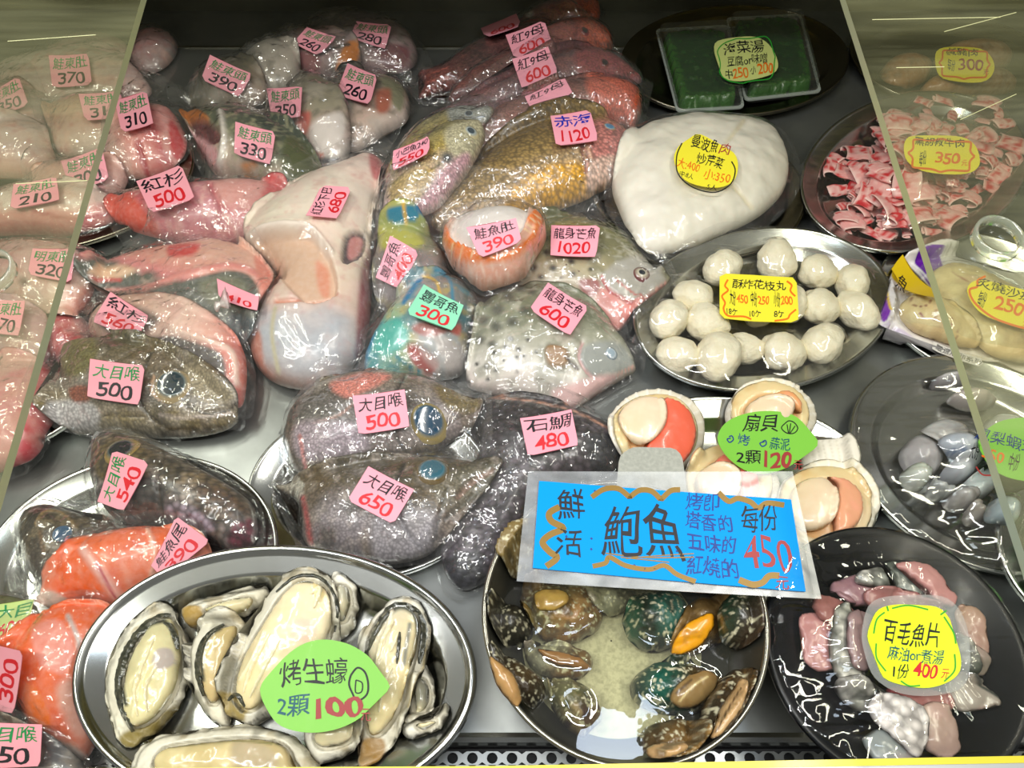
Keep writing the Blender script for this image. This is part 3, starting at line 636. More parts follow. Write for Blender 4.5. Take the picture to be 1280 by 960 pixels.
belly('long bagged belly with white skin edge and the 210 paper', [(-30, 250), (0, 235), (60, 222), (110, 225), (145, 240), (150, 262), (135, 282), (90, 296), (40, 294), (-30, 292)], .05, G(60, 225, 64, 296, [(0, '#e6cfc4'), (.45, '#efdcd2'), (.58, '#d98a86'), (1, '#c46c6c')]), [([(18, 232), (71, 222), (76, 251), (14, 263)], '鮭東肚', '210', GN)], feats=[('L', [(40, 262), (90, 274), (145, 264)], 5, '#b84850', 0)])
belly('red raw chunk showing below the 320 piece', [(55, 420), (62, 396), (100, 392), (108, 410), (104, 440), (70, 450), (50, 445)], .03, G(55, 400, 108, 440, [(0, '#b8343c'), (1, '#d04a4a')]))
belly('bagged mottled belly with the pink 320 paper at the cover edge', [(-20, 310), (20, 298), (70, 300), (105, 312), (122, 330), (116, 360), (104, 385), (100, 400), (60, 398), (0, 380), (-20, 370)], .05, G(0, 300, 110, 380, [(0, '#c99098'), (.5, '#d8b4b0'), (.85, '#e8c4b0'), (1, '#d0685c')]), [([(42, 312), (95, 312), (90, 354), (36, 344)], '明東肚', '320', GN)], feats=[('D', [(30, 352, 7)], 2, '#6e3a3a')])
belly('bagged lilac belly with the 270 paper at left edge', [(-30, 390), (0, 370), (35, 372), (62, 390), (62, 430), (50, 455), (10, 462), (-30, 460)], .05, G(0, 370, 60, 460, [(0, '#c9a4b0'), (1, '#cf9098')]), [([(-15, 375), (33, 377), (25, 421), (-20, 415)], '鮭東肚', '270', GN)])
belly('thick bagged slab of deep red flesh at the lower left edge', [(-30, 470), (0, 455), (20, 440), (60, 445), (76, 470), (72, 510), (58, 545), (40, 572), (10, 585), (-30, 590)], .055, G(-20, 500, 76, 520, [(0, '#d8788a'), (.45, '#e0909a'), (.6, '#c83c48'), (1, '#c23440')]), feats=[('A', [(-20, 450), (40, 445), (55, 455), (20, 462), (-20, 480)], '#e0a4a6', 4)], amp=.0024)
# ---- fish heads in the dark at the back
HD = [(90, .5, .75, '#55564a', .6), (50, .55, .75, '#c9bfb4', .35)]
def head(label, outline, T, g, tags=(), feats=(), m=HD, mat=SMOOTH, **kw):
    r, b = bagged('fish_head_bag', label, 'fish', outline, T, dict(g=g, m=m), mat, feats, partname='fish_head', **kw)
    for t in tags: price(*t[:3], parent=r, **(t[3] if len(t) > 3 else {}))
    return r, b
GH = 'bagged fish heads at the back'
head('bagged dark fish head with the 280 paper, rearmost of the heads', [(386, 22), (410, 12), (450, 14), (490, 25), (515, 45), (522, 75), (500, 92), (450, 88), (410, 70), (390, 50)], .05, G(400, 15, 430, 90, [(0, '#2c302c'), (.4, '#6a5e5c'), (1, '#a88c8c')]), [([(446, 28), (490, 32), (482, 62), (438, 48)], '鮭東頭', '280', GN)], group=GH, amp=.003,
     bag=[(384, 22), (410, 10), (455, 10), (495, 22), (522, 40), (540, 75), (530, 95), (480, 95), (410, 80)], feats=[('A', [(470, 55), (510, 60), (505, 85), (480, 82)], '#7c4a50', 5)])
head('bagged head with orange fin and the 260 paper, behind the 350 head', [(350, 40), (380, 32), (420, 38), (448, 55), (450, 85), (420, 100), (380, 96), (355, 80), (345, 60)], .05, G(350, 35, 440, 90, [(0, '#4a4640'), (.4, '#b08a88'), (1, '#8b8786')]), [([(384, 35), (422, 48), (398, 70), (367, 55)], '鮭東頭', '260', GN)], group=GH, feats=[('A', [(432, 55), (449, 54), (445, 78), (420, 88)], '#d8802c', 4), ('L', [(400, 68), (415, 60), (436, 56)], 5, '#26282a'), ('A', [(365, 66), (395, 66), (398, 88), (372, 88)], '#9c6668', 5)], amp=.003)
head('loose knotted white bag of head meat left of the 350 head', [(300, 80), (318, 60), (345, 45), (375, 62), (372, 95), (350, 120), (320, 125), (302, 110)], .05, G(300, 60, 370, 120, [(0, '#8c8a80'), (.5, '#c2b8ac'), (1, '#b4aca0')]), group=GH, amp=.005, bag=[(298, 78), (316, 56), (340, 46), (368, 40), (378, 66), (375, 96), (350, 126), (318, 130), (298, 112)], freq=55)
head('bagged dark head with the 390 paper at the left of the heads', [(236, 120), (250, 90), (278, 72), (305, 68), (330, 90), (335, 120), (310, 135), (270, 142), (240, 140)], .05, G(250, 80, 300, 140, [(0, '#3a3c34'), (.5, '#77705f'), (1, '#a89486')]), [([(263, 70), (316, 94), (300, 122), (252, 100)], '鮭東頭', '390', GN)], group=GH, amp=.003)
head('bagged head with a pale cheek and the 260 paper, nearest the red fish', [(404, 100), (430, 80), (465, 76), (500, 90), (512, 115), (508, 145), (480, 165), (455, 185), (432, 190), (412, 175), (400, 140)], .05, G(420, 90, 470, 190, [(0, '#2e2f2c'), (.3, '#7a6e60'), (.55, '#d2b8a8'), (1, '#dccfc6')]), [([(435, 82), (472, 95), (463, 133), (420, 118)], '鮭東頭', '260', GN)], feats=[('L', [(400, 98), (440, 80), (480, 78), (512, 100)], 6, '#17181a'), ('A', [(474, 85), (505, 105), (500, 140), (480, 110)], '#8f8d70', 5), ('A', [(470, 115), (488, 112), (486, 138), (472, 140)], '#b4644e', 6)], group=GH, amp=.003, bag=[(398, 98), (430, 74), (470, 72), (508, 84), (520, 115), (512, 150), (490, 172), (482, 188), (460, 190), (432, 198), (405, 182), (394, 140)])
head('bagged pale head with the 350 paper and a dark tail fin below', [(362, 118), (375, 92), (400, 96), (425, 115), (438, 145), (440, 175), (430, 205), (412, 218), (398, 205), (375, 180), (350, 160), (340, 140)], .055, G(370, 95, 420, 215, [(0, '#6e6858'), (.35, '#a59c86'), (.6, '#d8bab0'), (.85, '#e2d8d0'), (1, '#504e54')]), [([(334, 113), (378, 108), (376, 147), (340, 151)], '鮭東頭', '350', GN)], feats=[('A', [(372, 145), (388, 140), (384, 165), (372, 168)], '#c46a5c', 5), ('A', [(388, 158), (425, 140), (430, 170), (400, 192)], '#eadfd8', 6), ('L', [(380, 192), (402, 194)], 6, '#d8542c'), ('A', [(396, 198), (432, 200), (410, 224), (396, 212)], '#4c4a54', 3)], group=GH, amp=.003)
head('speckled green bagged head with open mouth and the 330 paper', [(222, 140), (235, 132), (262, 130), (300, 130), (335, 145), (362, 160), (388, 185), (405, 215), (400, 238), (380, 250), (345, 246), (320, 225), (285, 222), (262, 215), (245, 185), (232, 160)], .06, G(330, 150, 290, 235, [(0, '#3f4a42'), (.35, '#7c8068'), (.6, '#d4bfae'), (1, '#cfa79c')]), [([(295, 154), (345, 166), (339, 207), (293, 193)], '鮭東頭', '330', GN)],
     feats=[('A', [(220, 132), (245, 136), (262, 150), (240, 158), (226, 150)], '#c87838', 4, .004), ('A', [(238, 152), (262, 152), (276, 172), (262, 178), (245, 168)], '#5c3034', 4, -.010), ('A', [(238, 165), (262, 175), (278, 205), (258, 210)], '#dba9ae', 6), ('A', [(360, 170), (390, 190), (402, 225), (385, 245), (358, 240), (352, 205)], '#545a38', 6), ('L', [(276, 140), (280, 170), (275, 205)], 9, '#e6ddd4', .005), ('D', [(308, 208, 7), (316, 204, 6)], 2, '#d88a48')], m=[(160, .52, .7, '#b9b692', .7), (60, .5, .75, '#4c5444', .5)], group=GH, amp=.0034, bag=[(216, 128), (250, 118), (300, 122), (345, 138), (380, 168), (402, 200), (416, 225), (398, 246), (350, 254), (300, 236), (262, 226), (240, 200), (228, 170)])
# ---- red snappers, banked against each other
SN = [(220, .45, .7, '#8a5a52', .5), (40, .5, .8, '#c06a5c', .35)]
def snapper(label, outline, T, g, tags=(), feats=(), mat=FINE, m=SN, name='bagged_red_snapper', **kw):
    kw.setdefault('group', 'bagged red snappers')
    r, b = bagged(name, label, 'fish', outline, T, dict(g=g, m=m), mat, feats, partname='fish', **kw)
    for t in tags: price(*t[:3], parent=r, **(t[3] if len(t) > 3 else {}))
    return r, b
snapper('red snapper at the very back, only its orange tail end clear of the pile', [(640, 40), (660, 18), (690, 4), (725, -6), (745, -8), (750, 18), (735, 30), (700, 36), (660, 50)], .04, G(640, 40, 750, 5, [(0, '#5c2a26'), (.6, '#8c4030'), (1, '#d8663c')]), feats=[('D', [(662, 17, 5)], 1, '#d8d4cc'), ('L', [(690, 10), (735, 14)], 6, '#6c1c16')])
snapper('dark red snapper with the partly hidden 600 paper, fan tail at left', [(524, 86), (552, 84), (575, 62), (620, 38), (665, 22), (705, 24), (740, 34), (760, 40), (758, 58), (730, 72), (690, 86), (640, 105), (590, 118), (556, 112), (524, 124), (530, 104)], .05, G(530, 100, 760, 40, [(0, '#7c3630'), (.3, '#4c3432'), (.75, '#7a3c38'), (1, '#c8583e')]), [([(601, 36), (645, 19), (652, 32), (607, 49)], '', '600', {})], feats=[('L', [(530, 104), (560, 96)], 2, '#b86050'), ('L', [(530, 96), (560, 84)], 2, '#b86050'), ('L', [(534, 112), (565, 106)], 2, '#c06858')], bag=[(505, 122), (525, 95), (575, 55), (640, 20), (690, 12), (740, 30), (765, 38), (766, 60), (720, 80), (640, 118), (560, 128)])
snapper('red snapper with orange jaw and half hidden price, second from the back', [(560, 128), (590, 98), (640, 68), (690, 38), (725, 30), (752, 36), (764, 48), (760, 66), (740, 76), (700, 90), (650, 108), (600, 130)], .055, G(560, 128, 760, 50, [(0, '#5c302e'), (.6, '#713c38'), (.85, '#a04c40'), (1, '#e0663c')]), [([(632, 45), (680, 27), (691, 57), (643, 75)], '紅9母', '600', {})], eyes=[(731, 39, 6, dict(ring='#8c2a24', pupil='#141214', mid='#5c1c18'))], feats=[('L', [(745, 52), (764, 55)], 3.5, '#5c1614', -.003), ('L', [(722, 34), (718, 50), (724, 66)], 3, '#6c2a24', -.003)])
snapper('rosy snapper with the full pink 600 paper and pointed snout', [(552, 158), (590, 128), (640, 100), (690, 70), (735, 58), (770, 66), (798, 84), (800, 92), (770, 100), (735, 112), (680, 130), (620, 150), (580, 172)], .055, G(680, 70, 700, 135, [(0, '#603c42'), (.5, '#84666a'), (1, '#a08088')]), [([(640, 75), (685, 60), (698, 93), (652, 111)], '紅9母', '600', {})], eyes=[(756, 79, 6, dict(ring='#7c2c2c', pupil='#101012', mid='#501a1a'))], feats=[('A', [(722, 62), (770, 64), (802, 84), (800, 95), (765, 100), (726, 96)], '#9c4c4c', 6), ('L', [(766, 98), (798, 88)], 3, '#5a1a1c')], lift=.022, fit=3, slope=.05)
snapper('snapper with bright orange throat and the topmost red nine papers lowest copy', [(560, 190), (600, 150), (660, 118), (720, 98), (760, 92), (790, 98), (802, 112), (800, 138), (790, 155), (770, 148), (720, 160), (650, 185), (590, 205)], .06, G(700, 95, 720, 170, [(0, '#7c4c44'), (.5, '#a07468'), (1, '#c0998c')]), [([(656, 122), (705, 98), (716, 118), (663, 138)], '紅9母', '', {})], eyes=[(763, 106, 7, dict(ring='#9c3a2c', pupil='#0e0e10', mid='#5c1c18'))], feats=[('A', [(735, 96), (785, 96), (804, 112), (796, 152), (760, 148), (738, 120)], '#dc7058', 7), ('L', [(790, 150), (797, 120)], 6, '#f0602c'), ('L', [(742, 112), (752, 130), (775, 146)], 3, '#a83c34', -.002)], lift=.02, fit=3, slope=.06, bag=[(540, 200), (570, 160), (640, 118), (720, 90), (780, 88), (806, 92), (818, 100), (806, 118), (806, 150), (770, 170), (700, 180), (600, 214)])
snapper('large golden snapper with yellow belly and the blue-inked 1120 paper', [(536, 268), (560, 232), (600, 195), (650, 160), (700, 142), (745, 140), (780, 155), (800, 172), (804, 186), (788, 208), (765, 226), (735, 244), (700, 258), (670, 266), (640, 276), (590, 292), (550, 290)], .065,
        G(660, 150, 720, 265, [(0, '#6a5428'), (.3, '#a88a4e'), (.6, '#d4b48c'), (.8, '#e8b040'), (1, '#e8c0a0')]), [([(688, 146), (737, 139), (748, 176), (695, 184)], '赤海', '1120', dict(tc=BLUE))], name='bagged_golden_snapper', group='bagged golden fish', mat=SKIN, m=[(200, .5, .7, '#8a6c34', .4)],
        eyes=[(762, 159, 9, dict(ring='#c8a070', pupil='#5b8fb4', mid='#7ab0cc'))], feats=[('A', [(748, 148), (790, 164), (803, 182), (780, 200), (752, 214), (738, 190), (736, 165)], '#dc8a80', 8), ('A', [(638, 238), (680, 210), (715, 202), (740, 210), (735, 238), (690, 258), (640, 264)], '#ecae24', 8), ('L', [(776, 200), (802, 184)], 4.5, '#8c2420', -.004), ('L', [(735, 150), (726, 175), (734, 210), (742, 236)], 4, '#8c5444', -.004), ('A', [(740, 200), (790, 195), (770, 222), (735, 240)], '#efc8b4', 6), ('L', [(722, 168), (735, 195), (730, 215)], 4, '#b87868', -.003)], lift=.012, fit=3, slope=.08, bag=[(524, 284), (555, 225), (600, 185), (650, 150), (700, 132), (750, 132), (800, 158), (815, 178), (800, 214), (760, 245), (700, 272), (640, 290), (560, 306)])
def striped(label, outline, feats, eyes, tags=(), **kw): return snapper(label, outline, .05, G(outline[3][0]-10, outline[3][1]-20, outline[3][0]+30, outline[3][1]+50, [(0, '#83836a'), (.45, '#b9a24c'), (.8, '#d6b8b4'), (1, '#e2cfc8')]), tags, feats, name='bagged_striped_fish', group='bagged striped yellow fish', mat=FINE, m=[(150, .5, .75, '#98945c', .4)], eyes=eyes, **kw)
striped('silvery striped fish behind the 550 one, round eye at upper right', [(480, 230), (495, 195), (530, 155), (570, 135), (600, 132), (616, 140), (612, 158), (580, 185), (540, 215), (500, 250)], [('A', [(560, 132), (605, 128), (616, 142), (606, 160), (570, 160)], '#a8aba0', 6)], [(586, 143, 8, dict(ring='#c4c0ac', pupil='#3a4248', mid='#8a9aa0')), (601, 146, 6, dict(ring='#9aa0a4', pupil='#cfd6da', mid='#b4bcc0'))])
striped('yellow striped fish with the small 550 paper and silver head', [(478, 262), (490, 225), (520, 185), (560, 158), (595, 148), (606, 158), (604, 175), (590, 205), (570, 235), (545, 262), (515, 272), (490, 275)], [('L', [(490, 250), (530, 218), (560, 200)], 3, '#6c6440'), ('L', [(500, 262), (545, 232), (570, 212)], 3, '#76704c'), ('L', [(488, 232), (520, 205), (545, 192)], 3, '#6c6440'), ('L', [(516, 268), (550, 246)], 2.5, '#8a8468'), ('A', [(558, 160), (600, 148), (606, 172), (592, 200), (562, 190)], '#c4bc98', 6), ('A', [(572, 196), (588, 200), (556, 250), (530, 264), (520, 258)], '#d8a8b0', 6), ('D', [(559, 197, 8)], 2, '#2c3438'), ('A', [(486, 236), (520, 212), (545, 215), (520, 250), (495, 262)], '#c8a820', 6, 0, .6)], [(589, 165, 10, dict(ring='#c8bc90', pupil='#3c4a54', mid='#a0b0b4', rp=.42))],
        [([(492, 190), (537, 171), (537, 192), (490, 215)], '小巴魚240', '550', {})], bag=[(466, 280), (480, 225), (515, 175), (560, 145), (600, 135), (618, 118), (616, 160), (600, 210), (570, 250), (530, 280), (490, 286)])
# ---- red meat, collar, cut steaks
FM = [(140, .52, .75, '#f3c9bc', .55), (60, .5, .8, '#b04048', .4)]
r, b = bagged('bagged_red_fish_chunk', 'rosy bagged fish chunk with the pink 500 paper, above the knotted bag', 'fish', [(133, 255), (150, 238), (190, 232), (240, 226), (300, 220), (345, 222), (364, 228), (362, 255), (340, 285), (310, 304), (262, 306), (215, 302), (170, 290), (140, 275)], .055,
    dict(g=(133, 250, 364, 250, [(0, '#dc5240'), (.22, '#d8707c'), (.5, '#d28a94'), (.8, '#e08a86'), (1, '#d85858')]), m=FM), FLESH,
    [('A', [(132, 250), (160, 240), (190, 275), (200, 300), (160, 292), (136, 272)], '#dd5038', 8, 0, .9), ('L', [(262, 230), (275, 260), (262, 300)], 8, '#b8606c', -.006), ('A', [(330, 222), (364, 226), (350, 262), (326, 280)], '#d8585a', 7), ('A', [(270, 222), (330, 224), (320, 250), (280, 255)], '#e6a39c', 10)], amp=.003, partname='fish_meat',
    bag=[(128, 262), (140, 240), (190, 228), (300, 212), (350, 216), (372, 226), (370, 262), (345, 298), (300, 312), (230, 312), (205, 325), (165, 312), (140, 288)], freq=55, pinch=[(150, 300, 24, .002)])
price([(171, 228), (227, 207), (244, 249), (189, 267)], '紅杉', '500', parent=r)
r, b = bagged('bagged_fish_collar', 'big cream-white bagged fish collar with the sideways pink 680 paper', 'fish', [(306, 298), (318, 275), (350, 250), (390, 225), (430, 205), (455, 190), (476, 196), (482, 215), (474, 260), (466, 310), (464, 360), (462, 400), (452, 440), (430, 470), (395, 487), (350, 482), (322, 460), (310, 425), (318, 385), (345, 370), (352, 350), (330, 320)], .07,
    dict(g=(440, 195, 370, 480, [(0, '#efd9cc'), (.3, '#f2e6d2'), (.52, '#e6cdb8'), (.66, '#d4bab0'), (.8, '#aeb4bc'), (1, '#a8897e')]), m=[(40, .5, .75, '#f3d6c8', .6), (110, .58, .8, '#d89890', .4)]), FLESH,
    [('A', [(318, 298), (345, 290), (395, 292), (415, 330), (418, 365), (385, 376), (355, 350), (335, 322)], '#d9b49a', 7, -.013), ('L', [(308, 298), (340, 284), (385, 285), (412, 315)], 10, '#f3e3d6', .007), ('A', [(432, 292), (455, 290), (452, 318), (428, 328)], '#59484c', 2, -.008), ('A', [(436, 292), (452, 294), (446, 314), (434, 318)], '#c98482', 3), ('A', [(392, 318), (408, 330), (408, 362), (396, 356)], '#dc9478', 5), ('L', [(345, 376), (385, 372), (420, 366)], 6, '#d08a74', -.004), ('A', [(325, 395), (400, 385), (440, 400), (430, 445), (380, 470), (330, 450)], '#b0b4bd', 16, 0, .6), ('A', [(454, 330), (466, 330), (462, 420), (448, 450), (446, 400)], '#a35e62', 5), ('L', [(344, 385), (340, 420), (348, 465)], 6, '#bcb496', 0), ('A', [(310, 420), (325, 415), (330, 455), (345, 478), (322, 462)], '#b87868', 5), ('A', [(462, 190), (482, 196), (478, 225), (465, 220)], '#c87878', 5)],
    amp=.0014, film_=SOFTBAG, partname='collar_meat', pinch=[(400, 470, 18, .002)], freq=34, bag=[(300, 300), (312, 270), (350, 242), (400, 212), (445, 185), (470, 172), (492, 176), (490, 225), (482, 300), (472, 400), (462, 450), (430, 482), (390, 492), (345, 488), (314, 466), (302, 420), (312, 380), (330, 360)])
price([(383, 271), (402, 233), (440, 236), (422, 274)], '紅杉下巴', '680', parent=r)
r, b = bagged('bagged_fish_steak', 'grey-skinned fish steak with pink rim and the red-inked 410 paper', 'fish', [(110, 345), (125, 325), (165, 312), (215, 305), (262, 298), (300, 305), (322, 322), (340, 345), (346, 370), (330, 400), (320, 430), (300, 440), (255, 430), (210, 400), (165, 372), (130, 370), (108, 362)], .055,
    dict(g=(230, 300, 200, 410, [(0, '#e8b4a0'), (.3, '#e69c90'), (.42, '#de8888'), (.5, '#5f6258'), (1, '#4c5254')]), m=[(100, .55, .8, '#efc8b4', .5)]), FLESH,
    [('A', [(200, 362), (240, 348), (285, 338), (312, 345), (325, 370), (322, 405), (315, 432), (270, 420), (225, 392), (190, 376)], '#5c6058', 4), ('A', [(250, 352), (290, 345), (310, 360), (300, 385), (260, 378)], '#7a7a66', 8), ('L', [(125, 366), (180, 360), (240, 340), (290, 332), (322, 345), (334, 375)], 9, '#e29088', .002), ('A', [(112, 340), (150, 332), (168, 338), (140, 350)], '#ecc4a4', 6), ('L', [(118, 350), (150, 350)], 6, '#c85450'), ('A', [(212, 306), (250, 304), (240, 318), (212, 320)], '#d8504c', 5), ('A', [(318, 320), (342, 345), (346, 378), (335, 395), (326, 360)], '#e08878', 4), ('A', [(285, 395), (318, 400), (316, 432), (290, 425)], '#3c484e', 5)],
    amp=.0028, partname='fish_steak', freq=50, bag=[(102, 360), (108, 335), (135, 315), (200, 300), (262, 290), (310, 298), (338, 325), (355, 360), (348, 395), (325, 440), (290, 446), (240, 430), (180, 390), (120, 380)])
price([(272, 350), (325, 372), (322, 390), (274, 374)], '', '410', parent=r)
r, b = bagged('bagged_fish_steak', 'knotted bag of pink and grey fish steak beside the pink 560 paper', 'fish', [(112, 412), (120, 385), (150, 372), (195, 368), (235, 378), (262, 392), (285, 408), (304, 430), (310, 462), (307, 500), (300, 512), (285, 508), (255, 480), (215, 455), (175, 440), (135, 432)], .05,
    dict(g=(150, 400, 310, 450, [(0, '#c8a08c'), (.4, '#ecc8b8'), (.75, '#f0b0a0'), (.9, '#ea8474'), (1, '#e87c6c')]), m=FM), FLESH,
    [('A', [(180, 425), (215, 420), (255, 432), (278, 445), (280, 480), (250, 475), (205, 450)], '#59504e', 4), ('L', [(215, 412), (255, 425), (290, 440), (296, 480)], 8, '#f3d0c0', .002), ('A', [(118, 395), (160, 380), (200, 400), (150, 425)], '#77655a', 8)],
    amp=.0022, partname='fish_steak', pinch=[(268, 386, 34, .006)], freq=50, iters=14, bag=[(104, 420), (112, 382), (150, 366), (200, 364), (262, 380), (272, 382), (290, 400), (310, 425), (318, 465), (312, 516), (285, 514), (245, 486), (200, 462), (140, 445)])
# the twisted neck of that bag
kb = unp(np.array([270., 277, 288]), np.array([388., 384, 380]), (0, 0, float(hs(*unp(np.array([270.]), np.array([386.]), (0, 0, .1))[0][:2]))+.008))
V = []; Fc = []
KN = film('bag_neck', haze=.45, gloss=1.2, rough=.2, bs=90, bst=.4, hazecol=(.9, .8, .78), base=.05)
for k, (t, rr) in enumerate(((0, .0035), (.2, .0065), (.38, .003), (.5, .004), (.8, .0095), (1, .0125))):
    c = kb[0]*(1-t)+kb[2]*t+np.array([0, 0, .004+.006*t])
    for i in range(14):
        a = 2*math.pi*i/14; q = rr*(1+.25*math.sin(5*a+k)); V.append((c[0]-.3*q*math.cos(a), c[1]+q*math.cos(a), c[2]+q*.8*math.sin(a)))
for k in range(5):
    for i in range(14): j = (i+1) % 14; Fc.append((k*14+i, k*14+j, k*14+14+j, k*14+14+i))
Fc += [tuple(range(13, -1, -1)), tuple(range(70, 84))]; mesh('bag_knot', V, Fc, KN, r)
price([(139, 366), (188, 397), (172, 424), (116, 403)], '紅杉', '560', parent=r)
# ---- parrotfish
PM = [(70, .45, .62, '#1f8f9c', .75), (90, .5, .66, '#c8a838', .5), (60, .6, .8, '#d0cfc8', .5)]
r, b = bagged('bagged_parrotfish', 'green and yellow bagged parrotfish with the sideways pink 400 paper', 'fish', [(476, 262), (492, 250), (515, 254), (535, 270), (552, 295), (562, 325), (560, 350), (540, 372), (512, 385), (485, 392), (470, 380), (466, 340), (468, 300)], .055,
    dict(g=(500, 250, 510, 390, [(0, '#a8a84c'), (.25, '#8f9a54'), (.5, '#7f7c74'), (1, '#6c6668')]), m=[(80, .55, .75, '#b4a86c', .5)]), SMOOTH,
    [('A', [(486, 262), (512, 256), (524, 268), (516, 280), (488, 278)], '#0f7f9c', 3), ('L', [(504, 254), (508, 280)], 5, '#e0b030'), ('L', [(522, 262), (538, 285), (552, 305)], 5, '#1470a0'), ('A', [(476, 286), (515, 288), (530, 305), (500, 315), (476, 308)], '#b2b050', 6), ('A', [(478, 320), (530, 315), (550, 345), (510, 378), (478, 370)], '#8c8484', 10), ('L', [(470, 262), (480, 258)], 4, '#18889a')], amp=.003, partname='fish')
price([(470, 348), (488, 296), (524, 316), (500, 363)], '鸚哥魚', '400', parent=r)
r, b = bagged('bagged_parrotfish', 'turquoise bagged parrotfish with the mint green 300 paper', 'fish', [(455, 465), (462, 430), (480, 395), (505, 360), (530, 340), (560, 335), (585, 350), (598, 375), (590, 410), (586, 445), (575, 468), (545, 474), (510, 470), (480, 475), (462, 478)], .06,
    dict(g=(455, 440, 600, 400, [(0, '#2aa0a8'), (.3, '#9ab48c'), (.5, '#b0a8a0'), (.75, '#8a8684'), (1, '#5c6a64')]), m=[(75, .48, .66, '#12889c', .6), (90, .55, .72, '#c8b04c', .5)]), SMOOTH,
    [('L', [(505, 378), (515, 362), (525, 350)], 7, '#1478a4'), ('L', [(455, 460), (462, 430), (478, 405)], 7, '#168cb4'), ('A', [(475, 405), (500, 400), (510, 425), (485, 445), (468, 435)], '#4fb0a0', 6), ('A', [(510, 430), (532, 436), (548, 455), (535, 465), (515, 452)], '#a84c44', 4, -.004), ('A', [(520, 400), (570, 415), (580, 450), (550, 465), (520, 430)], '#bdb4ae', 8, 0, .6), ('L', [(545, 338), (562, 350), (566, 375)], 5, '#1882a0'), ('L', [(530, 345), (545, 352), (550, 368)], 4, '#d8b040'), ('A', [(515, 408), (545, 400), (560, 415), (530, 420)], '#a4645c', 4), ('L', [(495, 445), (515, 460), (540, 470)], 4, '#1a8c9c'), ('A', [(560, 412), (575, 405), (574, 420)], '#c86458', 3)], amp=.0038, partname='fish', freq=55, bag=[(450, 472), (455, 430), (478, 388), (500, 350), (530, 330), (568, 328), (594, 345), (608, 375), (600, 420), (594, 460), (578, 482), (540, 478), (500, 480), (460, 486)])
price([(530, 357), (580, 383), (567, 415), (508, 393)], '鸚哥魚', '300', parent=r, mat=MINT, nc=RED)
# ---- spotted fish
SPM = [(60, .5, .7, '#5c6246', .5), (150, .55, .75, '#e0dccb', .4)]
r, b = bagged('bagged_spotted_fish', 'round spotted green fish with pink throat and the 1020 paper, behind its twin', 'fish', [(640, 330), (648, 295), (672, 274), (715, 268), (755, 275), (785, 295), (810, 325), (832, 350), (836, 358), (815, 378), (785, 405), (770, 414), (745, 395), (710, 375), (670, 372), (645, 360)], .05,
    dict(g=(720, 268, 700, 400, [(0, '#5c5c38'), (.3, '#8a8560'), (.55, '#b8ac8a'), (1, '#d9c4b0')]), m=SPM), SMOOTH,
    [('D', [(683, 315, 5), (693, 316, 4), (666, 334, 6), (691, 335, 5), (714, 327, 5), (676, 346, 4), (716, 343, 4), (665, 316, 4), (738, 337, 3), (655, 346, 4), (700, 300, 4), (680, 298, 4), (702, 348, 2)], 1, '#26271f'), ('A', [(752, 345), (775, 325), (805, 320), (832, 350), (815, 370), (780, 380), (755, 368)], '#b4b0a4', 6), ('A', [(755, 360), (790, 378), (832, 356), (815, 385), (772, 414), (748, 392), (745, 372)], '#dd8f86', 6), ('L', [(752, 345), (762, 362), (790, 378)], 4, '#b8484c', -.003), ('A', [(725, 350), (750, 352), (742, 372), (728, 366)], '#a45c58', 4), ('L', [(820, 362), (835, 352)], 4, '#e0a090'), ('L', [(770, 350), (800, 372), (815, 370)], 2.5, '#c0605c'), ('L', [(690, 280), (740, 282), (790, 305)], 6, '#75733c', 0)],
    eyes=[(802, 343, 12, dict(ring='#6a2a2e', pupil='#30343a', mid='#d8d2b8', rp=.34, h=.4))], amp=.0024, partname='fish', bag=[(632, 340), (640, 290), (668, 266), (720, 258), (765, 265), (800, 295), (826, 330), (844, 356), (825, 384), (775, 424), (740, 405), (640, 378)])
price([(689, 283), (750, 283), (745, 322), (688, 320)], '龍身芒魚', '1020', parent=r)
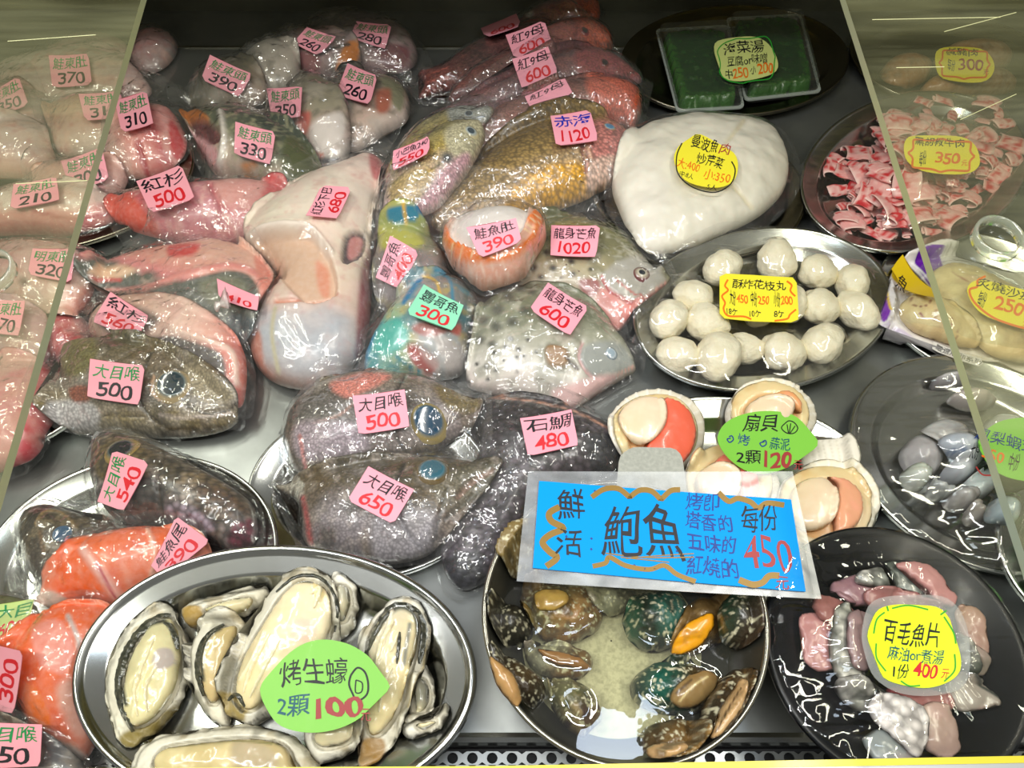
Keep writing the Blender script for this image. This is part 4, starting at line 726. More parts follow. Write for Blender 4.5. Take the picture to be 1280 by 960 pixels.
r, b = bagged('bagged_spotted_fish', 'round spotted fish with white belly and the pink 600 paper, in front', 'fish', [(583, 470), (590, 430), (598, 385), (620, 362), (660, 352), (705, 358), (740, 378), (765, 405), (785, 432), (795, 458), (782, 468), (755, 485), (735, 500), (712, 514), (690, 512), (650, 498), (610, 490), (588, 484)], .06,
    dict(g=(680, 352, 665, 510, [(0, '#6c7058'), (.28, '#8c9076'), (.5, '#b4b2a0'), (.7, '#dcd6cc'), (1, '#e6d2ca')]), m=SPM), SMOOTH,
    [('D', [(607, 375, 9), (622, 387, 9), (636, 371, 8), (604, 400, 8), (620, 408, 8), (640, 402, 8), (655, 388, 7), (600, 425, 7), (615, 430, 6), (650, 360, 7), (665, 365, 5)], 1, '#3c4038', 0, .8), ('D', [(632, 434, 3.5), (648, 437, 3.5), (646, 446, 3), (618, 441, 3), (608, 458, 3), (638, 424, 4), (660, 425, 3), (620, 463, 2.5), (655, 445, 2.5), (670, 440, 2.5), (630, 450, 2), (610, 474, 3), (596, 455, 3), (585, 478, 4), (646, 464, 2)], 1, '#23241f'), ('A', [(683, 434), (706, 436), (711, 452), (700, 460), (685, 455)], '#9c7850', 4, .004), ('A', [(724, 440), (742, 428), (775, 430), (792, 458), (765, 468), (740, 470), (728, 458)], '#a0a49e', 6), ('L', [(728, 428), (724, 448), (740, 470), (770, 470)], 4, '#c89a98', -.003), ('L', [(708, 448), (722, 460)], 6, '#6c6460', -.002), ('L', [(770, 470), (792, 458)], 4, '#e6b4a4'), ('A', [(690, 490), (750, 470), (770, 474), (720, 508)], '#e8c0bc', 8), ('L', [(685, 508), (720, 512)], 4, '#d08888')],
    eyes=[(764, 442, 9, dict(ring='#74838c', pupil='#a0b4c0', mid='#c8d4da'))], amp=.003, partname='fish', freq=45, bag=[(576, 486), (584, 430), (590, 380), (616, 355), (665, 344), (712, 352), (745, 376), (775, 402), (792, 430), (806, 462), (780, 478), (720, 516), (690, 520), (640, 506), (600, 498)])
price([(685, 355), (736, 385), (712, 421), (662, 387)], '龍身芒魚', '600', parent=r)
# ---- curled salmon belly
r, b = bagged('curled_salmon_belly', 'curled salmon belly, orange rim round silvery skin, with the pink 390 paper', 'fish', [(553, 296), (560, 270), (590, 252), (630, 243), (660, 246), (672, 258), (683, 268), (680, 290), (668, 315), (655, 345), (635, 362), (600, 366), (575, 345), (560, 322)], .075,
    dict(g=(610, 240, 612, 366, [(0, '#e8b494'), (.6, '#eeb49a'), (.8, '#e8a68c'), (1, '#e2a284')]), m=[((30, 200), .5, .7, '#f5d8c4', .5)]), FLESH,
    [('A', [(553, 296), (556, 278), (562, 290), (600, 318), (640, 315), (668, 285), (658, 275), (675, 258), (683, 268), (670, 300), (640, 325), (600, 330), (566, 322)], '#f57b18', 3, .004), ('A', [(562, 288), (572, 264), (610, 248), (655, 246), (660, 262), (648, 292), (625, 308), (590, 308), (568, 300)], '#e6ded6', 2, -.012)]
    + [('L', [(566+k*13, 308+int(6*math.sin(k*.7))), (562+k*13, 326)], 2.2, '#fbd3a4', 0) for k in range(7)] + [('L', [(655+k*4, 285-k*5), (668+k*3.2, 292-k*5)], 2, '#fbd3a4', 0) for k in range(6)] + [('L', [(572+k*14, 330), (580+k*14, 345), (600+k*10, 355)], 3, '#f4cdb6', 0) for k in range(5)],
    amp=.0012, partname='salmon_meat', bag=5, Tk=.85, p=.42)
price([(583, 286), (645, 274), (652, 303), (600, 323)], '鮭魚肚', '390', parent=r)
V, Fc = [], []
P = unp(np.array([78., 40, -10]), np.array([616., 638, 672]), (0, 0, .022))
for k, rr in enumerate((.0004, .0011, .0016)):
    for i in range(8): a = 2*math.pi*i/8; V.append((P[k][0]+rr*.4*math.cos(a), P[k][1]+rr*math.cos(a), P[k][2]+.002+rr*math.sin(a)))
for k in range(2):
    for i in range(8): j = (i+1) % 8; Fc.append((k*8+i, k*8+j, k*8+8+j, k*8+8+i))
o = mesh('fin_spine', V, Fc, pbr('dark_spine', '#1c1814', rough=.4)); tag(o, 'thin black spine sticking out at the left edge above the black fish head', 'spine')
# ---- dark heads lower left
DM = [(120, .5, .72, '#b4a89c', .55), (45, .48, .7, '#3a3424', .65), (25, .5, .7, '#6c5428', .4)]
r, b = bagged('fish_head_bag', 'brown bagged fish head with the green-inked 500 paper, eye at right', 'fish', [(57, 525), (64, 500), (72, 470), (70, 430), (80, 416), (130, 414), (180, 420), (225, 438), (260, 458), (290, 480), (305, 500), (300, 520), (285, 535), (250, 545), (200, 548), (130, 542), (80, 540)], .06,
    dict(g=(180, 415, 170, 545, [(0, '#6a6442'), (.35, '#726450'), (.6, '#a39a90'), (.8, '#8c7c54'), (1, '#a49c90')]), m=DM), FINE,
    [('A', [(60, 505), (100, 500), (125, 515), (115, 538), (70, 535)], '#c8c4c6', 7), ('A', [(86, 486), (108, 482), (112, 500), (92, 502)], '#8c4c38', 4), ('L', [(200, 520), (240, 522), (290, 516)], 4, '#d8c8c0', 0), ('L', [(130, 518), (180, 520), (215, 535), (290, 532)], 4, '#57482c', -.003), ('L', [(188, 440), (174, 475), (178, 508), (205, 530)], 5, '#3c3424', -.004), ('L', [(300, 508), (262, 516), (232, 506)], 4, '#3c3020', -.004), ('L', [(192, 470), (190, 490), (205, 502)], 4, '#c9a07c', 0), ('D', [(272, 478, 3)], 1, '#2c2418'), ('A', [(75, 420), (115, 418), (120, 445), (100, 470), (78, 460)], '#7c7448', 8), ('A', [(232, 455), (262, 465), (295, 495), (270, 505), (240, 490)], '#a4977c', 8)], eyes=[(216, 482, 23, dict(ring='#b09a70', pupil='#2c3a40', mid='#5c6c70', rp=.62))], amp=.0036, partname='fish_head', freq=50,
    bag=[(52, 528), (58, 495), (70, 465), (66, 425), (76, 405), (90, 412), (180, 412), (240, 438), (290, 470), (312, 500), (306, 528), (280, 542), (200, 554), (120, 548), (66, 544)])
price([(114, 450), (182, 458), (175, 507), (110, 497)], '大目喉', '500', parent=r, tc=GREEN, nc=BLACK)
r, b = bagged('fish_head_bag', 'long scaly bagged fish head with a sideways paper, green words and red price', 'fish', [(112, 570), (116, 550), (130, 542), (165, 545), (200, 560), (240, 580), (280, 602), (312, 625), (322, 650), (318, 680), (290, 688), (250, 668), (205, 655), (160, 655), (130, 640), (115, 610)], .06,
    dict(g=(210, 560, 180, 660, [(0, '#6c5a42'), (.3, '#7c6a50'), (.6, '#8a7f80'), (1, '#b0a4b0')]), m=DM), COARSE,
    [('A', [(250, 605), (290, 615), (310, 640), (280, 655), (245, 640)], '#5c4634', 8), ('A', [(190, 640), (230, 630), (270, 660), (220, 665)], '#a598a8', 8), ('A', [(165, 600), (200, 600), (205, 640), (170, 650)], '#46413e', 8), ('L', [(208, 562), (196, 600), (204, 648)], 5, '#3c3024', -.004), ('L', [(120, 590), (135, 600), (150, 596)], 4, '#2c2418', -.003), ('A', [(292, 655), (320, 650), (318, 684), (285, 686)], '#6c2c3c', 5), ('A', [(118, 570), (136, 552), (172, 552), (180, 575), (150, 590), (125, 600)], '#6c5c38', 6)], eyes=[(152, 563, 22, dict(ring='#a48848', pupil='#151a20', mid='#3c5058', rp=.55))], amp=.0034, partname='fish_head', freq=50,
    bag=[(104, 590), (108, 548), (128, 536), (175, 540), (250, 575), (300, 605), (328, 635), (330, 685), (300, 698), (240, 684), (180, 664), (130, 652), (110, 625)])
price([(123, 628), (142, 564), (187, 579), (155, 640)], '大目喉', '540', parent=r, tc=GREEN, nc=RED)
r, b = bagged('fish_head_bag', 'near black bagged fish head with blue eye, behind the upper salmon tail', 'fish', [(22, 650), (35, 635), (60, 630), (90, 638), (125, 650), (150, 658), (140, 690), (110, 715), (80, 735), (55, 738), (35, 715), (25, 680)], .05,
    dict(g=(60, 630, 90, 735, [(0, '#3c362c'), (.4, '#4c4234'), (1, '#57504c')]), m=[(80, .5, .72, '#8c7c60', .6)]), FINE, [('L', [(45, 655), (58, 640), (80, 642), (95, 660)], 5, '#8c7450', .003), ('L', [(50, 665), (55, 690), (62, 705)], 5, '#74583c', 0)], eyes=[(79, 668, 13, dict(ring='#3c342c', pupil='#2e5070', mid='#4a6c88', rp=.7))], amp=.003, partname='fish_head', bag=[(14, 655), (30, 632), (58, 622), (95, 630), (160, 655), (150, 690), (112, 722), (60, 748), (34, 722)])
price([(83, 673), (125, 688), (110, 730), (68, 716)], '大目喉', '', parent=r, tc=GREEN)
r, b = bagged('bagged_dark_fish', 'bagged dark fish under the pale green paper at the left edge', 'fish', [(-40, 760), (-10, 745), (30, 748), (50, 765), (45, 800), (10, 820), (-40, 820)], .035, dict(g=(0, 745, 10, 820, [(0, '#6c7448'), (1, '#8c8c60')]), m=DM), SMOOTH, partname='fish')
price([(-8, 757), (45, 749), (34, 790), (-12, 806)], '大目', '600', parent=r, mat=PALE, tc=GREEN)
SALM = [((120, 40), .55, .75, '#f0a890', .4), (60, .58, .8, '#d83c10', .4)]
r, b = bagged('bagged_salmon_tail', 'upper bagged salmon tail chunk with the sideways pink 390 paper', 'fish', [(50, 750), (60, 722), (85, 695), (118, 672), (160, 660), (205, 658), (245, 665), (268, 680), (265, 700), (230, 720), (190, 745), (150, 760), (110, 752), (70, 764)], .055,
    dict(g=(50, 740, 265, 680, [(0, '#eda48c'), (.12, '#f05c08'), (.3, '#f0640c'), (.5, '#ee7850'), (.75, '#ee6414'), (1, '#e89070')]), m=SALM), FLESH,
    [('L', [(105, 688), (125, 715), (150, 750)], 16, '#efb4a8', .002), ('L', [(122, 705), (135, 730), (145, 748)], 4, '#b8304c', -.001), ('L', [(185, 662), (195, 690), (190, 720)], 7, '#eeb49c', .002), ('A', [(48, 745), (62, 738), (85, 750), (75, 768), (52, 762)], '#d0bcb0', 4)], amp=.003, partname='salmon_meat', freq=60)
price([(190, 708), (221, 646), (263, 677), (205, 724)], '鮭魚尾', '390', parent=r)
r, b = bagged('bagged_salmon_tail', 'lower bagged salmon tail chunk with the sideways pink 300 paper', 'fish', [(10, 818), (25, 795), (50, 772), (85, 757), (125, 755), (150, 762), (158, 790), (145, 830), (130, 870), (125, 910), (105, 948), (80, 945), (50, 920), (20, 890), (5, 850)], .06,
    dict(g=(10, 800, 150, 870, [(0, '#f0640c'), (.3, '#f06008'), (.6, '#ec7448'), (1, '#e6a080')]), m=SALM), FLESH,
    [('A', [(40, 785), (75, 775), (92, 810), (80, 840), (50, 830)], '#ee9080', 6), ('L', [(85, 770), (96, 795), (100, 820)], 8, '#c9b8b4', 0), ('A', [(25, 858), (45, 860), (62, 895), (58, 915), (35, 895)], '#f07010', 3), ('A', [(15, 880), (55, 918), (95, 935), (105, 950), (60, 940), (15, 905)], '#e8d4c8', 5), ('A', [(70, 860), (110, 850), (120, 900), (95, 920)], '#e4a492', 10)], amp=.0035, partname='salmon_meat', freq=50, pinch=[(110, 960, 26, .004)], bag=[(4, 820), (18, 790), (45, 765), (90, 750), (150, 752), (168, 790), (150, 850), (140, 910), (128, 970), (90, 962), (40, 930), (5, 890)])
price([(-30, 885), (-20, 803), (30, 815), (18, 892)], '鮭魚尾', '300', parent=r)
r, b = bagged('bagged_dark_fish', 'bagged dark fish under the big 450 paper in the lower left corner', 'fish', [(-50, 900), (0, 888), (50, 905), (90, 930), (110, 965), (100, 990), (-50, 990)], .04, dict(g=(0, 890, 30, 960, [(0, '#4c4c48'), (1, '#6c6c70')]), m=DM), SMOOTH, partname='fish', amp=.003)
price([(-38, 902), (54, 906), (52, 958), (-38, 962)], '大目喉', '450', parent=r, tc=GREEN, nc=BLACK)
# ---- heads on the middle platter, dark fish
r, b = bagged('bagged_black_fish', 'black large-scaled bagged fish with the pink 480 paper', 'fish', [(552, 690), (560, 660), (585, 640), (600, 600), (602, 560), (600, 520), (598, 500), (640, 496), (700, 508), (750, 525), (778, 545), (774, 575), (755, 595), (720, 600), (690, 610), (660, 640), (640, 680), (615, 720), (580, 738), (558, 720)], .055,
    dict(g=(600, 500, 640, 730, [(0, '#2a2528'), (.5, '#4c4348'), (.8, '#59505a'), (1, '#2e2c34')]), m=[(90, .5, .75, '#7c7078', .4)]), COARSE,
    [('L', [(605, 497), (660, 500), (720, 515), (778, 545)], 4, '#c08c74', 0), ('A', [(735, 545), (778, 548), (768, 580), (742, 590)], '#26262c', 4), ('A', [(555, 700), (600, 690), (600, 735), (565, 735)], '#2c2c34', 8)], amp=.0035, partname='fish', freq=50, bag=[(545, 695), (552, 655), (580, 635), (592, 580), (592, 500), (640, 488), (700, 500), (760, 515), (786, 545), (780, 580), (750, 604), (700, 615), (670, 650), (640, 700), (610, 735), (570, 748), (548, 728)])
price([(650, 524), (714, 513), (723, 557), (660, 571)], '石鯛', '480', parent=r)
r, b = bagged('fish_head_bag', 'grey-brown bagged fish head with golden eye and the 500 paper, upper of two', 'fish', [(356, 540), (362, 515), (380, 492), (410, 474), (450, 464), (500, 465), (540, 475), (575, 490), (602, 502), (600, 520), (575, 545), (530, 568), (480, 580), (430, 588), (385, 594), (366, 585), (358, 560)], .06,
    dict(g=(470, 465, 480, 590, [(0, '#7c705c'), (.35, '#8c8280'), (.7, '#8a7c78'), (.86, '#4c4028'), (1, '#3a3220')]), m=DM), FINE,
    [('A', [(412, 480), (450, 466), (490, 470), (450, 492), (430, 496)], '#dc8878', 6), ('A', [(362, 500), (400, 492), (430, 505), (420, 530), (380, 530), (362, 525)], '#6c6660', 8), ('L', [(505, 470), (492, 500), (496, 545), (516, 574)], 5, '#3c342c', -.004), ('L', [(600, 512), (578, 518), (558, 530)], 4, '#4c3c2c', -.004), ('D', [(585, 497, 4)], 1, '#2c2418'), ('L', [(390, 530), (425, 518), (440, 505)], 4, '#a07868', 0), ('A', [(372, 530), (440, 530), (460, 560), (400, 575), (372, 570)], '#a898a0', 10), ('A', [(545, 480), (600, 500), (590, 515), (560, 510)], '#7c6c44', 6), ('L', [(375, 545), (380, 575), (384, 592)], 5, '#d8908c', 0)], eyes=[(536, 528, 24, dict(ring='#a08c50', pupil='#20425a', mid='#2c5068', rp=.62))], amp=.0032, partname='fish_head', freq=45,
    bag=[(350, 550), (355, 512), (376, 486), (410, 466), (455, 456), (510, 458), (560, 472), (610, 495), (614, 520), (612, 575), (560, 572), (500, 586), (400, 600), (362, 594)])
price([(441, 496), (506, 488), (512, 534), (449, 544)], '大目喉', '500', parent=r)
r, b = bagged('fish_head_bag', 'dark bagged fish head with open jaw and the 650 paper, lower of two', 'fish', [(345, 606), (380, 596), (430, 582), (490, 574), (550, 570), (600, 576), (628, 584), (615, 610), (590, 640), (565, 670), (535, 695), (490, 706), (440, 700), (395, 690), (378, 672), (376, 640), (366, 620)], .06,
    dict(g=(490, 570, 480, 706, [(0, '#4c4430'), (.25, '#5c5038'), (.6, '#8c8284'), (1, '#5c5658')]), m=DM), FINE,
    [('A', [(346, 606), (378, 602), (376, 625), (360, 615)], '#a49c8c', 4), ('L', [(378, 622), (384, 650), (388, 680)], 8, '#a84a48', 0), ('L', [(505, 578), (492, 615), (505, 660), (530, 690)], 5, '#2c2824', -.004), ('L', [(560, 610), (548, 650), (540, 690)], 4, '#3c3834', -.003), ('L', [(572, 620), (590, 602), (615, 588)], 8, '#b08478', -.006), ('L', [(555, 650), (585, 625), (622, 592)], 5, '#3c3834', -.003), ('A', [(540, 600), (600, 580), (622, 586), (600, 620), (560, 640)], '#74705c', 8, 0, .5), ('A', [(470, 640), (540, 640), (530, 690), (470, 700)], '#b4b0b8', 12, 0, .6)], eyes=[(541, 588, 22, dict(ring='#6c5830', pupil='#3c6878', mid='#4c7888', rp=.58, gap=.001))], amp=.0032, partname='fish_head', freq=45,
    bag=[(338, 610), (380, 590), (430, 575), (500, 568), (570, 562), (636, 578), (632, 600), (600, 650), (565, 690), (520, 708), (450, 712), (390, 702), (370, 680), (368, 640)])
price([(461, 584), (518, 613), (492, 656), (435, 626)], '大目喉', '650', parent=r)
# ================================================================ right side: boxes, fillet, beef, balls, roe, squid, scallops
def blobpoly(cx, cy, rx, ry, rot=0, n=9, j=.12, seed=0):
    R = random.Random(seed); out = []
    for i in range(n):
        a = 2*math.pi*i/n; q = 1+R.uniform(-j, j); x = rx*q*math.cos(a); y = ry*q*math.sin(a); c, s = math.cos(rot), math.sin(rot); out.append((cx+x*c-y*s, cy+x*s+y*c))
    return out
CLEAR = film('clear_plastic', tint=(.97, .99, .97), haze=.025, gloss=1.2, rough=.08, bs=18, bst=.12, base=.03)
LIP = film('plastic_lip', haze=.35, gloss=1.2, rough=.12, bs=60, bst=.4, hazecol=(.75, .82, .78), base=.05)
def tofubox(label, q, seed, h=.028):
    r = thing('seaweed_box', label, 'food box', 'clear boxes of green seaweed on the dark platter')
    PL = (0, 0, surf_plane(q)[2]+.002 if False else .012); Q = [unp(np.array([a*1.]), np.array([b*1.]), (0, 0, .012+h))[0] for a, b in q]; c = sum(Q)/4
    def rr(k, z, m=.010, n=5):
        out = []
        for i in range(4):
            P = c+(Q[i]-c)*k; A = c+(Q[i-1]-c)*k; B = c+(Q[(i+1) % 4]-c)*k; a = P+(A-P)/np.linalg.norm(A-P)*m; b = P+(B-P)/np.linalg.norm(B-P)*m
            for t in range(n): t /= n-1; out.append(tuple(((1-t)**2*a+2*t*(1-t)*P+t*t*b)[:2])+(z,))
        return out
    # kelp filling
    inner = [tuple(p[:2]) for p in rr(.84, 0)]; pl = np.array(inner); pl = resample(pl, .0035); V, Fc, isb = tri(pl, .0035); inf = Infl(pl); s = np.clip(inf(V)*3, 0, 1); z = .012+.004+(h-.007)*np.sqrt(s)+.007*(ridge(V[:, 0]*90, V[:, 1]*90, seed)-.5)*s
    n_ = ridge(V[:, 0]*170, V[:, 1]*170, seed+3)[:, None]; e_ = np.clip(1-segdist(V, pl)/.016, 0, 1)[:, None]; col = np.array(lin('#123016'))*(1-n_)+np.array(lin('#24501a'))*n_; col = col*(1-e_*.55)+np.array(lin('#3a7a18'))*e_*.55
    n = len(V); VV = np.vstack([np.c_[V, z], np.c_[V, np.full(n, .014)]]); mesh('seaweed', VV, Fc+[tuple(i+n for i in reversed(f)) for f in Fc], pbr('wet_kelp', attr=True, rough=.25, coat=.6, bump=(260, .6, .002)), r, col=np.vstack([col, col]))
    def loft(name, rings, mat, cap=True):
        V = [p for g in rings for p in g]; N = len(rings[0]); Fc = [(k*N+i, k*N+(i+1) % N, (k+1)*N+(i+1) % N, (k+1)*N+i) for k in range(len(rings)-1) for i in range(N)]
        if cap: Fc.append(tuple(range((len(rings)-1)*N, len(rings)*N)))
        mesh(name, V, Fc, mat, r, smooth=False)
    loft('box_tray', [rr(1, .012+h*.55), rr(.95, .012+h*.52), rr(.88, .0125), ], CLEAR)
    loft('box_lid', [rr(1.0, .012+h*.58), rr(.95, .012+h*.6), rr(.92, .012+h+.004), rr(.89, .012+h+.0055)], CLEAR)
    loft('box_rim', [rr(.955, .012+h*.6), rr(1.01, .012+h*.6), rr(1.01, .012+h*.53), rr(.955, .012+h*.53)], LIP, False)
    poly = np.array([p[:2] for p in rr(.92, 0)]); cc = cells(poly); HM[cc[0]] = np.maximum(HM[cc[0]], np.where(inside(cc[3], poly), .012+h+.0055, 0).reshape(cc[1].shape)); return r
tofubox('clear box of dark green seaweed, left of the two at the back', [(821, 28), (912, 23), (933, 126), (848, 131)], 1)
tofubox('clear box of dark green seaweed, right of the two at the back', [(910, 14), (1004, 9), (1030, 106), (934, 117)], 2)
def topcard(name, label, *a, **k):
    o = card(name, *a, **k); tag(o, label, 'price card'); return o
def rot_frame(cx, cy, w, h, deg):
    a = math.radians(deg); c, s = math.cos(a), math.sin(a); return [(cx+x*c-y*s, cy+x*s+y*c) for x, y in ((-w/2, -h/2), (w/2, -h/2), (w/2, h/2), (-w/2, h/2))]
fr = rot_frame(933, 76, 76, 60, -6)
def cloud(fr, ins=.06, n=10, am=.03, sh=(1, 1)):
    """wavy border stroke in uv"""
    P = []
    for i in range(n*4):
        t = i/(n*4)*2*math.pi; x, y = math.cos(t), math.sin(t); m = (abs(x)**4+abs(y)**4)**.25; q = (.5-ins-am*abs(math.sin(n*t/2)))/m; P.append((.5+x*q*sh[0], .5+y*q*sh[1]))
    return P+P[:1]
PALEY = pbr('pale_yellow_card', '#d6e08a', rough=.4)
topcard('price_card', 'pale yellow-green price card lying on the two seaweed boxes', [(897, 52), (935, 46), (955, 52), (968, 68), (972, 86), (960, 95), (925, 102), (904, 98), (899, 82), (893, 68)], fr,
        [('海菜湯', BLACK, .15, .1, .78, .36, .02), ('豆腐or味噌', BLACK, .17, .39, .84, .6, .0), ('中', BLACK, .13, .66, .24, .86), ('250', ORANGE, .25, .64, .5, .86), ('小', BLACK, .54, .63, .64, .8), ('200', ORANGE, .66, .6, .92, .82)], PALEY, strokes=[(cloud(fr, .03, 7, .03), 1.3, GRN2)], sm=4)
# fillet in its bag
r, b = bagged('bagged_white_fillet', 'big white bagged sunfish fillet with a round yellow card on top', 'fish', [(765, 232), (772, 190), (792, 162), (830, 146), (880, 142), (930, 142), (962, 152), (978, 175), (986, 205), (978, 238), (950, 268), (910, 290), (865, 310), (825, 318), (800, 312), (786, 290), (774, 262)], .06,
    dict(g=(780, 150, 900, 310, [(0, '#f0ead6'), (.5, '#efe9da'), (1, '#e8e2d0')]), m=[(40, .5, .75, '#e4e0d2', .5), (90, .6, .8, '#faf4e4', .5)]), pbr('white_flesh', attr=True, rough=.45, coat=.15, bump=(90, .3, .001), sss=.15), [('L', [(930, 150), (900, 200), (940, 260)], 6, '#e6dcc0', -.002)], amp=.0012, film_=SOFTBAG, partname='fillet_meat', freq=26, rel=((22, .006, 5), (60, .0015, 7)), floor=.02,
    bag=[(755, 240), (765, 182), (790, 152), (835, 136), (900, 134), (955, 144), (985, 160), (1003, 200), (1000, 235), (970, 272), (930, 295), (870, 318), (818, 328), (790, 320), (770, 285)])
fr = rot_frame(882, 206, 80, 70, 14)
topcard('price_card', 'round yellow price card on the white sunfish fillet', [(842, 200), (850, 182), (864, 176), (870, 168), (884, 172), (900, 184), (915, 190), (922, 205), (918, 226), (900, 235), (872, 232), (852, 222)], fr,
        [('曼波魚', BLACK, .2, .03, .62, .27, .02), ('肉', BRICK, .66, .06, .82, .26, .01), ('炒芹菜', BLACK, .34, .32, .76, .52, .02), ('大:400', ORANGE, .06, .5, .42, .68, .0), ('小:350', ORANGE, .5, .56, .92, .76, .0), ('中:8人', BLACK, .14, .72, .36, .82, .0), ('5人', BLACK, .6, .82, .76, .92, .0)], YEL, strokes=[([(.06, .25), (.03, .5), (.12, .8), (.4, .96), (.75, .95), (.95, .75), (.97, .5), (.88, .35)], 1.5, BLACK)], sm=4, parent=None)
# salted pork, far right back, under the cover
for k, (ol, lb) in enumerate((([(1098, 92), (1110, 72), (1140, 66), (1165, 76), (1160, 98), (1130, 112), (1106, 108)], 'brown slab of salted pork at left of the 300 card'), ([(1150, 110), (1170, 92), (1230, 84), (1262, 92), (1268, 112), (1220, 120), (1170, 122)], 'long brown strip of salted pork below the 300 card'), ([(1165, 80), (1185, 55), (1230, 48), (1262, 60), (1258, 84), (1200, 92)], 'brown slab of salted pork beneath the 300 card'))):
    q = body('salted_pork', ol, .04, dict(g=(1100, 60, 1260, 110, [(0, '#8a5c38'), (.5, '#a87c54'), (1, '#6c4c30')]), m=[(80, .5, .75, '#4c3420', .6)]), FLESH); tag(q['obj'], lb, 'meat', 'slabs of salted pork under the right cover')
fr = rot_frame(1205, 81, 72, 42, 2)
topcard('price_card', 'yellow 300 price card on the salted pork, far right back', [(1168, 74), (1174, 62), (1196, 59), (1226, 62), (1240, 76), (1241, 92), (1228, 103), (1196, 102), (1174, 96)], fr, [('鹹豬肉', BLACK, .18, .03, .72, .25, .01), ('每份', BLACK, .2, .36, .34, .7), ('300', BRICK, .4, .34, .82, .68), ('元', BRICK, .83, .66, .92, .8)], YEL, strokes=[(cloud(fr, .06, 8, .05), 2.2, ORANGE)], sm=4)
# ---- beef slices
BEEF = pbr('raw_beef', attr=True, rough=.42, coat=.2, bump=(180, .25, .001))
def beef_variant(k):
    R = random.Random(k+50); nu, nv = 22, 7; L = R.uniform(.055, .075); Wd = R.uniform(.02, .03); V = []; C = []; turns = R.choice([.9, 1.3, 1.6, .6, .75]); r0 = L/(2*math.pi*turns)
    for i in range(nu):
        u = i/(nu-1); th = u*turns*2*math.pi; rr = r0*(1-.45*u)
        for j in range(nv):
            v = j/(nv-1)-.5; x = rr*math.cos(th)*(1+.12*math.sin(7*v+k)); z = max(.0005, rr+rr*math.sin(th)*.55); y = v*Wd*(1+.15*math.sin(5*u+k))
            V.append((x, y, z*.8))
            n = float(fbm(np.array([u*5+k*9]), np.array([v*4+k]), 4)[0]); e = float(fbm(np.array([u*9+k*3]), np.array([v*9]), 9)[0])
            c = np.array(lin('#efaaa8')) if n > .5 else np.array(lin('#d22a34')); c = c*(1-.5*(e > .6))+np.array(lin('#f8d8d2'))*.5*(e > .6)
            if abs(v) > .42: c = np.array(lin('#f6cfc8'))
            C.append(c)
    Fc = [(i*nv+j, i*nv+j+1, (i+1)*nv+j+1, (i+1)*nv+j) for i in range(nu-1) for j in range(nv-1)]
    # give the slice its thickness
    V = np.array(V); me_n = len(V); G_ = V.reshape(nu, nv, 3); tu = np.gradient(G_, axis=0); tv = np.gradient(G_, axis=1); N_ = np.cross(tu, tv); N_ /= np.linalg.norm(N_, axis=2, keepdims=True)+1e-9; V2 = (G_+N_*.0013).reshape(-1, 3)
    F2 = [tuple(i+me_n for i in reversed(f)) for f in Fc]; rim = [i*nv for i in range(nu)]+[(nu-1)*nv+j for j in range(1, nv)]+[i*nv+nv-1 for i in range(nu-2, -1, -1)]+[j for j in range(nv-2, 0, -1)]
    F3 = [(rim[i], rim[(i+1) % len(rim)], rim[(i+1) % len(rim)]+me_n, rim[i]+me_n) for i in range(len(rim))]
    me = bpy.data.meshes.new('beef_slice'); VV = np.vstack([V, V2]); me.from_pydata([tuple(v) for v in VV], [], Fc+F2+F3); me.materials.append(BEEF); me.shade_smooth()
    a = me.color_attributes.new('Col', 'FLOAT_COLOR', 'POINT'); c = np.ones((len(VV), 4)); c[:, :3] = np.vstack([C, C]); a.data.foreach_set('color', c.ravel().astype(np.float32)); return me
bv = [beef_variant(k) for k in range(9)]
reg = np.array([(1034, 200), (1040, 176), (1062, 182), (1092, 172), (1100, 140), (1150, 128), (1205, 124), (1240, 136), (1262, 175), (1266, 215), (1240, 240), (1200, 262), (1165, 292), (1110, 294), (1052, 276), (1044, 240)], float)
R = random.Random(3); placed = []; tries = 0; ctr = np.array([1150., 212.])
LAY = [('on the bottom layer at the platter rim', 0), ('midway up the pile', 1), ('near the top of the pile', 2)]
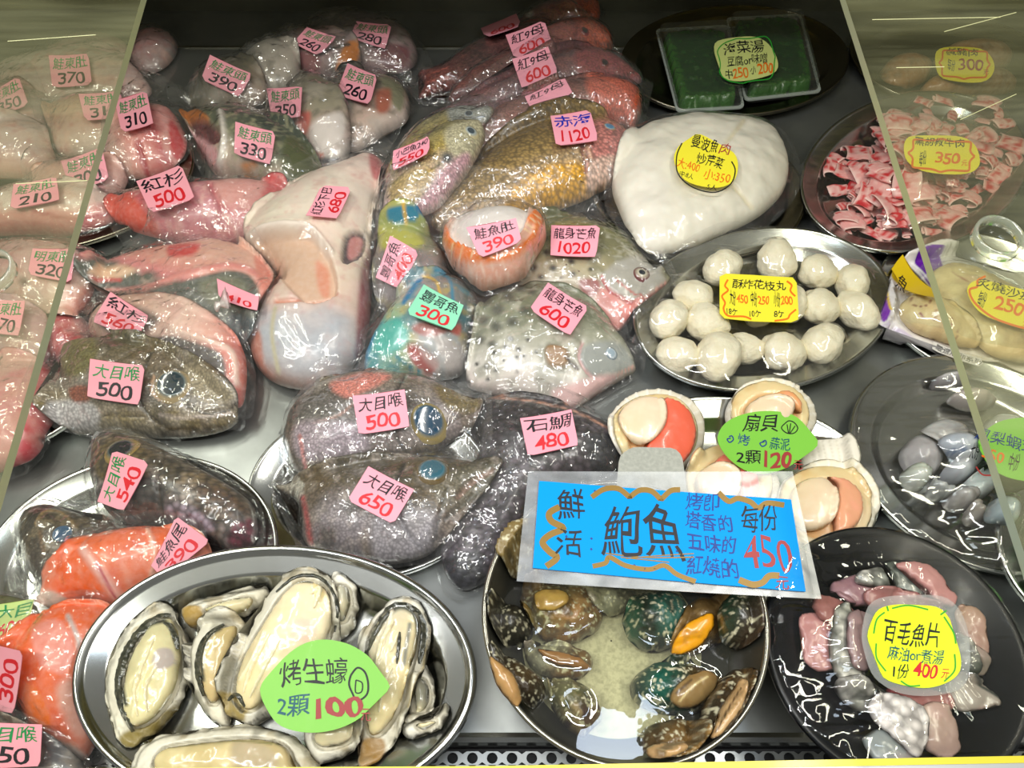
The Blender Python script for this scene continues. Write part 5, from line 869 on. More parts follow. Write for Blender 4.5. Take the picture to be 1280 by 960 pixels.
while len(placed) < 200 and tries < 22000:
    tries += 1; layer = 0 if (len(placed) < 105 and tries < 9000) else (1 if (len(placed) < 165 and tries < 15000) else 2); s_ = (1, .78, .5)[layer]
    p = np.array([[R.uniform(1030, 1268), R.uniform(122, 296)]]); pc = ctr+(p-ctr)/s_
    if not inside(pc, reg)[0]: continue
    if any((p[0][0]-q[0])**2+((p[0][1]-q[1])*1.3)**2 < (12, 11, 10)[layer]**2 for q in placed if q[2] == layer): 
        continue
    P = unp(p[:, 0], p[:, 1], (0, 0, .022+.014*layer))[0]; z = float(np.percentile(HM[tuple(slice(int(v), int(v)+7) for v in ((P[1]-Y0)/RES-3, (P[0]-X0)/RES-3))], 45))+.001
    placed.append((p[0][0], p[0][1], layer)); o = bpy.data.objects.new('beef_slice', bv[R.randrange(9)]); COL.objects.link(o); sc_ = R.uniform(.85, 1.25)
    o.location = (P[0], P[1], z); o.rotation_euler = (R.uniform(-.35, .35), R.uniform(-.35, .35), R.uniform(0, 6.28)); o.scale = (sc_, sc_, sc_*.7)
    vx, vy = p[0][0]-1150, (p[0][1]-212)*1.35; ck = ['twelve', 'one', 'two', 'three', 'four', 'five', 'six', 'seven', 'eight', 'nine', 'ten', 'eleven'][int(round(math.degrees(math.atan2(vx, -vy))/30)) % 12]; dr = math.hypot(vx, vy)
    tag(o, 'curled marbled beef slice %s, %s' % ('at platter centre' if dr < 28 else ('at %s o\'clock %s' % (ck, 'halfway out' if dr < 70 else 'near the rim')), ('bottom layer', 'middle layer', 'top of the pile')[layer]), 'meat', 'raw beef slices on the film-covered platter')
    Y_, X_ = int((P[1]-Y0)/RES), int((P[0]-X0)/RES); k_ = HM[Y_-3:Y_+4, X_-3:X_+4]; yy, xx = np.mgrid[-3:4, -3:4]; k_[:] = np.maximum(k_, z+np.where(yy**2+xx**2 < 12, .013, .0))
from mathutils import Matrix, Euler
for o in [q for q in COL.objects if q.name.startswith('beef_slice')]:
    v = np.empty(len(o.data.vertices)*3); o.data.vertices.foreach_get('co', v); v = v.reshape(-1, 3)*np.array(o.scale); v = v@np.array(o.rotation_euler.to_matrix()).T+np.array(o.location); splat(v[:, 0], v[:, 1], v[:, 2])
def wrap(name, label, e, z, seed=0, amp=.0012, aniso=(1, 1), mat=None, pinch=(), grow=1.0):
    """cling film pulled over a platter: from rim to rim, tucked under the edge"""
    (c, a, b, th) = e; t = np.linspace(0, 2*math.pi, 40, endpoint=False); x = (a*grow+.001)*np.cos(t); y = (b*grow+.001)*np.sin(t)
    P = np.stack([c[0]+x*math.cos(th)-y*math.sin(th), c[1]+x*math.sin(th)+y*math.cos(th), np.full(40, z)], 1); qx, qy = proj(P)
    d = drape(name, np.stack([qx, qy], 1), (0, 0, z), None, mat or WRAP, amp=amp, gap=.0012, iters=40, px_step=3, hang=-.0006, freq=26, aniso=aniso, seed=seed, pinch=pinch)
    tag(d['obj'], label, 'cling film'); return d
PE = {}
def ell(pts, z): return fit_ellipse(pts, z)
wrap('cling_film', 'tight cling film over the raw beef platter', ell([(998, 215), (1030, 165), (1090, 130), (1170, 114), (1240, 128), (1278, 170), (1284, 215), (1120, 318), (1050, 295), (1012, 262)], .029), .0312, aniso=(.4, 1.6))
fr = rot_frame(1176, 195, 92, 46, 3)
topcard('price_card', 'yellow 350 price card on the beef film, under the right cover', [(1129, 190), (1133, 174), (1150, 170), (1195, 171), (1215, 180), (1223, 196), (1222, 210), (1205, 218), (1160, 216), (1136, 206)], fr, [('黑胡椒牛肉', BLACK, .12, .03, .8, .26, .01), ('每份', BLACK, .2, .4, .3, .8), ('350', ORANGE, .42, .42, .76, .72, .02), ('元', ORANGE, .78, .6, .86, .76)], YEL, strokes=[(cloud(fr, .05, 8, .06), 2.6, ORANGE)], sm=4)
# ---- packet of fish roe
r = thing('roe_packet', 'purple and yellow printed packet with two lobes of pale fish roe', 'food packet')
b = body('packet_backing', [(1097, 408), (1103, 380), (1112, 345), (1124, 320), (1150, 308), (1180, 302), (1230, 318), (1300, 350), (1300, 462), (1250, 462), (1210, 458), (1160, 436), (1125, 420)], .02, dict(g=(1100, 400, 1300, 400, [(0, '#e8e4ea'), (1, '#dcd6c8')]), w=.02), PRINT, r,
    [('A', [(1112, 340), (1124, 322), (1140, 338), (1165, 362), (1168, 374), (1130, 362)], '#e8c81c', 1.5), ('A', [(1143, 322), (1158, 312), (1172, 316), (1182, 350), (1168, 362), (1150, 340)], '#6a1ea8', 1.5), ('A', [(1102, 408), (1100, 384), (1108, 370), (1112, 388)], '#7a2cb4', 1.5), ('L', [(1108, 368), (1112, 390)], 3, '#e8c81c'), ('L', [(1128, 326), (1150, 348), (1170, 372)], 3, '#20242c'), ('L', [(1132, 322), (1152, 340), (1174, 366)], 3, '#f2f0f4'), ('L', [(1160, 345), (1176, 358), (1172, 370)], 3, '#e8c81c'), ('A', [(1097, 412), (1120, 412), (1140, 424), (1130, 432), (1100, 418)], '#cfc4dc', 3)], Tk=1, px_step=1.9)
def roe(ol, feats):
    b = body('roe_lobe', ol, .032, dict(g=(ol[0][0], ol[0][1], ol[4][0], ol[4][1], [(0, '#dfc796'), (.5, '#e6d09c'), (1, '#d8bc88')]), m=[(90, .5, .7, '#f0e0b0', .5), (60, .6, .8, '#c09a78', .5)]), pbr('fish_roe', attr=True, rough=.4, coat=.3, bump=(420, .5, .0012)), r, feats, rel=((60, .003, 4), (140, .0015, 9)))
roe([(1162, 345), (1180, 330), (1205, 330), (1250, 352), (1300, 385), (1300, 450), (1240, 444), (1205, 410), (1178, 380)], [('L', [(1190, 340), (1230, 362)], 1.5, '#a46c54')])
roe([(1122, 388), (1130, 372), (1146, 366), (1166, 370), (1186, 384), (1206, 402), (1222, 432), (1205, 434), (1172, 424), (1140, 412)], [('L', [(1132, 378), (1155, 382), (1165, 374)], 1.5, '#84423a'), ('L', [(1150, 392), (1160, 400)], 1.5, '#94504a'), ('L', [(1172, 386), (1168, 400)], 2, '#94504a'), ('L', [(1182, 390), (1178, 404)], 2, '#8c4640'), ('L', [(1190, 398), (1188, 412)], 1.5, '#8c4640'), ('L', [(1140, 372), (1136, 386)], 1.2, '#84423a'), ('L', [(1198, 408), (1196, 424)], 1.5, '#8c4640')])
drape('clear_window', [(1106, 400), (1116, 372), (1128, 362), (1160, 355), (1160, 330), (1185, 322), (1240, 336), (1300, 365), (1300, 455), (1240, 452), (1200, 446), (1150, 430), (1118, 416)], b['plane'], r, CLEAR, amp=.0015, iters=20, freq=45)
f1 = [(1117, 338), (1143, 354), (1136, 374), (1112, 357)]; f2 = rot_frame(1198, 442, 60, 8, 22)
c_ = card('printed_band', [(1112, 340), (1122, 326), (1168, 366), (1170, 380), (1150, 372), (1130, 362)], [(1116, 330), (1140, 346), (1134, 372), (1110, 354)], [('魚', BLACK, .3, .25, .85, .95, .03)], pbr('yellow_print', '#e3c21e', rough=.35, coat=.5), r, thick=.0004)
card('printed_edge', [(1166, 428), (1230, 452), (1226, 460), (1164, 438)], [(1166, 428), (1230, 452), (1226, 460), (1164, 438)], [('嚴選魚卵系列', BLACK, .05, .1, .95, .85, .0)], pbr('white_print', '#dcd8d4', rough=.35, coat=.5), r, thick=.0004)
fr = rot_frame(1252, 377, 84, 50, 16)
topcard('price_card', 'yellow 250 price card on the roe packet at the right edge', [(1207, 366), (1216, 353), (1235, 352), (1262, 360), (1300, 370), (1320, 400), (1300, 410), (1255, 404), (1222, 390)], fr, [('炙燒沙拉', BLACK, .06, .08, .92, .34, .0), ('每份', BLACK, .14, .42, .26, .82), ('250', ORANGE, .4, .4, .84, .74, .015), ('元', ORANGE, .88, .8, 1.0, .95)], YEL, strokes=[([(.16, .03), (.06, .2), (.08, .35), (-.02, .5), (.1, .75), (.4, .95), (.7, 1.0), (1.1, 1.0)], 2.8, ORANGE)], sm=4)
# ---- squid balls
BALLM = pbr('squid_ball', '#f3ecd2', rough=.55, coat=.08, noise=(2.2, .5, '#e2d4ae'), bump=(7, .7, .0016), sss=.1)
import bmesh
def lump(k):
    bm = bmesh.new(); bmesh.ops.create_icosphere(bm, subdivisions=4, radius=1)
    for v in bm.verts:
        c = v.co; a = np.array([c.x, c.y, c.z]); n = 0
        for q in range(3): n += (.5**q)*math.sin(2.1*(2**q)*a[0]+k*3+q)*math.sin(2.3*(2**q)*a[1]+k+q*2)*math.cos(1.9*(2**q)*a[2]+k*2)
        f = 1+.15*n+.02*math.sin(9*a[0]+k)*math.sin(8*a[1])*math.sin(10*a[2])
        if k == 2: f += .35*max(0, a@np.array([.7, -.6, -.2])-.8)*4
        v.co = c*f
    me = bpy.data.meshes.new('squid_ball'); bm.to_mesh(me); bm.free(); me.materials.append(BALLM); me.shade_smooth(); return me
lm = [lump(k) for k in range(5)]
balls = [(903, 336, 26, 23), (970, 329, 30, 22), (1022, 340, 24, 23), (1066, 354, 25, 20), (866, 370, 25, 23), (836, 400, 27, 24), (884, 404, 26, 25), (1026, 383, 24, 24), (1073, 389, 25, 27), (846, 443, 27, 24), (897, 448, 33, 29), (933, 434, 21, 24), (979, 441, 28, 25), (1028, 430, 28, 26), (945, 385, 26, 24), (985, 378, 26, 24)]
wh = ['at the far left of the back row', 'in the middle of the back row', 'right of middle in the back row', 'at the right end of the back row', 'upper left, behind the leftmost ball', 'leftmost of all, at the rim', 'just left of the yellow card', 'just right of the yellow card', 'rightmost of all, at the rim', 'lower left corner of the pile', 'knobbly and largest, front left', 'narrow one just below the yellow card', 'in the middle of the front row', 'pointed one at the right of the front row', 'mostly under the left half of the card', 'mostly under the right half of the card']
for k, (x, y, rx, ry) in enumerate(balls):
    z = .028; P = unp(np.array([x*1.]), np.array([y*1.]), (0, 0, z))[0]; R_ = rx*CHdepth(P[None])/F*.96; h_ = R_*.78; o = bpy.data.objects.new('squid_ball', lm[k % 5]); COL.objects.link(o)
    o.location = (P[0], P[1], 0.0105+h_*.98); o.scale = (R_, R_*ry/rx*1.12, h_); o.rotation_euler = (0, 0, k*1.3 if k != 13 else 0); tag(o, 'white squid ball, '+wh[k], 'food', 'white squid balls on the steel platter')
    t = np.linspace(0, 6.28, 24)[:-1]; pl = np.stack([P[0]+R_*np.cos(t), P[1]+R_*np.sin(t)], 1); cc = cells(pl); d = np.hypot(cc[1]-P[0], cc[2]-P[1])/R_; HM[cc[0]] = np.maximum(HM[cc[0]], np.where(d < 1, 0.0105+h_+h_*np.sqrt(np.clip(1-d*d, 0, 1)), 0))
wrap('cling_film', 'cling film stretched over the squid ball platter', ell([(796, 395), (822, 340), (870, 303), (950, 285), (1040, 295), (1100, 335), (1118, 378), (1105, 418), (1060, 452), (980, 484), (880, 482), (812, 452)], .030), .0322, seed=4, aniso=(.35, 1.7))
fr = [(900, 345), (994, 350), (997, 405), (900, 398)]
topcard('price_card', 'yellow price card with orange border on the squid balls', [(899, 347), (906, 343), (940, 344), (990, 348), (995, 352), (998, 400), (992, 404), (940, 402), (904, 399), (899, 394)], fr, [('酥炸花枝丸', BLACK, .16, .06, .86, .28, .01), ('大份', BLACK, .12, .34, .2, .68), ('450', ORANGE, .21, .42, .36, .62, .02), ('中份', BLACK, .4, .34, .48, .68), ('250', ORANGE, .49, .42, .64, .62, .02), ('小份', BLACK, .7, .32, .78, .66), ('200', ORANGE, .79, .4, .94, .6, .02), ('18ケ', BLACK, .08, .76, .22, .92, .015), ('10ケ', BLACK, .38, .76, .52, .92, .015), ('8ケ', BLACK, .7, .74, .82, .9, .015)], YEL,
        strokes=[([(.1, .1), (.06, .25), (.1, .35), (.02, .5), (.06, .65), (.04, .8), (.1, .95), (.3, .93), (.4, .98)], 2.2, ORANGE), ([(.88, .06), (.94, .15), (.92, .28), (.98, .4)], 2.2, ORANGE), ([(.98, .7), (.9, .82), (.86, .92), (.7, .98)], 2.2, ORANGE)])
# ---- grey squid and prawns
SQ = pbr('raw_squid', attr=True, rough=.28, coat=.5, bump=(80, .3, .0015), sss=.2)
items = [(1150, 572, 27, 27, 0, '#b4b0b4', 'round pale prawn ball at the left of the platter'), (1180, 545, 34, 20, .1, '#c0bebe', 'curled white prawn behind the round one'), (1200, 560, 28, 18, .3, '#aeb6c4', 'bluish squid piece in the middle of the platter'), (1144, 597, 20, 18, .5, '#cfd6c8', 'small white squid square at the lower left'), (1195, 588, 26, 18, 0, '#bac0ca', 'pale squid slab below the bluish one'), (1225, 605, 28, 17, -.6, '#c2cccc', 'folded white squid flap pointing right'), (1196, 625, 24, 16, .2, '#94908e', 'grey prawn with legs in the lower middle'), (1218, 643, 20, 16, .6, '#9c968e', 'grey prawn at the lower edge of the heap'), (1252, 640, 26, 18, .1, '#a4b4bc', 'blue-grey squid piece at the lower right'), (1184, 478, 26, 11, 0, '#a09aa0', 'dim grey prawn at the back of the platter'), (1215, 500, 30, 14, .1, '#b8aeaa', 'pinkish prawn at the back under the cover edge'), (1256, 540, 30, 22, .3, '#b4b8b8', 'pale squid lump beneath the green card'), (1240, 575, 22, 18, 0, '#a8a8b0', 'grey squid lump left of the green card'), (1172, 612, 22, 12, .4, '#8c9090', 'thin dark squid strip at the lower left')]
for k, (x, y, rx, ry, ro, cl, lb) in enumerate(items):
    q = body('squid_piece' if 'squid' in lb else 'prawn', blobpoly(x, y, rx, ry, ro, 8, .16, k), .035, dict(g=(x-rx, y, x+rx, y, [(0, cl), (1, cl)]), m=[(90, .5, .75, '#dfe2e4', .5), (60, .58, .8, '#6c6a70', .45)]), SQ, floor=.012, feats=[('D', [(1192, 566, 6), (1205, 562, 5), (1182, 570, 4)], 1, '#2c5c94', 0, .7)] if k in (2, 0) else (), rel=((80, .003, k),))
    tag(q['obj'], lb, 'seafood', 'raw squid and prawn pieces on the right platter')
cE = unp(np.array([1230.]), np.array([570.]), (0, 0, .030))[0]; eE = (cE[:2], 163*CHdepth(cE[None])/F, .128, 0)
wrap('cling_film', 'wrinkled cling film over the grey squid and prawn platter', eE, .0325, seed=8, amp=.002, aniso=(.3, 1.9))
fr = rot_frame(1262, 572, 100, 60, 14)
topcard('price_card', 'green leaf-shaped price card on the squid and prawn platter, right edge', [(1221, 554), (1236, 535), (1262, 524), (1300, 526), (1330, 560), (1320, 600), (1270, 600), (1240, 588), (1228, 572)], fr, [('鳳梨蝦球', NAVY, .0, .05, .8, .32, .0), ('大份', BLACK, -.02, .42, .1, .78), ('350', ORANGE, .14, .44, .42, .68), ('中份', BLACK, .5, .4, .62, .76)], LIME, strokes=[([(.1, .9), (.2, 1.02), (.32, .98)], 2, BRICK)], sm=4)
# ---- scallops
SHW = pbr('scallop_shell', attr=True, rough=.5, coat=.1, bump=(120, .35, .0015))
def scallop(label, cx, cy, rx, ry, rot, musc, roe_, hue='#e6d8a8', T=.028):
    r = thing('scallop', label, 'scallop', 'open scallops on the steel platter'); n = 44; ol = []
    for i in range(n):
        a = 2*math.pi*i/n; q = 1+.028*math.sin(i*math.pi/2*2.0+.5)*(1 if i % 2 else -1); ol.append((cx+(rx*q)*math.cos(a)*math.cos(rot)-(ry*q)*math.sin(a)*math.sin(rot), cy+(rx*q)*math.cos(a)*math.sin(rot)+(ry*q)*math.sin(a)*math.cos(rot)))
    ribs = [('L', [(cx+rx*.8*math.cos(t), cy+ry*.8*math.sin(t)), (cx+rx*1.05*math.cos(t), cy+ry*1.05*math.sin(t))], 3, '#f6f2e8', .002) for t in np.linspace(0, 6.28, 26)[:-1]]
    body('shell', ol, T, dict(g=(cx, cy-ry, cx, cy+ry, [(0, '#efe6d0'), (1, '#f2ece0')]), w=.05), SHW, r, ribs, p=.35)
    q = body('mantle', blobpoly(cx-rx*.02, cy-ry*.02, rx*.88, ry*.86, rot, 12, .03, 3), T*.45, dict(g=(cx, cy-ry, cx, cy+ry, [(0, '#e6cf9c'), (.6, hue), (1, '#e9d9b4')]), m=[(50, .5, .75, '#d0a868', .5)]), SQ, r, [('A', blobpoly(cx, cy, rx*.62, ry*.6, rot, 10, .04, 5), '#dcae78', 5, -.004)], p=.4, slope=.1)
    if roe_:
        c_ = np.mean(np.array(musc), 0); rp = [tuple(np.array(q_)+(c_-np.array(q_))*(.30 if np.hypot(*(c_-np.array(q_))) < rx*.55 else 0)) for q_ in roe_[0]]
        body('roe', rp, T*.42, dict(g=(rp[0][0], rp[0][1], rp[2][0], rp[2][1], [(0, roe_[1]), (1, roe_[1])]), m=[(120, .55, .8, '#f2a48c', .4)]), SQ, r, p=.3, Tk=.8)
    body('muscle', musc, T*.5, dict(g=(musc[0][0], musc[0][1], musc[4][0], musc[4][1], [(0, '#ead2ac'), (1, '#f0d8bc')]), m=[(90, .5, .8, '#f6e6cc', .4)]), SQ, r, p=.35, Tk=.8)
    return r
scallop('open scallop with a big coral red roe, leftmost on the platter', 820, 541, 62, 56, .0, [(772, 530), (780, 508), (805, 496), (828, 500), (834, 520), (828, 540), (810, 556), (788, 552)], ([(830, 498), (850, 504), (866, 522), (870, 548), (858, 574), (838, 588), (818, 584), (806, 568), (816, 556), (832, 540), (836, 520)], '#e8694e'))
scallop('open cream scallop at the back of the platter, behind the green card', 963, 518, 58, 46, .1, [(930, 520), (935, 504), (960, 494), (985, 498), (992, 512), (985, 528), (960, 534), (940, 532)], ([(936, 500), (955, 488), (980, 488), (998, 500), (1002, 516), (994, 514), (985, 500), (960, 495)], '#eaa870'), hue='#ead6a4')
q = body('scallop_shell', [(1000, 548), (1030, 545), (1062, 545), (1074, 570), (1070, 592), (1040, 600), (1010, 590), (998, 570)], .018, dict(g=(1000, 550, 1070, 590, [(0, '#f0ebe0'), (1, '#e8e2d4')]), w=.05), SHW, None, [('L', [(1010+k*9, 550), (1022+k*8, 588)], 2.4, '#d8d2c4', -.0015) for k in range(6)]); tag(q['obj'], 'bare white ribbed scallop shell above the right-hand scallop', 'shell')
scallop('open scallop with pale red roe, half under the green card and blue sign', 912, 606, 64, 60, 0, [(868, 605), (876, 586), (900, 578), (922, 586), (926, 606), (918, 626), (896, 634), (876, 626)], ([(884, 576), (905, 568), (930, 576), (946, 596), (948, 618), (936, 632), (926, 628), (930, 606), (924, 586), (904, 576)], '#e4735e'))
scallop('largest open scallop with blush roe, right of the blue sign', 1032, 636, 68, 62, .1, [(985, 632), (995, 606), (1022, 596), (1042, 606), (1048, 632), (1038, 656), (1012, 664), (992, 654)], ([(1034, 596), (1058, 600), (1076, 618), (1078, 644), (1064, 664), (1044, 668), (1042, 660), (1052, 634), (1046, 606)], '#e8a884'), hue='#e8d2ac')
# ================================================================ front: abalone pot and sign, black plate, oyster tray
def lathe(c, prof, N=96):
    V = [(c[0]+r*math.cos(2*math.pi*i/N), c[1]+r*math.sin(2*math.pi*i/N), z) for r, z in prof for i in range(N)]
    Fc = [(k*N+i, k*N+(i+1) % N, (k+1)*N+(i+1) % N, (k+1)*N+i) for k in range(len(prof)-1) for i in range(N)]; return V, Fc
POTZ = .112
eP = fit_ellipse([(598, 770), (604, 720), (622, 680), (966, 770), (958, 850), (935, 893), (880, 932), (780, 950), (690, 930), (625, 870), (604, 820)], POTZ); pr = (eP[1]+eP[2])/2; pc = eP[0]; print('pot', pc, pr)
pot = thing('abalone_pot', 'round champagne-grey pot with dark inside holding live abalones in water', 'pot')
CHAMP = pbr('champagne_enamel', '#b5b09c', rough=.35, metal=.35, coat=.2); TEFL = pbr('dark_nonstick', '#3a3a33', rough=.35, coat=.2); RIMM = pbr('pot_rim_metal', '#a8a598', rough=.22, metal=.9)
V, Fc = lathe(pc, [(pr, POTZ-.002), (pr-.001, POTZ-.012), (pr-.010, .05), (pr-.022, .012), (pr-.034, .001), (.001, .001)]); mesh('pot_wall', V, Fc, CHAMP, pot)
V, Fc = lathe(pc, [(pr-.0035, POTZ-.001), (pr-.0045, POTZ-.01), (pr-.014, .05), (pr-.026, .019), (pr-.034, .014)]); mesh('pot_lining', V, Fc, TEFL, pot)
V, Fc = lathe(pc, [(pr-.033, .0142), (pr-.05, .0136), (.0008, .0136)]); mesh('pot_floor', V, Fc, pbr('speckled_sand', '#cfc8a4', rough=.6, noise=(260, .55, '#8c8668')), pot)
V, Fc = lathe(pc, [(pr-.004, POTZ-.0015), (pr-.0038, POTZ+.0006), (pr-.0015, POTZ+.0012), (pr+.0004, POTZ), (pr+.0003, POTZ-.003)]); mesh('pot_rim', V, Fc, RIMM, pot)
cc = cells(np.array([(pc[0]+pr*math.cos(t), pc[1]+pr*math.sin(t)) for t in np.linspace(0, 6.28, 40)[:-1]])); d = np.hypot(cc[1]-pc[0], cc[2]-pc[1])
HM[cc[0]] = np.where(d < pr-.033, .0142, np.where(d < pr-.004, np.interp(d, [pr-.034, pr-.026, pr-.014, pr-.0045], [.014, .019, .05, .1]), np.where(d < pr+.002, np.maximum(HM[cc[0]], POTZ+.0005), HM[cc[0]])))
SPK = [(420, .62, .68, '#dcd6b4', .9), (120, .55, .7, '#2c2418', .6)]
ABM = pbr('abalone_shell', attr=True, rough=.4, coat=.5, bump=(200, .7, .002))
def abalone(label, ol, g, feats=(), T=.03, m=SPK, foot=None, rot=0):
    r = thing('abalone', label, 'abalone', 'live abalones in the pot'); body('shell', ol, T, dict(g=g, m=m), ABM, r, feats, px_step=1.9, rel=((90, .0022, 4), (200, .001, 6)), rough_edge=2, Tk=1, floor=.018)
    if foot: body('foot', foot[0], foot[2] if len(foot) > 2 else .012, dict(g=(foot[0][0][0], foot[0][0][1], foot[0][3][0], foot[0][3][1], [(0, foot[1]), (1, foot[1])]), m=[(160, .5, .75, '#7c5c34', .4)]), SQ, r, foot[3] if len(foot) > 3 else (), px_step=1.9, rel=((120, .001, 4),), rough_edge=1.5)
    return r
g2 = lambda x0, y0, x1, y1, *cs: G(x0, y0, x1, y1, [(i/(len(cs)-1), c) for i, c in enumerate(cs)])
abalone('brown abalone under the left end of the blue sign', [(622, 668), (640, 652), (672, 650), (690, 670), (684, 700), (660, 718), (634, 720), (620, 700)], g2(620, 660, 680, 710, '#6c5a34', '#8a7648', '#3c3424'))
abalone('dark abalone hidden under the middle of the blue sign', [(700, 660), (740, 640), (800, 645), (820, 680), (790, 715), (730, 715), (700, 690)], g2(700, 650, 820, 710, '#3c3424', '#5c5034'))
abalone('abalone hidden under the right end of the blue sign', [(840, 660), (880, 650), (920, 680), (915, 710), (870, 720), (840, 700)], g2(840, 650, 920, 710, '#2c3424', '#4c4830'))
abalone('black white-speckled abalone against the left wall of the pot', [(610, 758), (626, 745), (648, 748), (662, 768), (664, 795), (650, 812), (628, 812), (612, 796)], g2(610, 760, 664, 800, '#22241e', '#3c3a2e', '#1c1c18'))
abalone('tan and olive abalone lying just below the sign, upper left', [(652, 742), (690, 730), (735, 736), (752, 752), (748, 785), (715, 805), (675, 800), (655, 775)], g2(650, 740, 750, 800, '#8c6a3c', '#6c6034', '#a07848', '#4c4024'), foot=([(668, 742), (700, 738), (712, 750), (695, 764), (672, 762)], '#b09048', .008))
abalone('pearly shell peeping out below the middle of the sign', [(732, 738), (760, 732), (792, 740), (788, 758), (764, 772), (742, 764)], g2(735, 740, 790, 765, '#b4ac8c', '#8c8a74', '#5c5440'), T=.022)
abalone('emerald white-speckled abalone in the top middle of the pot', [(786, 748), (810, 738), (842, 740), (860, 760), (856, 790), (838, 810), (808, 814), (788, 800), (778, 775)], g2(786, 780, 858, 760, '#1c5c3c', '#2c3428', '#3c6c5c', '#4c7468'), T=.036)
abalone('abalone turned up to show its bright orange foot', [(832, 815), (842, 785), (858, 758), (880, 742), (905, 748), (912, 775), (905, 800), (885, 808), (862, 820)], g2(832, 800, 910, 760, '#8c6c38', '#6c5430', '#5c4828'), foot=([(838, 816), (846, 795), (864, 776), (888, 768), (892, 778), (884, 798), (866, 812), (850, 818)], '#eda41c', .008), m=[(120, .5, .7, '#a88a58', .5)])
abalone('dark green white-speckled abalone at the right wall of the pot', [(902, 755), (922, 742), (945, 752), (952, 780), (944, 808), (925, 812), (906, 800), (898, 778)], g2(900, 770, 950, 790, '#2c4c38', '#2c2a1e', '#4c3828'))
abalone('dark abalone with frilled cream foot low on the left wall', [(611, 812), (634, 808), (660, 826), (680, 848), (680, 872), (660, 888), (640, 876), (620, 850)], g2(640, 812, 670, 880, '#2c2820', '#4c3c24', '#1c1c18'), foot=([(612, 822), (626, 830), (645, 848), (652, 870), (646, 884), (632, 872), (618, 850)], '#b48c58', .014))
abalone('upturned abalone with a pearly shell rim and rusty frill, middle left', [(655, 814), (690, 806), (728, 812), (742, 824), (735, 842), (710, 852), (682, 846), (662, 832)], g2(655, 815, 700, 850, '#8c8474', '#a8a490', '#7c5c34'), foot=([(672, 812), (700, 816), (732, 826), (738, 838), (715, 836), (688, 828)], '#9c6c38', .010), T=.022)
abalone('mottled olive abalone low in the left centre of the pot', [(682, 856), (706, 850), (732, 858), (748, 880), (752, 900), (738, 912), (728, 922), (706, 908), (688, 884)], g2(690, 855, 740, 915, '#7c7450', '#5c5c3c', '#3c2420', '#8c6c44'), m=[(130, .5, .66, '#a89468', .6), (420, .66, .7, '#dcd6b4', .8)])
abalone('deep green abalone with flesh showing, right of the sandy floor', [(788, 862), (796, 838), (820, 824), (850, 822), (880, 832), (900, 848), (898, 872), (876, 892), (840, 894), (806, 886)], g2(790, 865, 900, 850, '#1c2c24', '#0c5444', '#2c3020', '#7c5c34'), foot=([(838, 872), (852, 850), (880, 838), (896, 846), (892, 866), (868, 884), (848, 884)], '#94794c', .014, [('L', [(850, 876), (866, 858), (884, 846)], 3, '#d8c48c'), ('L', [(846, 866), (864, 850)], 4, '#5c4830')]), T=.034)
abalone('narrow abalone on edge at the right wall, frilled cream foot outward', [(872, 922), (876, 890), (892, 862), (912, 840), (928, 838), (934, 852), (924, 880), (908, 906), (890, 924)], g2(880, 870, 925, 890, '#1c1c18', '#3c3020', '#6c5434'), foot=([(884, 922), (896, 896), (912, 868), (926, 848), (932, 856), (926, 884), (908, 908), (894, 924)], '#c8a474', .014, [('L', [(893, 916), (908, 890), (926, 860)], 2.5, '#4c3820')]))
abalone('small brown abalone at the very bottom of the pot, pale frill below', [(800, 925), (806, 908), (832, 902), (856, 900), (868, 916), (862, 936), (845, 948), (820, 950), (804, 940)], g2(805, 905, 850, 945, '#2c2820', '#6c5430', '#8c6c3c'), foot=([(808, 936), (828, 928), (850, 930), (858, 940), (840, 950), (815, 949)], '#c4a070', .010))
WATER = film('water', tint=(.93, .95, .86), haze=.015, gloss=1.3, rough=.015, bs=9, bst=.12, base=.015, dist=.002)
WZ = .052; n = 120; t = np.linspace(0, 2*math.pi, n, endpoint=False); wr_ = float(np.interp(WZ, [.014, .019, .05, .1], [pr-.034, pr-.026, pr-.014, pr-.0045]))+.0005
pl = np.stack([pc[0]+wr_*np.cos(t), pc[1]+wr_*np.sin(t)], 1); V, Fc, isb = tri(pl, .0028); hv = hs(V[:, 0], V[:, 1]); dd = np.hypot(V[:, 0]-pc[0], V[:, 1]-pc[1]); near = np.where(dd < wr_-.012, np.clip(1-np.abs(hv-WZ)/.012, 0, 1), 0)
zz_ = WZ+.0016*near**2+.0002*fbm(V[:, 0]*60, V[:, 1]*60, 3); mesh('water', np.c_[V, zz_], Fc, WATER, pot)
HM[cc[0]] = np.where(d < pr-.006, np.maximum(HM[cc[0]], WZ+.001), HM[cc[0]])
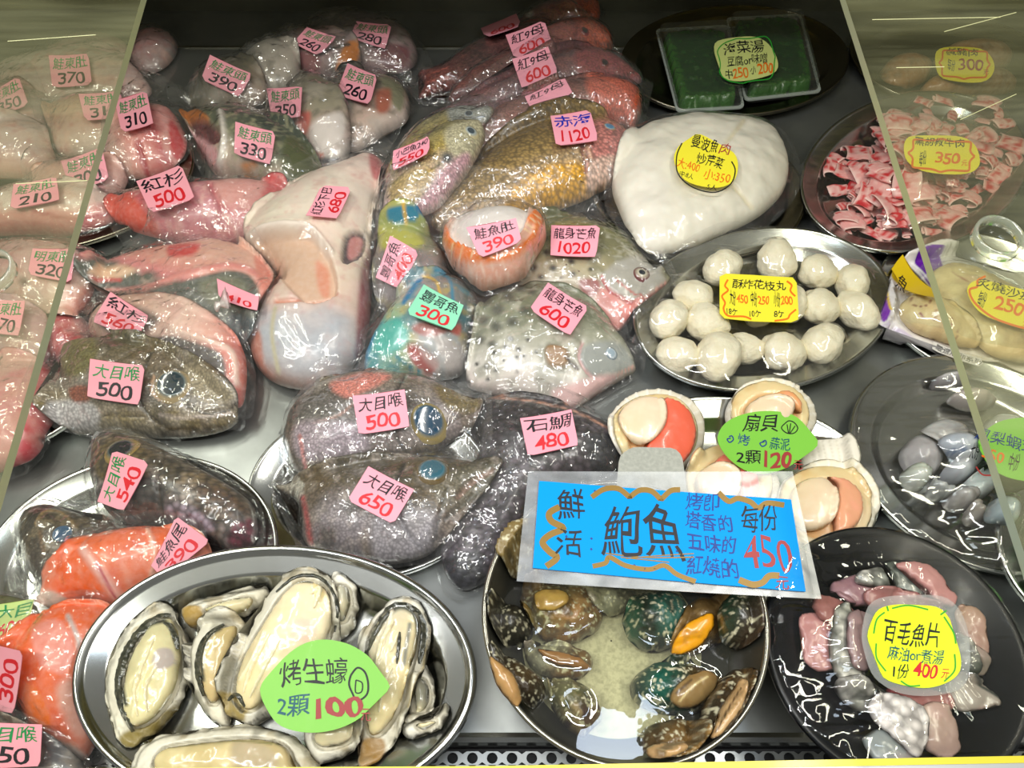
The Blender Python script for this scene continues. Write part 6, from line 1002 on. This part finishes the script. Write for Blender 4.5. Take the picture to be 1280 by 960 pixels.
# grey clip plate behind the sign, then the sign, lying on the pot rim
CLIPM = pbr('grey_stone', '#9a9c92', rough=.6, noise=(300, .35, '#c4c4b8'))
SPL = (.02, .05, .0)
def planeat(px, py, z, a, b): P = unp(np.array([px*1.]), np.array([py*1.]), (0, 0, z))[0]; return (a, b, z-a*P[0]-b*P[1])
pl1 = planeat(790, 640, .108, 0, .05)
o = card('sign_clip', [(773, 612), (773, 578), (782, 566), (796, 561), (812, 566), (822, 568), (836, 562), (848, 568), (853, 584), (852, 640), (774, 640)], [(770, 560), (850, 560), (850, 640), (770, 640)], [], CLIPM, plane=pl1, thick=.004, bend=0, sm=3); tag(o, 'speckled grey lobed plate sticking out behind the blue sign', 'clip')
plS = planeat(830, 665, .1225, -.02, .06)
fr = [(683, 603), (981, 625), (998, 740), (676, 712)]
def rounded(q, r=12):
    out = []
    for i in range(4):
        P = np.array(q[i], float); A = np.array(q[i-1], float); B = np.array(q[(i+1) % 4], float); a = P+(A-P)/np.linalg.norm(A-P)*r; b = P+(B-P)/np.linalg.norm(B-P)*r
        for t in (0, .25, .5, .75, 1): out.append(tuple((1-t)**2*a+2*t*(1-t)*P+t*t*b))
    return out
sc1 = lambda pts, w=5: (pts, w*1.35, GOLD)
lines = [('鮮', BLACK, .055, .08, .16, .42, .005), ('活', BLACK, .055, .53, .16, .84, .005), ('鮑魚', BLACK, .235, .2, .56, .78, .003), ('烤卽', NAVY, .575, .0, .72, .19, .005), ('塔香的', NAVY, .57, .22, .765, .41, .005), ('五味的', NAVY, .575, .45, .77, .65, .005), ('紅燒的', NAVY, .565, .7, .77, .92, .005), ('每份', BLACK, .80, .09, .955, .38, .012), ('450', BRICK, .80, .43, .985, .79, .0), ('元', BRICK, .91, .85, .965, .99, .005)]
sig = card('blue_sign', rounded(fr, 10), fr, lines, SKY, None, plane=plS, thick=.0012, bend=.001, sm=2, strokes=[
    sc1([(.19, .14), (.24, .04), (.3, .02), (.345, .1), (.35, .1), (.39, .02), (.44, .02), (.475, .1), (.48, .1), (.52, .0), (.56, -.02)], 5), sc1([(.06, .28), (.02, .36), (.03, .45), (.08, .52), (.03, .6), (.0, .7), (.03, .8), (.06, .86), (.02, .97)], 6), sc1([(.2, .92), (.25, .87), (.265, .8), (.33, .88), (.42, .9), (.48, .84), (.53, .93), (.6, .99)], 4.5),
    sc1([(.72, -.02), (.76, .07), (.8, .03), (.85, .06), (.88, .12), (.92, .06), (.99, .07)], 5), sc1([(.77, .93), (.82, .97), (.86, .94), (.89, .86), (.93, .85)], 6), ([(.25, .76), (.4, .77), (.6, .72)], 1.6, GOLD), ([(.33, .8), (.45, .74), (.6, .68)], 1.4, GOLD), ([(.31, .79), (.5, .8)], 1.4, GOLD)] +
    [([(x, y), (x+.006, y+.015)], 2.4, NAVY) for x, y in ((.2, .06), (.08, .22), (.36, .86), (.4, .89), (.44, .88), (.19, .6), (.19, .72), (.3, .84), (.53, .66), (.55, .74), (.09, .6))])
tag(sig, 'large bright blue handwritten abalone sign laid across the pot', 'sign')
plL = (plS[0], plS[1], plS[2]-.0012)
lam = [(672, 592), (985, 592), (1016, 748), (656, 727)]
lo = card('laminate_pouch', rounded([(668, 590), (984, 590), (1017, 749), (654, 728)], 12), lam, [], film('sign_laminate', haze=.08, gloss=.9, rough=.3, bs=40, bst=.35, hazecol=(.8, .86, .92), base=.05, hazenoise=(30, .12, (1, 3, 1))), sig, plane=plL, thick=.0008, bend=.001, sm=2)
# ---- scallop card
fr = rot_frame(962, 553, 112, 76, 3)
topcard('price_card', 'green leaf-shaped 120 price card with a shell doodle on the scallops', [(896, 548), (906, 530), (930, 518), (962, 514), (992, 520), (1010, 538), (1022, 556), (1006, 570), (985, 584), (960, 592), (935, 590), (915, 578), (902, 564)], fr,
        [('扇貝', BLACK, .2, .05, .58, .34, .005), ('烤', NAVY, .13, .4, .26, .58, .005), ('蒜泥', TEAL, .5, .42, .72, .62, .005), ('2顆', BLACK, .14, .66, .4, .88, .01), ('120', BRICK, .44, .65, .75, .93, .03), ('元', BRICK, .77, .78, .87, .93, .01)], LIME,
        strokes=[([(.66, .18), (.62, .26), (.68, .34), (.76, .34), (.8, .26), (.76, .17), (.7, .14), (.66, .18)], 1.3, BLACK), ([(.7, .34), (.68, .2)], 1.2, BLACK), ([(.71, .34), (.72, .18)], 1.2, BLACK), ([(.72, .34), (.77, .22)], 1.2, BLACK), ([(.04, .46), (.07, .44), (.09, .5), (.05, .55), (.02, .5), (.06, .48)], 1.5, NAVY), ([(.42, .5), (.45, .48), (.46, .54), (.42, .58), (.39, .53), (.44, .5)], 1.5, NAVY)], sm=4)
# ---- black plate on a grey bowl
BZ = .088
eB = fit_ellipse([(960, 800), (978, 715), (1000, 686), (1040, 665), (1090, 657), (1150, 671), (1200, 702), (1250, 750), (1284, 810), (967, 850), (990, 895), (1025, 932), (1062, 957)], BZ); br = (eB[1]+eB[2])/2; bc = eB[0]; print('black', bc, eB[1:])
V, Fc = lathe(bc, [(br-.002, BZ-.008), (br-.0035, BZ-.02), (br-.014, .04), (br-.03, .008), (br-.04, .001), (.001, .001)]); bw = thing('grey_bowl', 'grey-beige pan underneath the black plate, right front', 'bowl'); mesh('bowl_wall', V, Fc, CHAMP, bw)
V, Fc = lathe(bc, [(br-.0025, BZ-.009), (br-.002, BZ-.0075), (br-.004, BZ-.0072), (br-.007, BZ-.02)]); mesh('bowl_rim', V, Fc, RIMM, bw)
BLKP = pbr('black_melamine', '#07090d', rough=.3, coat=.1, spec=.3, noise=(60, .2, '#141a22'))
plate('black_plate', 'shiny black plate of raw fish slices, right front', 'plate', bc, eB[1], eB[2], eB[3], .006, BZ-.006, BLKP, prof=[(-.001, .003), (0, .006), (.002, .0066), (.006, .005), (.034, -.004), (.042, -.010), (.05, -.013), (.06, -.013)])
SLM = pbr('raw_slice', attr=True, rough=.3, coat=.4, bump=(120, .3, .001), sss=.1); SLS = pbr('slice_skin', attr=True, rough=.32, coat=.4, scales=(120, .45))
def fslice(label, ol, c0, c1, T=.012, skin=False, m=None, feats=()):
    q = body('fish_slice', ol, T, dict(g=(ol[0][0], ol[0][1], ol[len(ol)//2][0], ol[len(ol)//2][1], [(0, c0), (1, c1)]), m=m or [(60, .5, .75, '#c89c98', .35)]), SLS if skin else SLM, None, feats, px_step=2, rough_edge=2.5, Tk=.62, p=.3, squish=0, floor=.076, slope=.1, rel=((50, .002, 5), (130, .0008, 8))); tag(q['obj'], label, 'fish', 'raw fish slices on the black plate')
for a in [('pink fish slice at the left of the black plate', [(1001, 770), (1040, 768), (1065, 780), (1062, 820), (1040, 838), (1008, 832), (1000, 800)], '#c48c88', '#b07c78'), ('dull pink fish slice at upper left of the black plate', [(1018, 745), (1045, 748), (1070, 765), (1050, 780), (1022, 772)], '#a87068', '#8c5854'), ('dim translucent fish slice behind the others, top left', [(1042, 728), (1085, 718), (1110, 725), (1100, 752), (1060, 760), (1040, 748)], '#8c6a74', '#a07478')]: fslice(*a)
SK = dict(skin=True, m=[(90, .5, .7, '#3c443c', .6)])
fslice('pale scaly skin curl at the top of the heap', [(1070, 722), (1080, 712), (1100, 708), (1108, 722), (1112, 735), (1090, 734), (1074, 730)], '#d8d4cc', '#8c9088', **SK)
fslice('dark scaly skin strip running down from the top of the heap', [(1102, 706), (1118, 702), (1140, 712), (1158, 728), (1168, 748), (1150, 756), (1132, 750), (1112, 735), (1104, 720)], '#4c544c', '#8c908c', **SK)
fslice('long dusty-pink fish slice at the upper right of the heap', [(1120, 704), (1155, 704), (1172, 716), (1185, 735), (1197, 748), (1190, 758), (1172, 755), (1155, 738), (1135, 720)], '#b8807c', '#cc9490')
fslice('pink slice between the heap top and the yellow card', [(1080, 740), (1120, 735), (1160, 752), (1190, 775), (1180, 790), (1130, 775), (1085, 760)], '#a06c68', '#9c5c5c')
fslice('beige fish slice at the right of the yellow card', [(1190, 765), (1210, 756), (1228, 770), (1232, 795), (1236, 815), (1228, 828), (1210, 812), (1196, 790)], '#b89c84', '#a48474')
fslice('translucent grey slice at the lower right of the card', [(1190, 800), (1215, 810), (1235, 825), (1228, 845), (1200, 838), (1186, 820)], '#a0988c', '#8c8074')
fslice('dark-edged skin curl right of the yellow card', [(1195, 792), (1212, 802), (1222, 822), (1228, 838), (1214, 846), (1198, 830), (1190, 810)], '#c4c0b4', '#545850', **SK)
fslice('glassy fish slice with dark skin edge at lower right', [(1185, 845), (1215, 850), (1245, 868), (1248, 882), (1225, 888), (1200, 890), (1182, 872)], '#b4aca0', '#948a80', feats=[('L', [(1205, 845), (1232, 860), (1248, 872)], 4, '#3c403c')])
fslice('brown pink slice below the yellow card', [(1108, 862), (1140, 858), (1180, 868), (1186, 890), (1150, 900), (1120, 892)], '#8c3c40', '#b08078')
fslice('pale slice at the bottom right of the heap', [(1150, 885), (1182, 880), (1198, 920), (1196, 940), (1175, 948), (1152, 930)], '#b8a090', '#a88c84')
fslice('grey glassy fish slice at the bottom of the plate', [(1078, 925), (1100, 912), (1130, 925), (1146, 945), (1120, 958), (1095, 955)], '#8c9494', '#a0a4a0')
fslice('long pale skin strip down the left of the heap', [(1042, 760), (1058, 755), (1066, 775), (1064, 800), (1074, 835), (1084, 862), (1070, 868), (1050, 850), (1036, 820), (1038, 790)], '#a8a89c', '#c8c4b8', **SK)
fslice('slate and rose slice left of the yellow card', [(1062, 770), (1082, 765), (1095, 790), (1092, 830), (1075, 842), (1062, 820)], '#8c7474', '#5c5458')
fslice('crinkled grey skin flap at the lower left of the heap', [(1040, 850), (1070, 845), (1100, 862), (1120, 880), (1100, 892), (1062, 880)], '#b8b4ac', '#7c7c74', **SK)
fslice('white net-patterned skin slice lowest of the heap', [(1084, 880), (1100, 866), (1130, 870), (1155, 888), (1160, 910), (1155, 935), (1144, 948), (1120, 930), (1095, 905)], '#e2dcd8', '#cfc8c4', skin=True, T=.012, m=[(30, .6, .9, '#b4acac', .3)])
wrap('cling_film', 'very creased cling film over the black plate of fish slices', (bc, eB[1], eB[2], eB[3]), BZ+.0022, seed=12, amp=.0022, aniso=(.5, 1.5), pinch=[(1150, 800, 40, .0016)], mat=film('black_plate_wrap', haze=.004, gloss=1.1, rough=.045, bs=30, bst=1., aniso=(.14, 2.2, .3), base=.0, rot=.2))
fr = rot_frame(1141, 808, 112, 100, 6)
plk = surf_plane(fr)
lamk = [(1076, 790), (1090, 752), (1140, 744), (1186, 750), (1208, 790), (1208, 850), (1180, 868), (1130, 868), (1094, 850), (1080, 820)]
k_ = topcard('price_card', 'neon yellow wavy-edged 400 price card on the black plate', [(1083, 796), (1088, 778), (1098, 762), (1120, 756), (1150, 757), (1172, 760), (1186, 775), (1190, 795), (1198, 815), (1199, 838), (1186, 852), (1160, 860), (1130, 857), (1104, 848), (1096, 830), (1088, 812)], fr,
        [('百毛魚片', BLACK, .14, .2, .78, .5, .008), ('麻油or煮湯', TEAL, .22, .52, .84, .7, .0), ('1份', BLACK, .3, .74, .48, .92, .005), ('400', RED, .52, .7, .8, .88, .01), ('元', RED, .84, .74, .92, .86, .01)], NEON, strokes=[([(.22, .06), (.4, .0), (.62, .03)], 1.8, GRN2), ([(.8, .1), (.92, .28), (.96, .42)], 1.8, GRN2), ([(.04, .4), (.06, .22), (.14, .12)], 1.8, GRN2), ([(.08, .52), (.1, .7), (.22, .85)], 1.8, GRN2), ([(.96, .55), (.98, .75), (.88, .9)], 1.8, GRN2), ([(.4, .95), (.5, 1.0), (.62, .98)], 1.8, GRN2), ([(.16, .04), (.18, .1)], 2, GRN2), ([(.76, .08), (.82, .02)], 2, GRN2)], sm=4)
kp = tuple(k_['plane']); kp = (kp[0], kp[1], kp[2]-.0009)
card('laminate_pouch', lamk, fr, [], LAM, k_, plane=kp, thick=.0006, sm=4)
# ---- oyster tray
OZ = .05; RZ = .03
eO = fit_ellipse([(92, 860), (102, 800), (150, 745), (220, 704), (320, 684), (420, 691), (500, 713), (560, 762), (590, 830), (586, 880), (565, 925), (112, 925), (100, 895)], OZ+RZ); print('oyster', eO)
plate('oyster_tray', 'wide stainless oval tray of raw oysters in front', 'tray', eO[0], eO[1], eO[2], eO[3], RZ, OZ, STEEL, prof=[(-.002, RZ-.006), (-.001, RZ-.001), (.0015, RZ+.001), (.004, RZ), (.0065, RZ-.003), (.0085, RZ-.0045), (.022, RZ-.006), (.026, RZ-.009), (.034, .006), (.040, .0018), (.06, .0015)])
OYS = pbr('oyster_shell', attr=True, rough=.5, coat=.15, bump=(130, .7, .002), noise=(90, .2, '#e8e2d0')); OYF = pbr('oyster_flesh', attr=True, rough=.22, coat=.6, bump=(60, .3, .0015), sss=.2)
CRM = pbr('mantle_cream', '#efe4bc', rough=.25, coat=.5)
FRM = pbr('mantle_frill_dark', '#34362f', rough=.3, coat=.5, noise=(300, .6, '#6c6a58'))
def frill(pts, w, parent, seed=1, name='mantle_frill', mat=None):
    q = resample(smooth_poly(pts, False, 6), 2.2, False); t = np.gradient(q, axis=0); n = np.stack([-t[:, 1], t[:, 0]], 1); n /= np.hypot(*n.T)[:, None]+1e-9; N = len(q); V = []
    tap = np.sin(np.linspace(.12, math.pi-.12, N))**.5; z0 = float(np.median(hs(*unp(q[:, 0], q[:, 1], (0, 0, .08))[:, :2].T)))
    for k, (o_, up) in enumerate(((-.5, 0), (-.25, .0022), (.05, .0012), (.25, .003), (.5, 0))):
        ww = w*(1+.45*(vn(np.arange(N)*.55, np.full(N, k*3.), seed)-.5))*tap; p_ = q+n*(o_*ww)[:, None]; P = unp(p_[:, 0], p_[:, 1], (0, 0, z0))
        for _ in range(2): z = hs(P[:, 0], P[:, 1]); d = dirs(p_[:, 0], p_[:, 1]); tt = (z-CH)/d[:, 2]; P = d*tt[:, None]; P[:, 2] = z
        P[:, 2] += up*(.6+.8*vn(np.arange(N)*.8, np.full(N, k*1.), seed+4))*tap+(.0004 if up else -.0006); V.append(P)
    V = np.vstack(V); Fc = [(k*N+i, k*N+i+1, (k+1)*N+i+1, (k+1)*N+i) for k in range(4) for i in range(N-1)]; return mesh(name, V, Fc, mat or FRM, parent)
def oyster(label, ol, meat, hue=('#d9cfa6', '#e2d6b0'), mantle=(), feats=(), T=.022, dark='#4c4838', fr_=(), lt_=(), group='raw oysters on the oval tray'):
    r = thing('oyster', label, 'oyster', group); edge = [('L', [tuple(p) for p in expand(smooth_poly(ol, True, 2), -1)]+[ol[0]], 3, dark, -.001, .7)]
    inn = [tuple(p) for p in expand(smooth_poly(meat, True, 2), 3)]
    body('shell', ol, T, dict(g=(ol[0][0], ol[0][1], ol[len(ol)//2][0], ol[len(ol)//2][1], [(0, '#e9e5d6'), (1, '#e4dec8')]), m=[(70, .5, .75, '#c9c6b4', .5), (90, .58, .72, '#a08a54', .55), (60, .62, .76, '#55523f', .6)]), OYS, r, edge+[('A', inn, '#d6d0ba', 3, -T*.32)]+list(feats), rough_edge=4, px_step=2.2, Tk=1, p=.38, floor=.053, rel=((70, .0016, 5),))
    if meat: body('oyster_meat', meat, T*.5, dict(g=(meat[0][0], meat[0][1], meat[len(meat)//2][0], meat[len(meat)//2][1], [(0, hue[0]), (1, hue[1])]), m=[(60, .5, .75, '#e9dcae', .5), (45, .6, .8, '#b4aa84', .4)]), OYF, r, mantle, px_step=2.2, Tk=1, p=.42, rel=((50, .002, 7), (120, .0008, 3)), rough_edge=1.5)
    for k, (pts, w_) in enumerate(fr_): frill(pts, w_, r, k+len(label))
    for k, (pts, w_) in enumerate(lt_): frill(pts, w_, r, k+3, 'gill_fold', CRM)
    return r
DKL = '#3c3f38'
oyster('small back oyster with craggy brown hinge, behind the left two', [(228, 768), (250, 752), (285, 745), (315, 734), (336, 736), (330, 752), (305, 770), (270, 780), (240, 786)], [(258, 762), (290, 752), (315, 748), (310, 762), (275, 772)], feats=[('A', [(228, 762), (250, 758), (255, 780), (238, 790)], '#b0904c', 3, .003), ('L', [(235, 752), (275, 744), (335, 734)], 4, '#3c3828')])
oyster('leftmost oyster, oval with a dark frill and a grey-pink spot', [(165, 782), (180, 768), (205, 755), (224, 764), (236, 790), (238, 830), (230, 868), (210, 900), (185, 925), (165, 935), (150, 922), (140, 895), (133, 862), (140, 820)], [(176, 800), (192, 778), (212, 774), (222, 790), (225, 825), (218, 862), (200, 888), (180, 905), (162, 905), (154, 878), (158, 838)],
       hue=('#cfc89e', '#ddd3a4'), mantle=[('L', [(158, 880), (152, 850), (162, 815), (184, 784), (205, 776)], 7, DKL, .001), ('L', [(208, 778), (218, 792), (222, 805)], 6, '#4c4f44'), ('A', [(196, 812), (215, 812), (218, 830), (200, 838), (190, 828)], '#b8aca4', 3), ('L', [(166, 895), (172, 860), (180, 830)], 3, '#efe6be', .001)], feats=[('A', [(150, 920), (180, 905), (225, 880), (225, 905), (185, 935), (160, 940)], '#8c7c44', 5)], lt_=[([(172, 895), (168, 865), (178, 830), (192, 800)], 5), ([(184, 890), (182, 860), (192, 840)], 4)], fr_=[([(166, 915), (152, 885), (148, 850), (158, 815), (178, 785), (200, 770), (214, 768)], 11), ([(204, 778), (214, 784), (220, 800), (222, 812)], 8), ([(224, 800), (226, 840), (220, 870)], 4)])
oyster('second oyster from the left with an amber middle', [(238, 812), (248, 785), (265, 768), (288, 760), (306, 768), (308, 790), (290, 830), (282, 870), (286, 905), (272, 906), (252, 888), (240, 855)], [(258, 800), (272, 788), (295, 784), (292, 808), (282, 838), (274, 872), (262, 878), (252, 850), (250, 822)], hue=('#c4b07c', '#cdb684'), mantle=[('L', [(254, 850), (252, 820), (262, 796), (276, 786)], 6, DKL, .001), ('L', [(294, 800), (282, 832)], 4, '#5c584c')], fr_=[([(254, 870), (247, 842), (250, 812), (262, 792), (280, 780)], 8), ([(298, 792), (288, 825), (282, 860)], 4)])
oyster('small shell half hidden behind the biggest oyster, upper right of it', [(415, 722), (432, 720), (447, 735), (449, 755), (440, 785), (425, 800), (414, 790)], [(420, 735), (434, 735), (438, 755), (430, 775), (421, 770)], hue=('#c4c0a8', '#b4b09c'))
oyster('biggest oyster, long and creamy, left of the green card', [(272, 862), (280, 838), (300, 800), (318, 765), (340, 732), (362, 714), (388, 712), (410, 722), (426, 742), (430, 770), (425, 798), (405, 830), (370, 858), (335, 890), (308, 906), (288, 904), (275, 890)], [(296, 850), (310, 815), (334, 775), (356, 742), (382, 726), (408, 738), (416, 765), (408, 800), (380, 836), (345, 862), (315, 886), (298, 880)],
       hue=('#e8d8a8', '#eadcb8'), mantle=[('L', [(350, 742), (370, 728), (400, 730), (414, 748), (418, 775), (412, 795)], 4, '#5c5c48'), ('A', [(365, 775), (395, 775), (390, 800), (365, 800)], '#ecccb4', 8), ('L', [(300, 850), (315, 825), (330, 790)], 4, '#f4e8c0', .0015), ('A', [(392, 728), (402, 726), (406, 745), (396, 750)], '#e6d498', 3, .003)], feats=[('A', [(276, 872), (300, 868), (306, 900), (282, 902)], '#a8945c', 4), ('L', [(290, 876), (302, 890)], 4, '#4c4c44')], T=.028, lt_=[([(304, 866), (316, 830), (338, 790)], 5), ([(312, 872), (330, 836), (350, 800)], 4), ([(392, 760), (400, 735), (388, 742)], 6)], fr_=[([(345, 740), (368, 722), (395, 720), (414, 736), (422, 762), (418, 790)], 5), ([(285, 876), (296, 868), (306, 884)], 6)])
oyster('right-hand back shell, white rim low behind the long right oyster', [(505, 908), (520, 900), (545, 895), (556, 880), (562, 892), (555, 905), (535, 918), (510, 922)], [(520, 906), (540, 900), (545, 904), (530, 912)], T=.012)
oyster('grey shell behind the long right oyster', [(528, 830), (540, 850), (545, 875), (540, 892), (520, 905), (508, 900), (515, 860)], [(520, 850), (534, 855), (536, 880), (522, 892)], hue=('#6c6a5c', '#8c8a78'))
oyster('long narrow oyster at the right of the green card', [(448, 805), (460, 778), (482, 755), (505, 746), (528, 756), (538, 782), (534, 820), (522, 865), (508, 905), (490, 935), (468, 956), (454, 958), (450, 935), (448, 900), (445, 850)], [(462, 800), (478, 770), (500, 758), (520, 770), (522, 800), (512, 840), (500, 880), (480, 912), (462, 915), (458, 870), (460, 830)],
       hue=('#d4cbb0', '#e0cf9c'), mantle=[('L', [(456, 815), (472, 785), (496, 760), (518, 768), (524, 800)], 8, '#5c5e54', .001), ('L', [(490, 765), (480, 800), (470, 830)], 6, '#e4dcc4', .002), ('L', [(512, 780), (505, 830)], 6, '#8c8c80')], feats=[('A', [(452, 925), (480, 925), (478, 958), (452, 962)], '#9c7840', 4), ('L', [(532, 800), (528, 840), (512, 885)], 4, '#bfae7c')], T=.026, lt_=[([(470, 830), (478, 800), (492, 775)], 6), ([(474, 890), (478, 860), (490, 835)], 5), ([(488, 815), (498, 790)], 5)], fr_=[([(455, 825), (466, 795), (486, 762), (505, 756), (524, 764)], 10), ([(524, 764), (530, 790), (524, 830)], 9), ([(500, 790), (496, 830)], 5)])
oyster('cream oyster under the lower edge of the green card', [(380, 910), (405, 895), (440, 892), (456, 905), (450, 930), (430, 945), (395, 955), (384, 940)], [(395, 915), (420, 905), (442, 908), (438, 925), (410, 935), (396, 930)], T=.016)
oyster('shallow oyster along the front edge, lower left', [(168, 958), (178, 935), (205, 920), (250, 914), (300, 908), (345, 912), (372, 925), (388, 945), (390, 985), (170, 985)], [(200, 940), (250, 928), (310, 924), (350, 930), (365, 950), (360, 975), (210, 975)], hue=('#d4c492', '#cbb480'), mantle=[('A', [(290, 928), (335, 932), (345, 960), (300, 970)], '#b8a888', 8), ('L', [(205, 935), (290, 926), (340, 930)], 3, '#8c8458')])
fr = rot_frame(404, 862, 150, 108, -4)
plo = surf_plane(fr, 96)
o = topcard('price_card', 'green leaf-shaped 100 price card with an oyster doodle on the oysters', [(326, 862), (340, 840), (368, 812), (398, 800), (432, 804), (460, 820), (476, 842), (488, 860), (468, 878), (450, 898), (420, 912), (385, 916), (352, 908), (335, 888)], fr,
        [('烤生蠔', BLACK, .16, .14, .7, .44, .01), ('2顆', TEAL, .1, .54, .38, .78, .01), ('100', BRICK, .42, .6, .82, .84, .03), ('元', BRICK, .8, .76, .88, .9, .01)], LIME, strokes=[([(.74, .36), (.8, .28), (.86, .34), (.88, .48), (.86, .6), (.78, .66), (.74, .56), (.72, .46), (.74, .36)], 2.4, BLACK), ([(.78, .42), (.83, .46), (.82, .56), (.77, .56), (.78, .42)], 1.6, BLACK)], sm=4)
kp = tuple(o['plane']); kp = (kp[0], kp[1], kp[2]+.0011)
card('laminate_pouch', [(318, 862), (334, 830), (364, 802), (398, 792), (440, 796), (472, 812), (498, 858), (474, 890), (452, 912), (420, 924), (380, 926), (340, 916), (322, 892)], fr, [], film('card_sleeve', haze=.0, gloss=.9, rough=.08, bs=16, bst=.4, base=.0), o, plane=kp, thick=.0003, sm=4)
# leafy greens on the platter at the right edge
q = body('leafy_greens', [(1278, 690), (1300, 672), (1340, 680), (1350, 720), (1310, 740), (1282, 720)], .03, dict(g=(1280, 690, 1340, 720, [(0, '#3c8c2c'), (1, '#6cb83c')]), m=[(120, .5, .7, '#2c5c1c', .5)]), FLESH, None, rel=((80, .004, 3),)); tag(q['obj'], 'green leafy garnish on the platter at the right edge', 'vegetable')
# ---------------------------------------------------------------- beef slices that share a label are told apart front to rear
LB = {}
for o in [q for q in COL.objects if q.name.startswith('beef_slice')]: LB.setdefault(o['label'], []).append(o)
OR = ['first', 'second', 'third', 'fourth', 'fifth', 'sixth', 'seventh', 'eighth', 'ninth', 'tenth']
for k, L_ in LB.items():
    if len(L_) > 1:
        for n, o in enumerate(sorted(L_, key=lambda q: -q.location.y)): o['label'] = k.replace('curled marbled beef slice', 'marbled beef slice')+', %s from the rear' % OR[min(n, 9)]
# ---------------------------------------------------------------- own origins for single-mesh things
for o in list(COL.objects):
    if o.parent is None and o.type == 'MESH' and o.get('kind') != 'structure' and o.location.length == 0 and len(o.data.vertices):
        v = np.empty(len(o.data.vertices)*3, np.float32); o.data.vertices.foreach_get('co', v); v = v.reshape(-1, 3)
        c = (v.min(0)+v.max(0))/2; c[2] = v[:, 2].min(); o.data.vertices.foreach_set('co', (v-c).ravel()); o.data.update(); o.location = Vector(map(float, c))
        for k in o.children: k.location = Vector(k.location)-Vector(map(float, c))
    elif o.parent is None and o.type == 'EMPTY' and o.location.length == 0: settle(o)
print('TRIS', sum(sum(len(p.vertices)-2 for p in o.data.polygons) for o in COL.objects if o.type == 'MESH'))
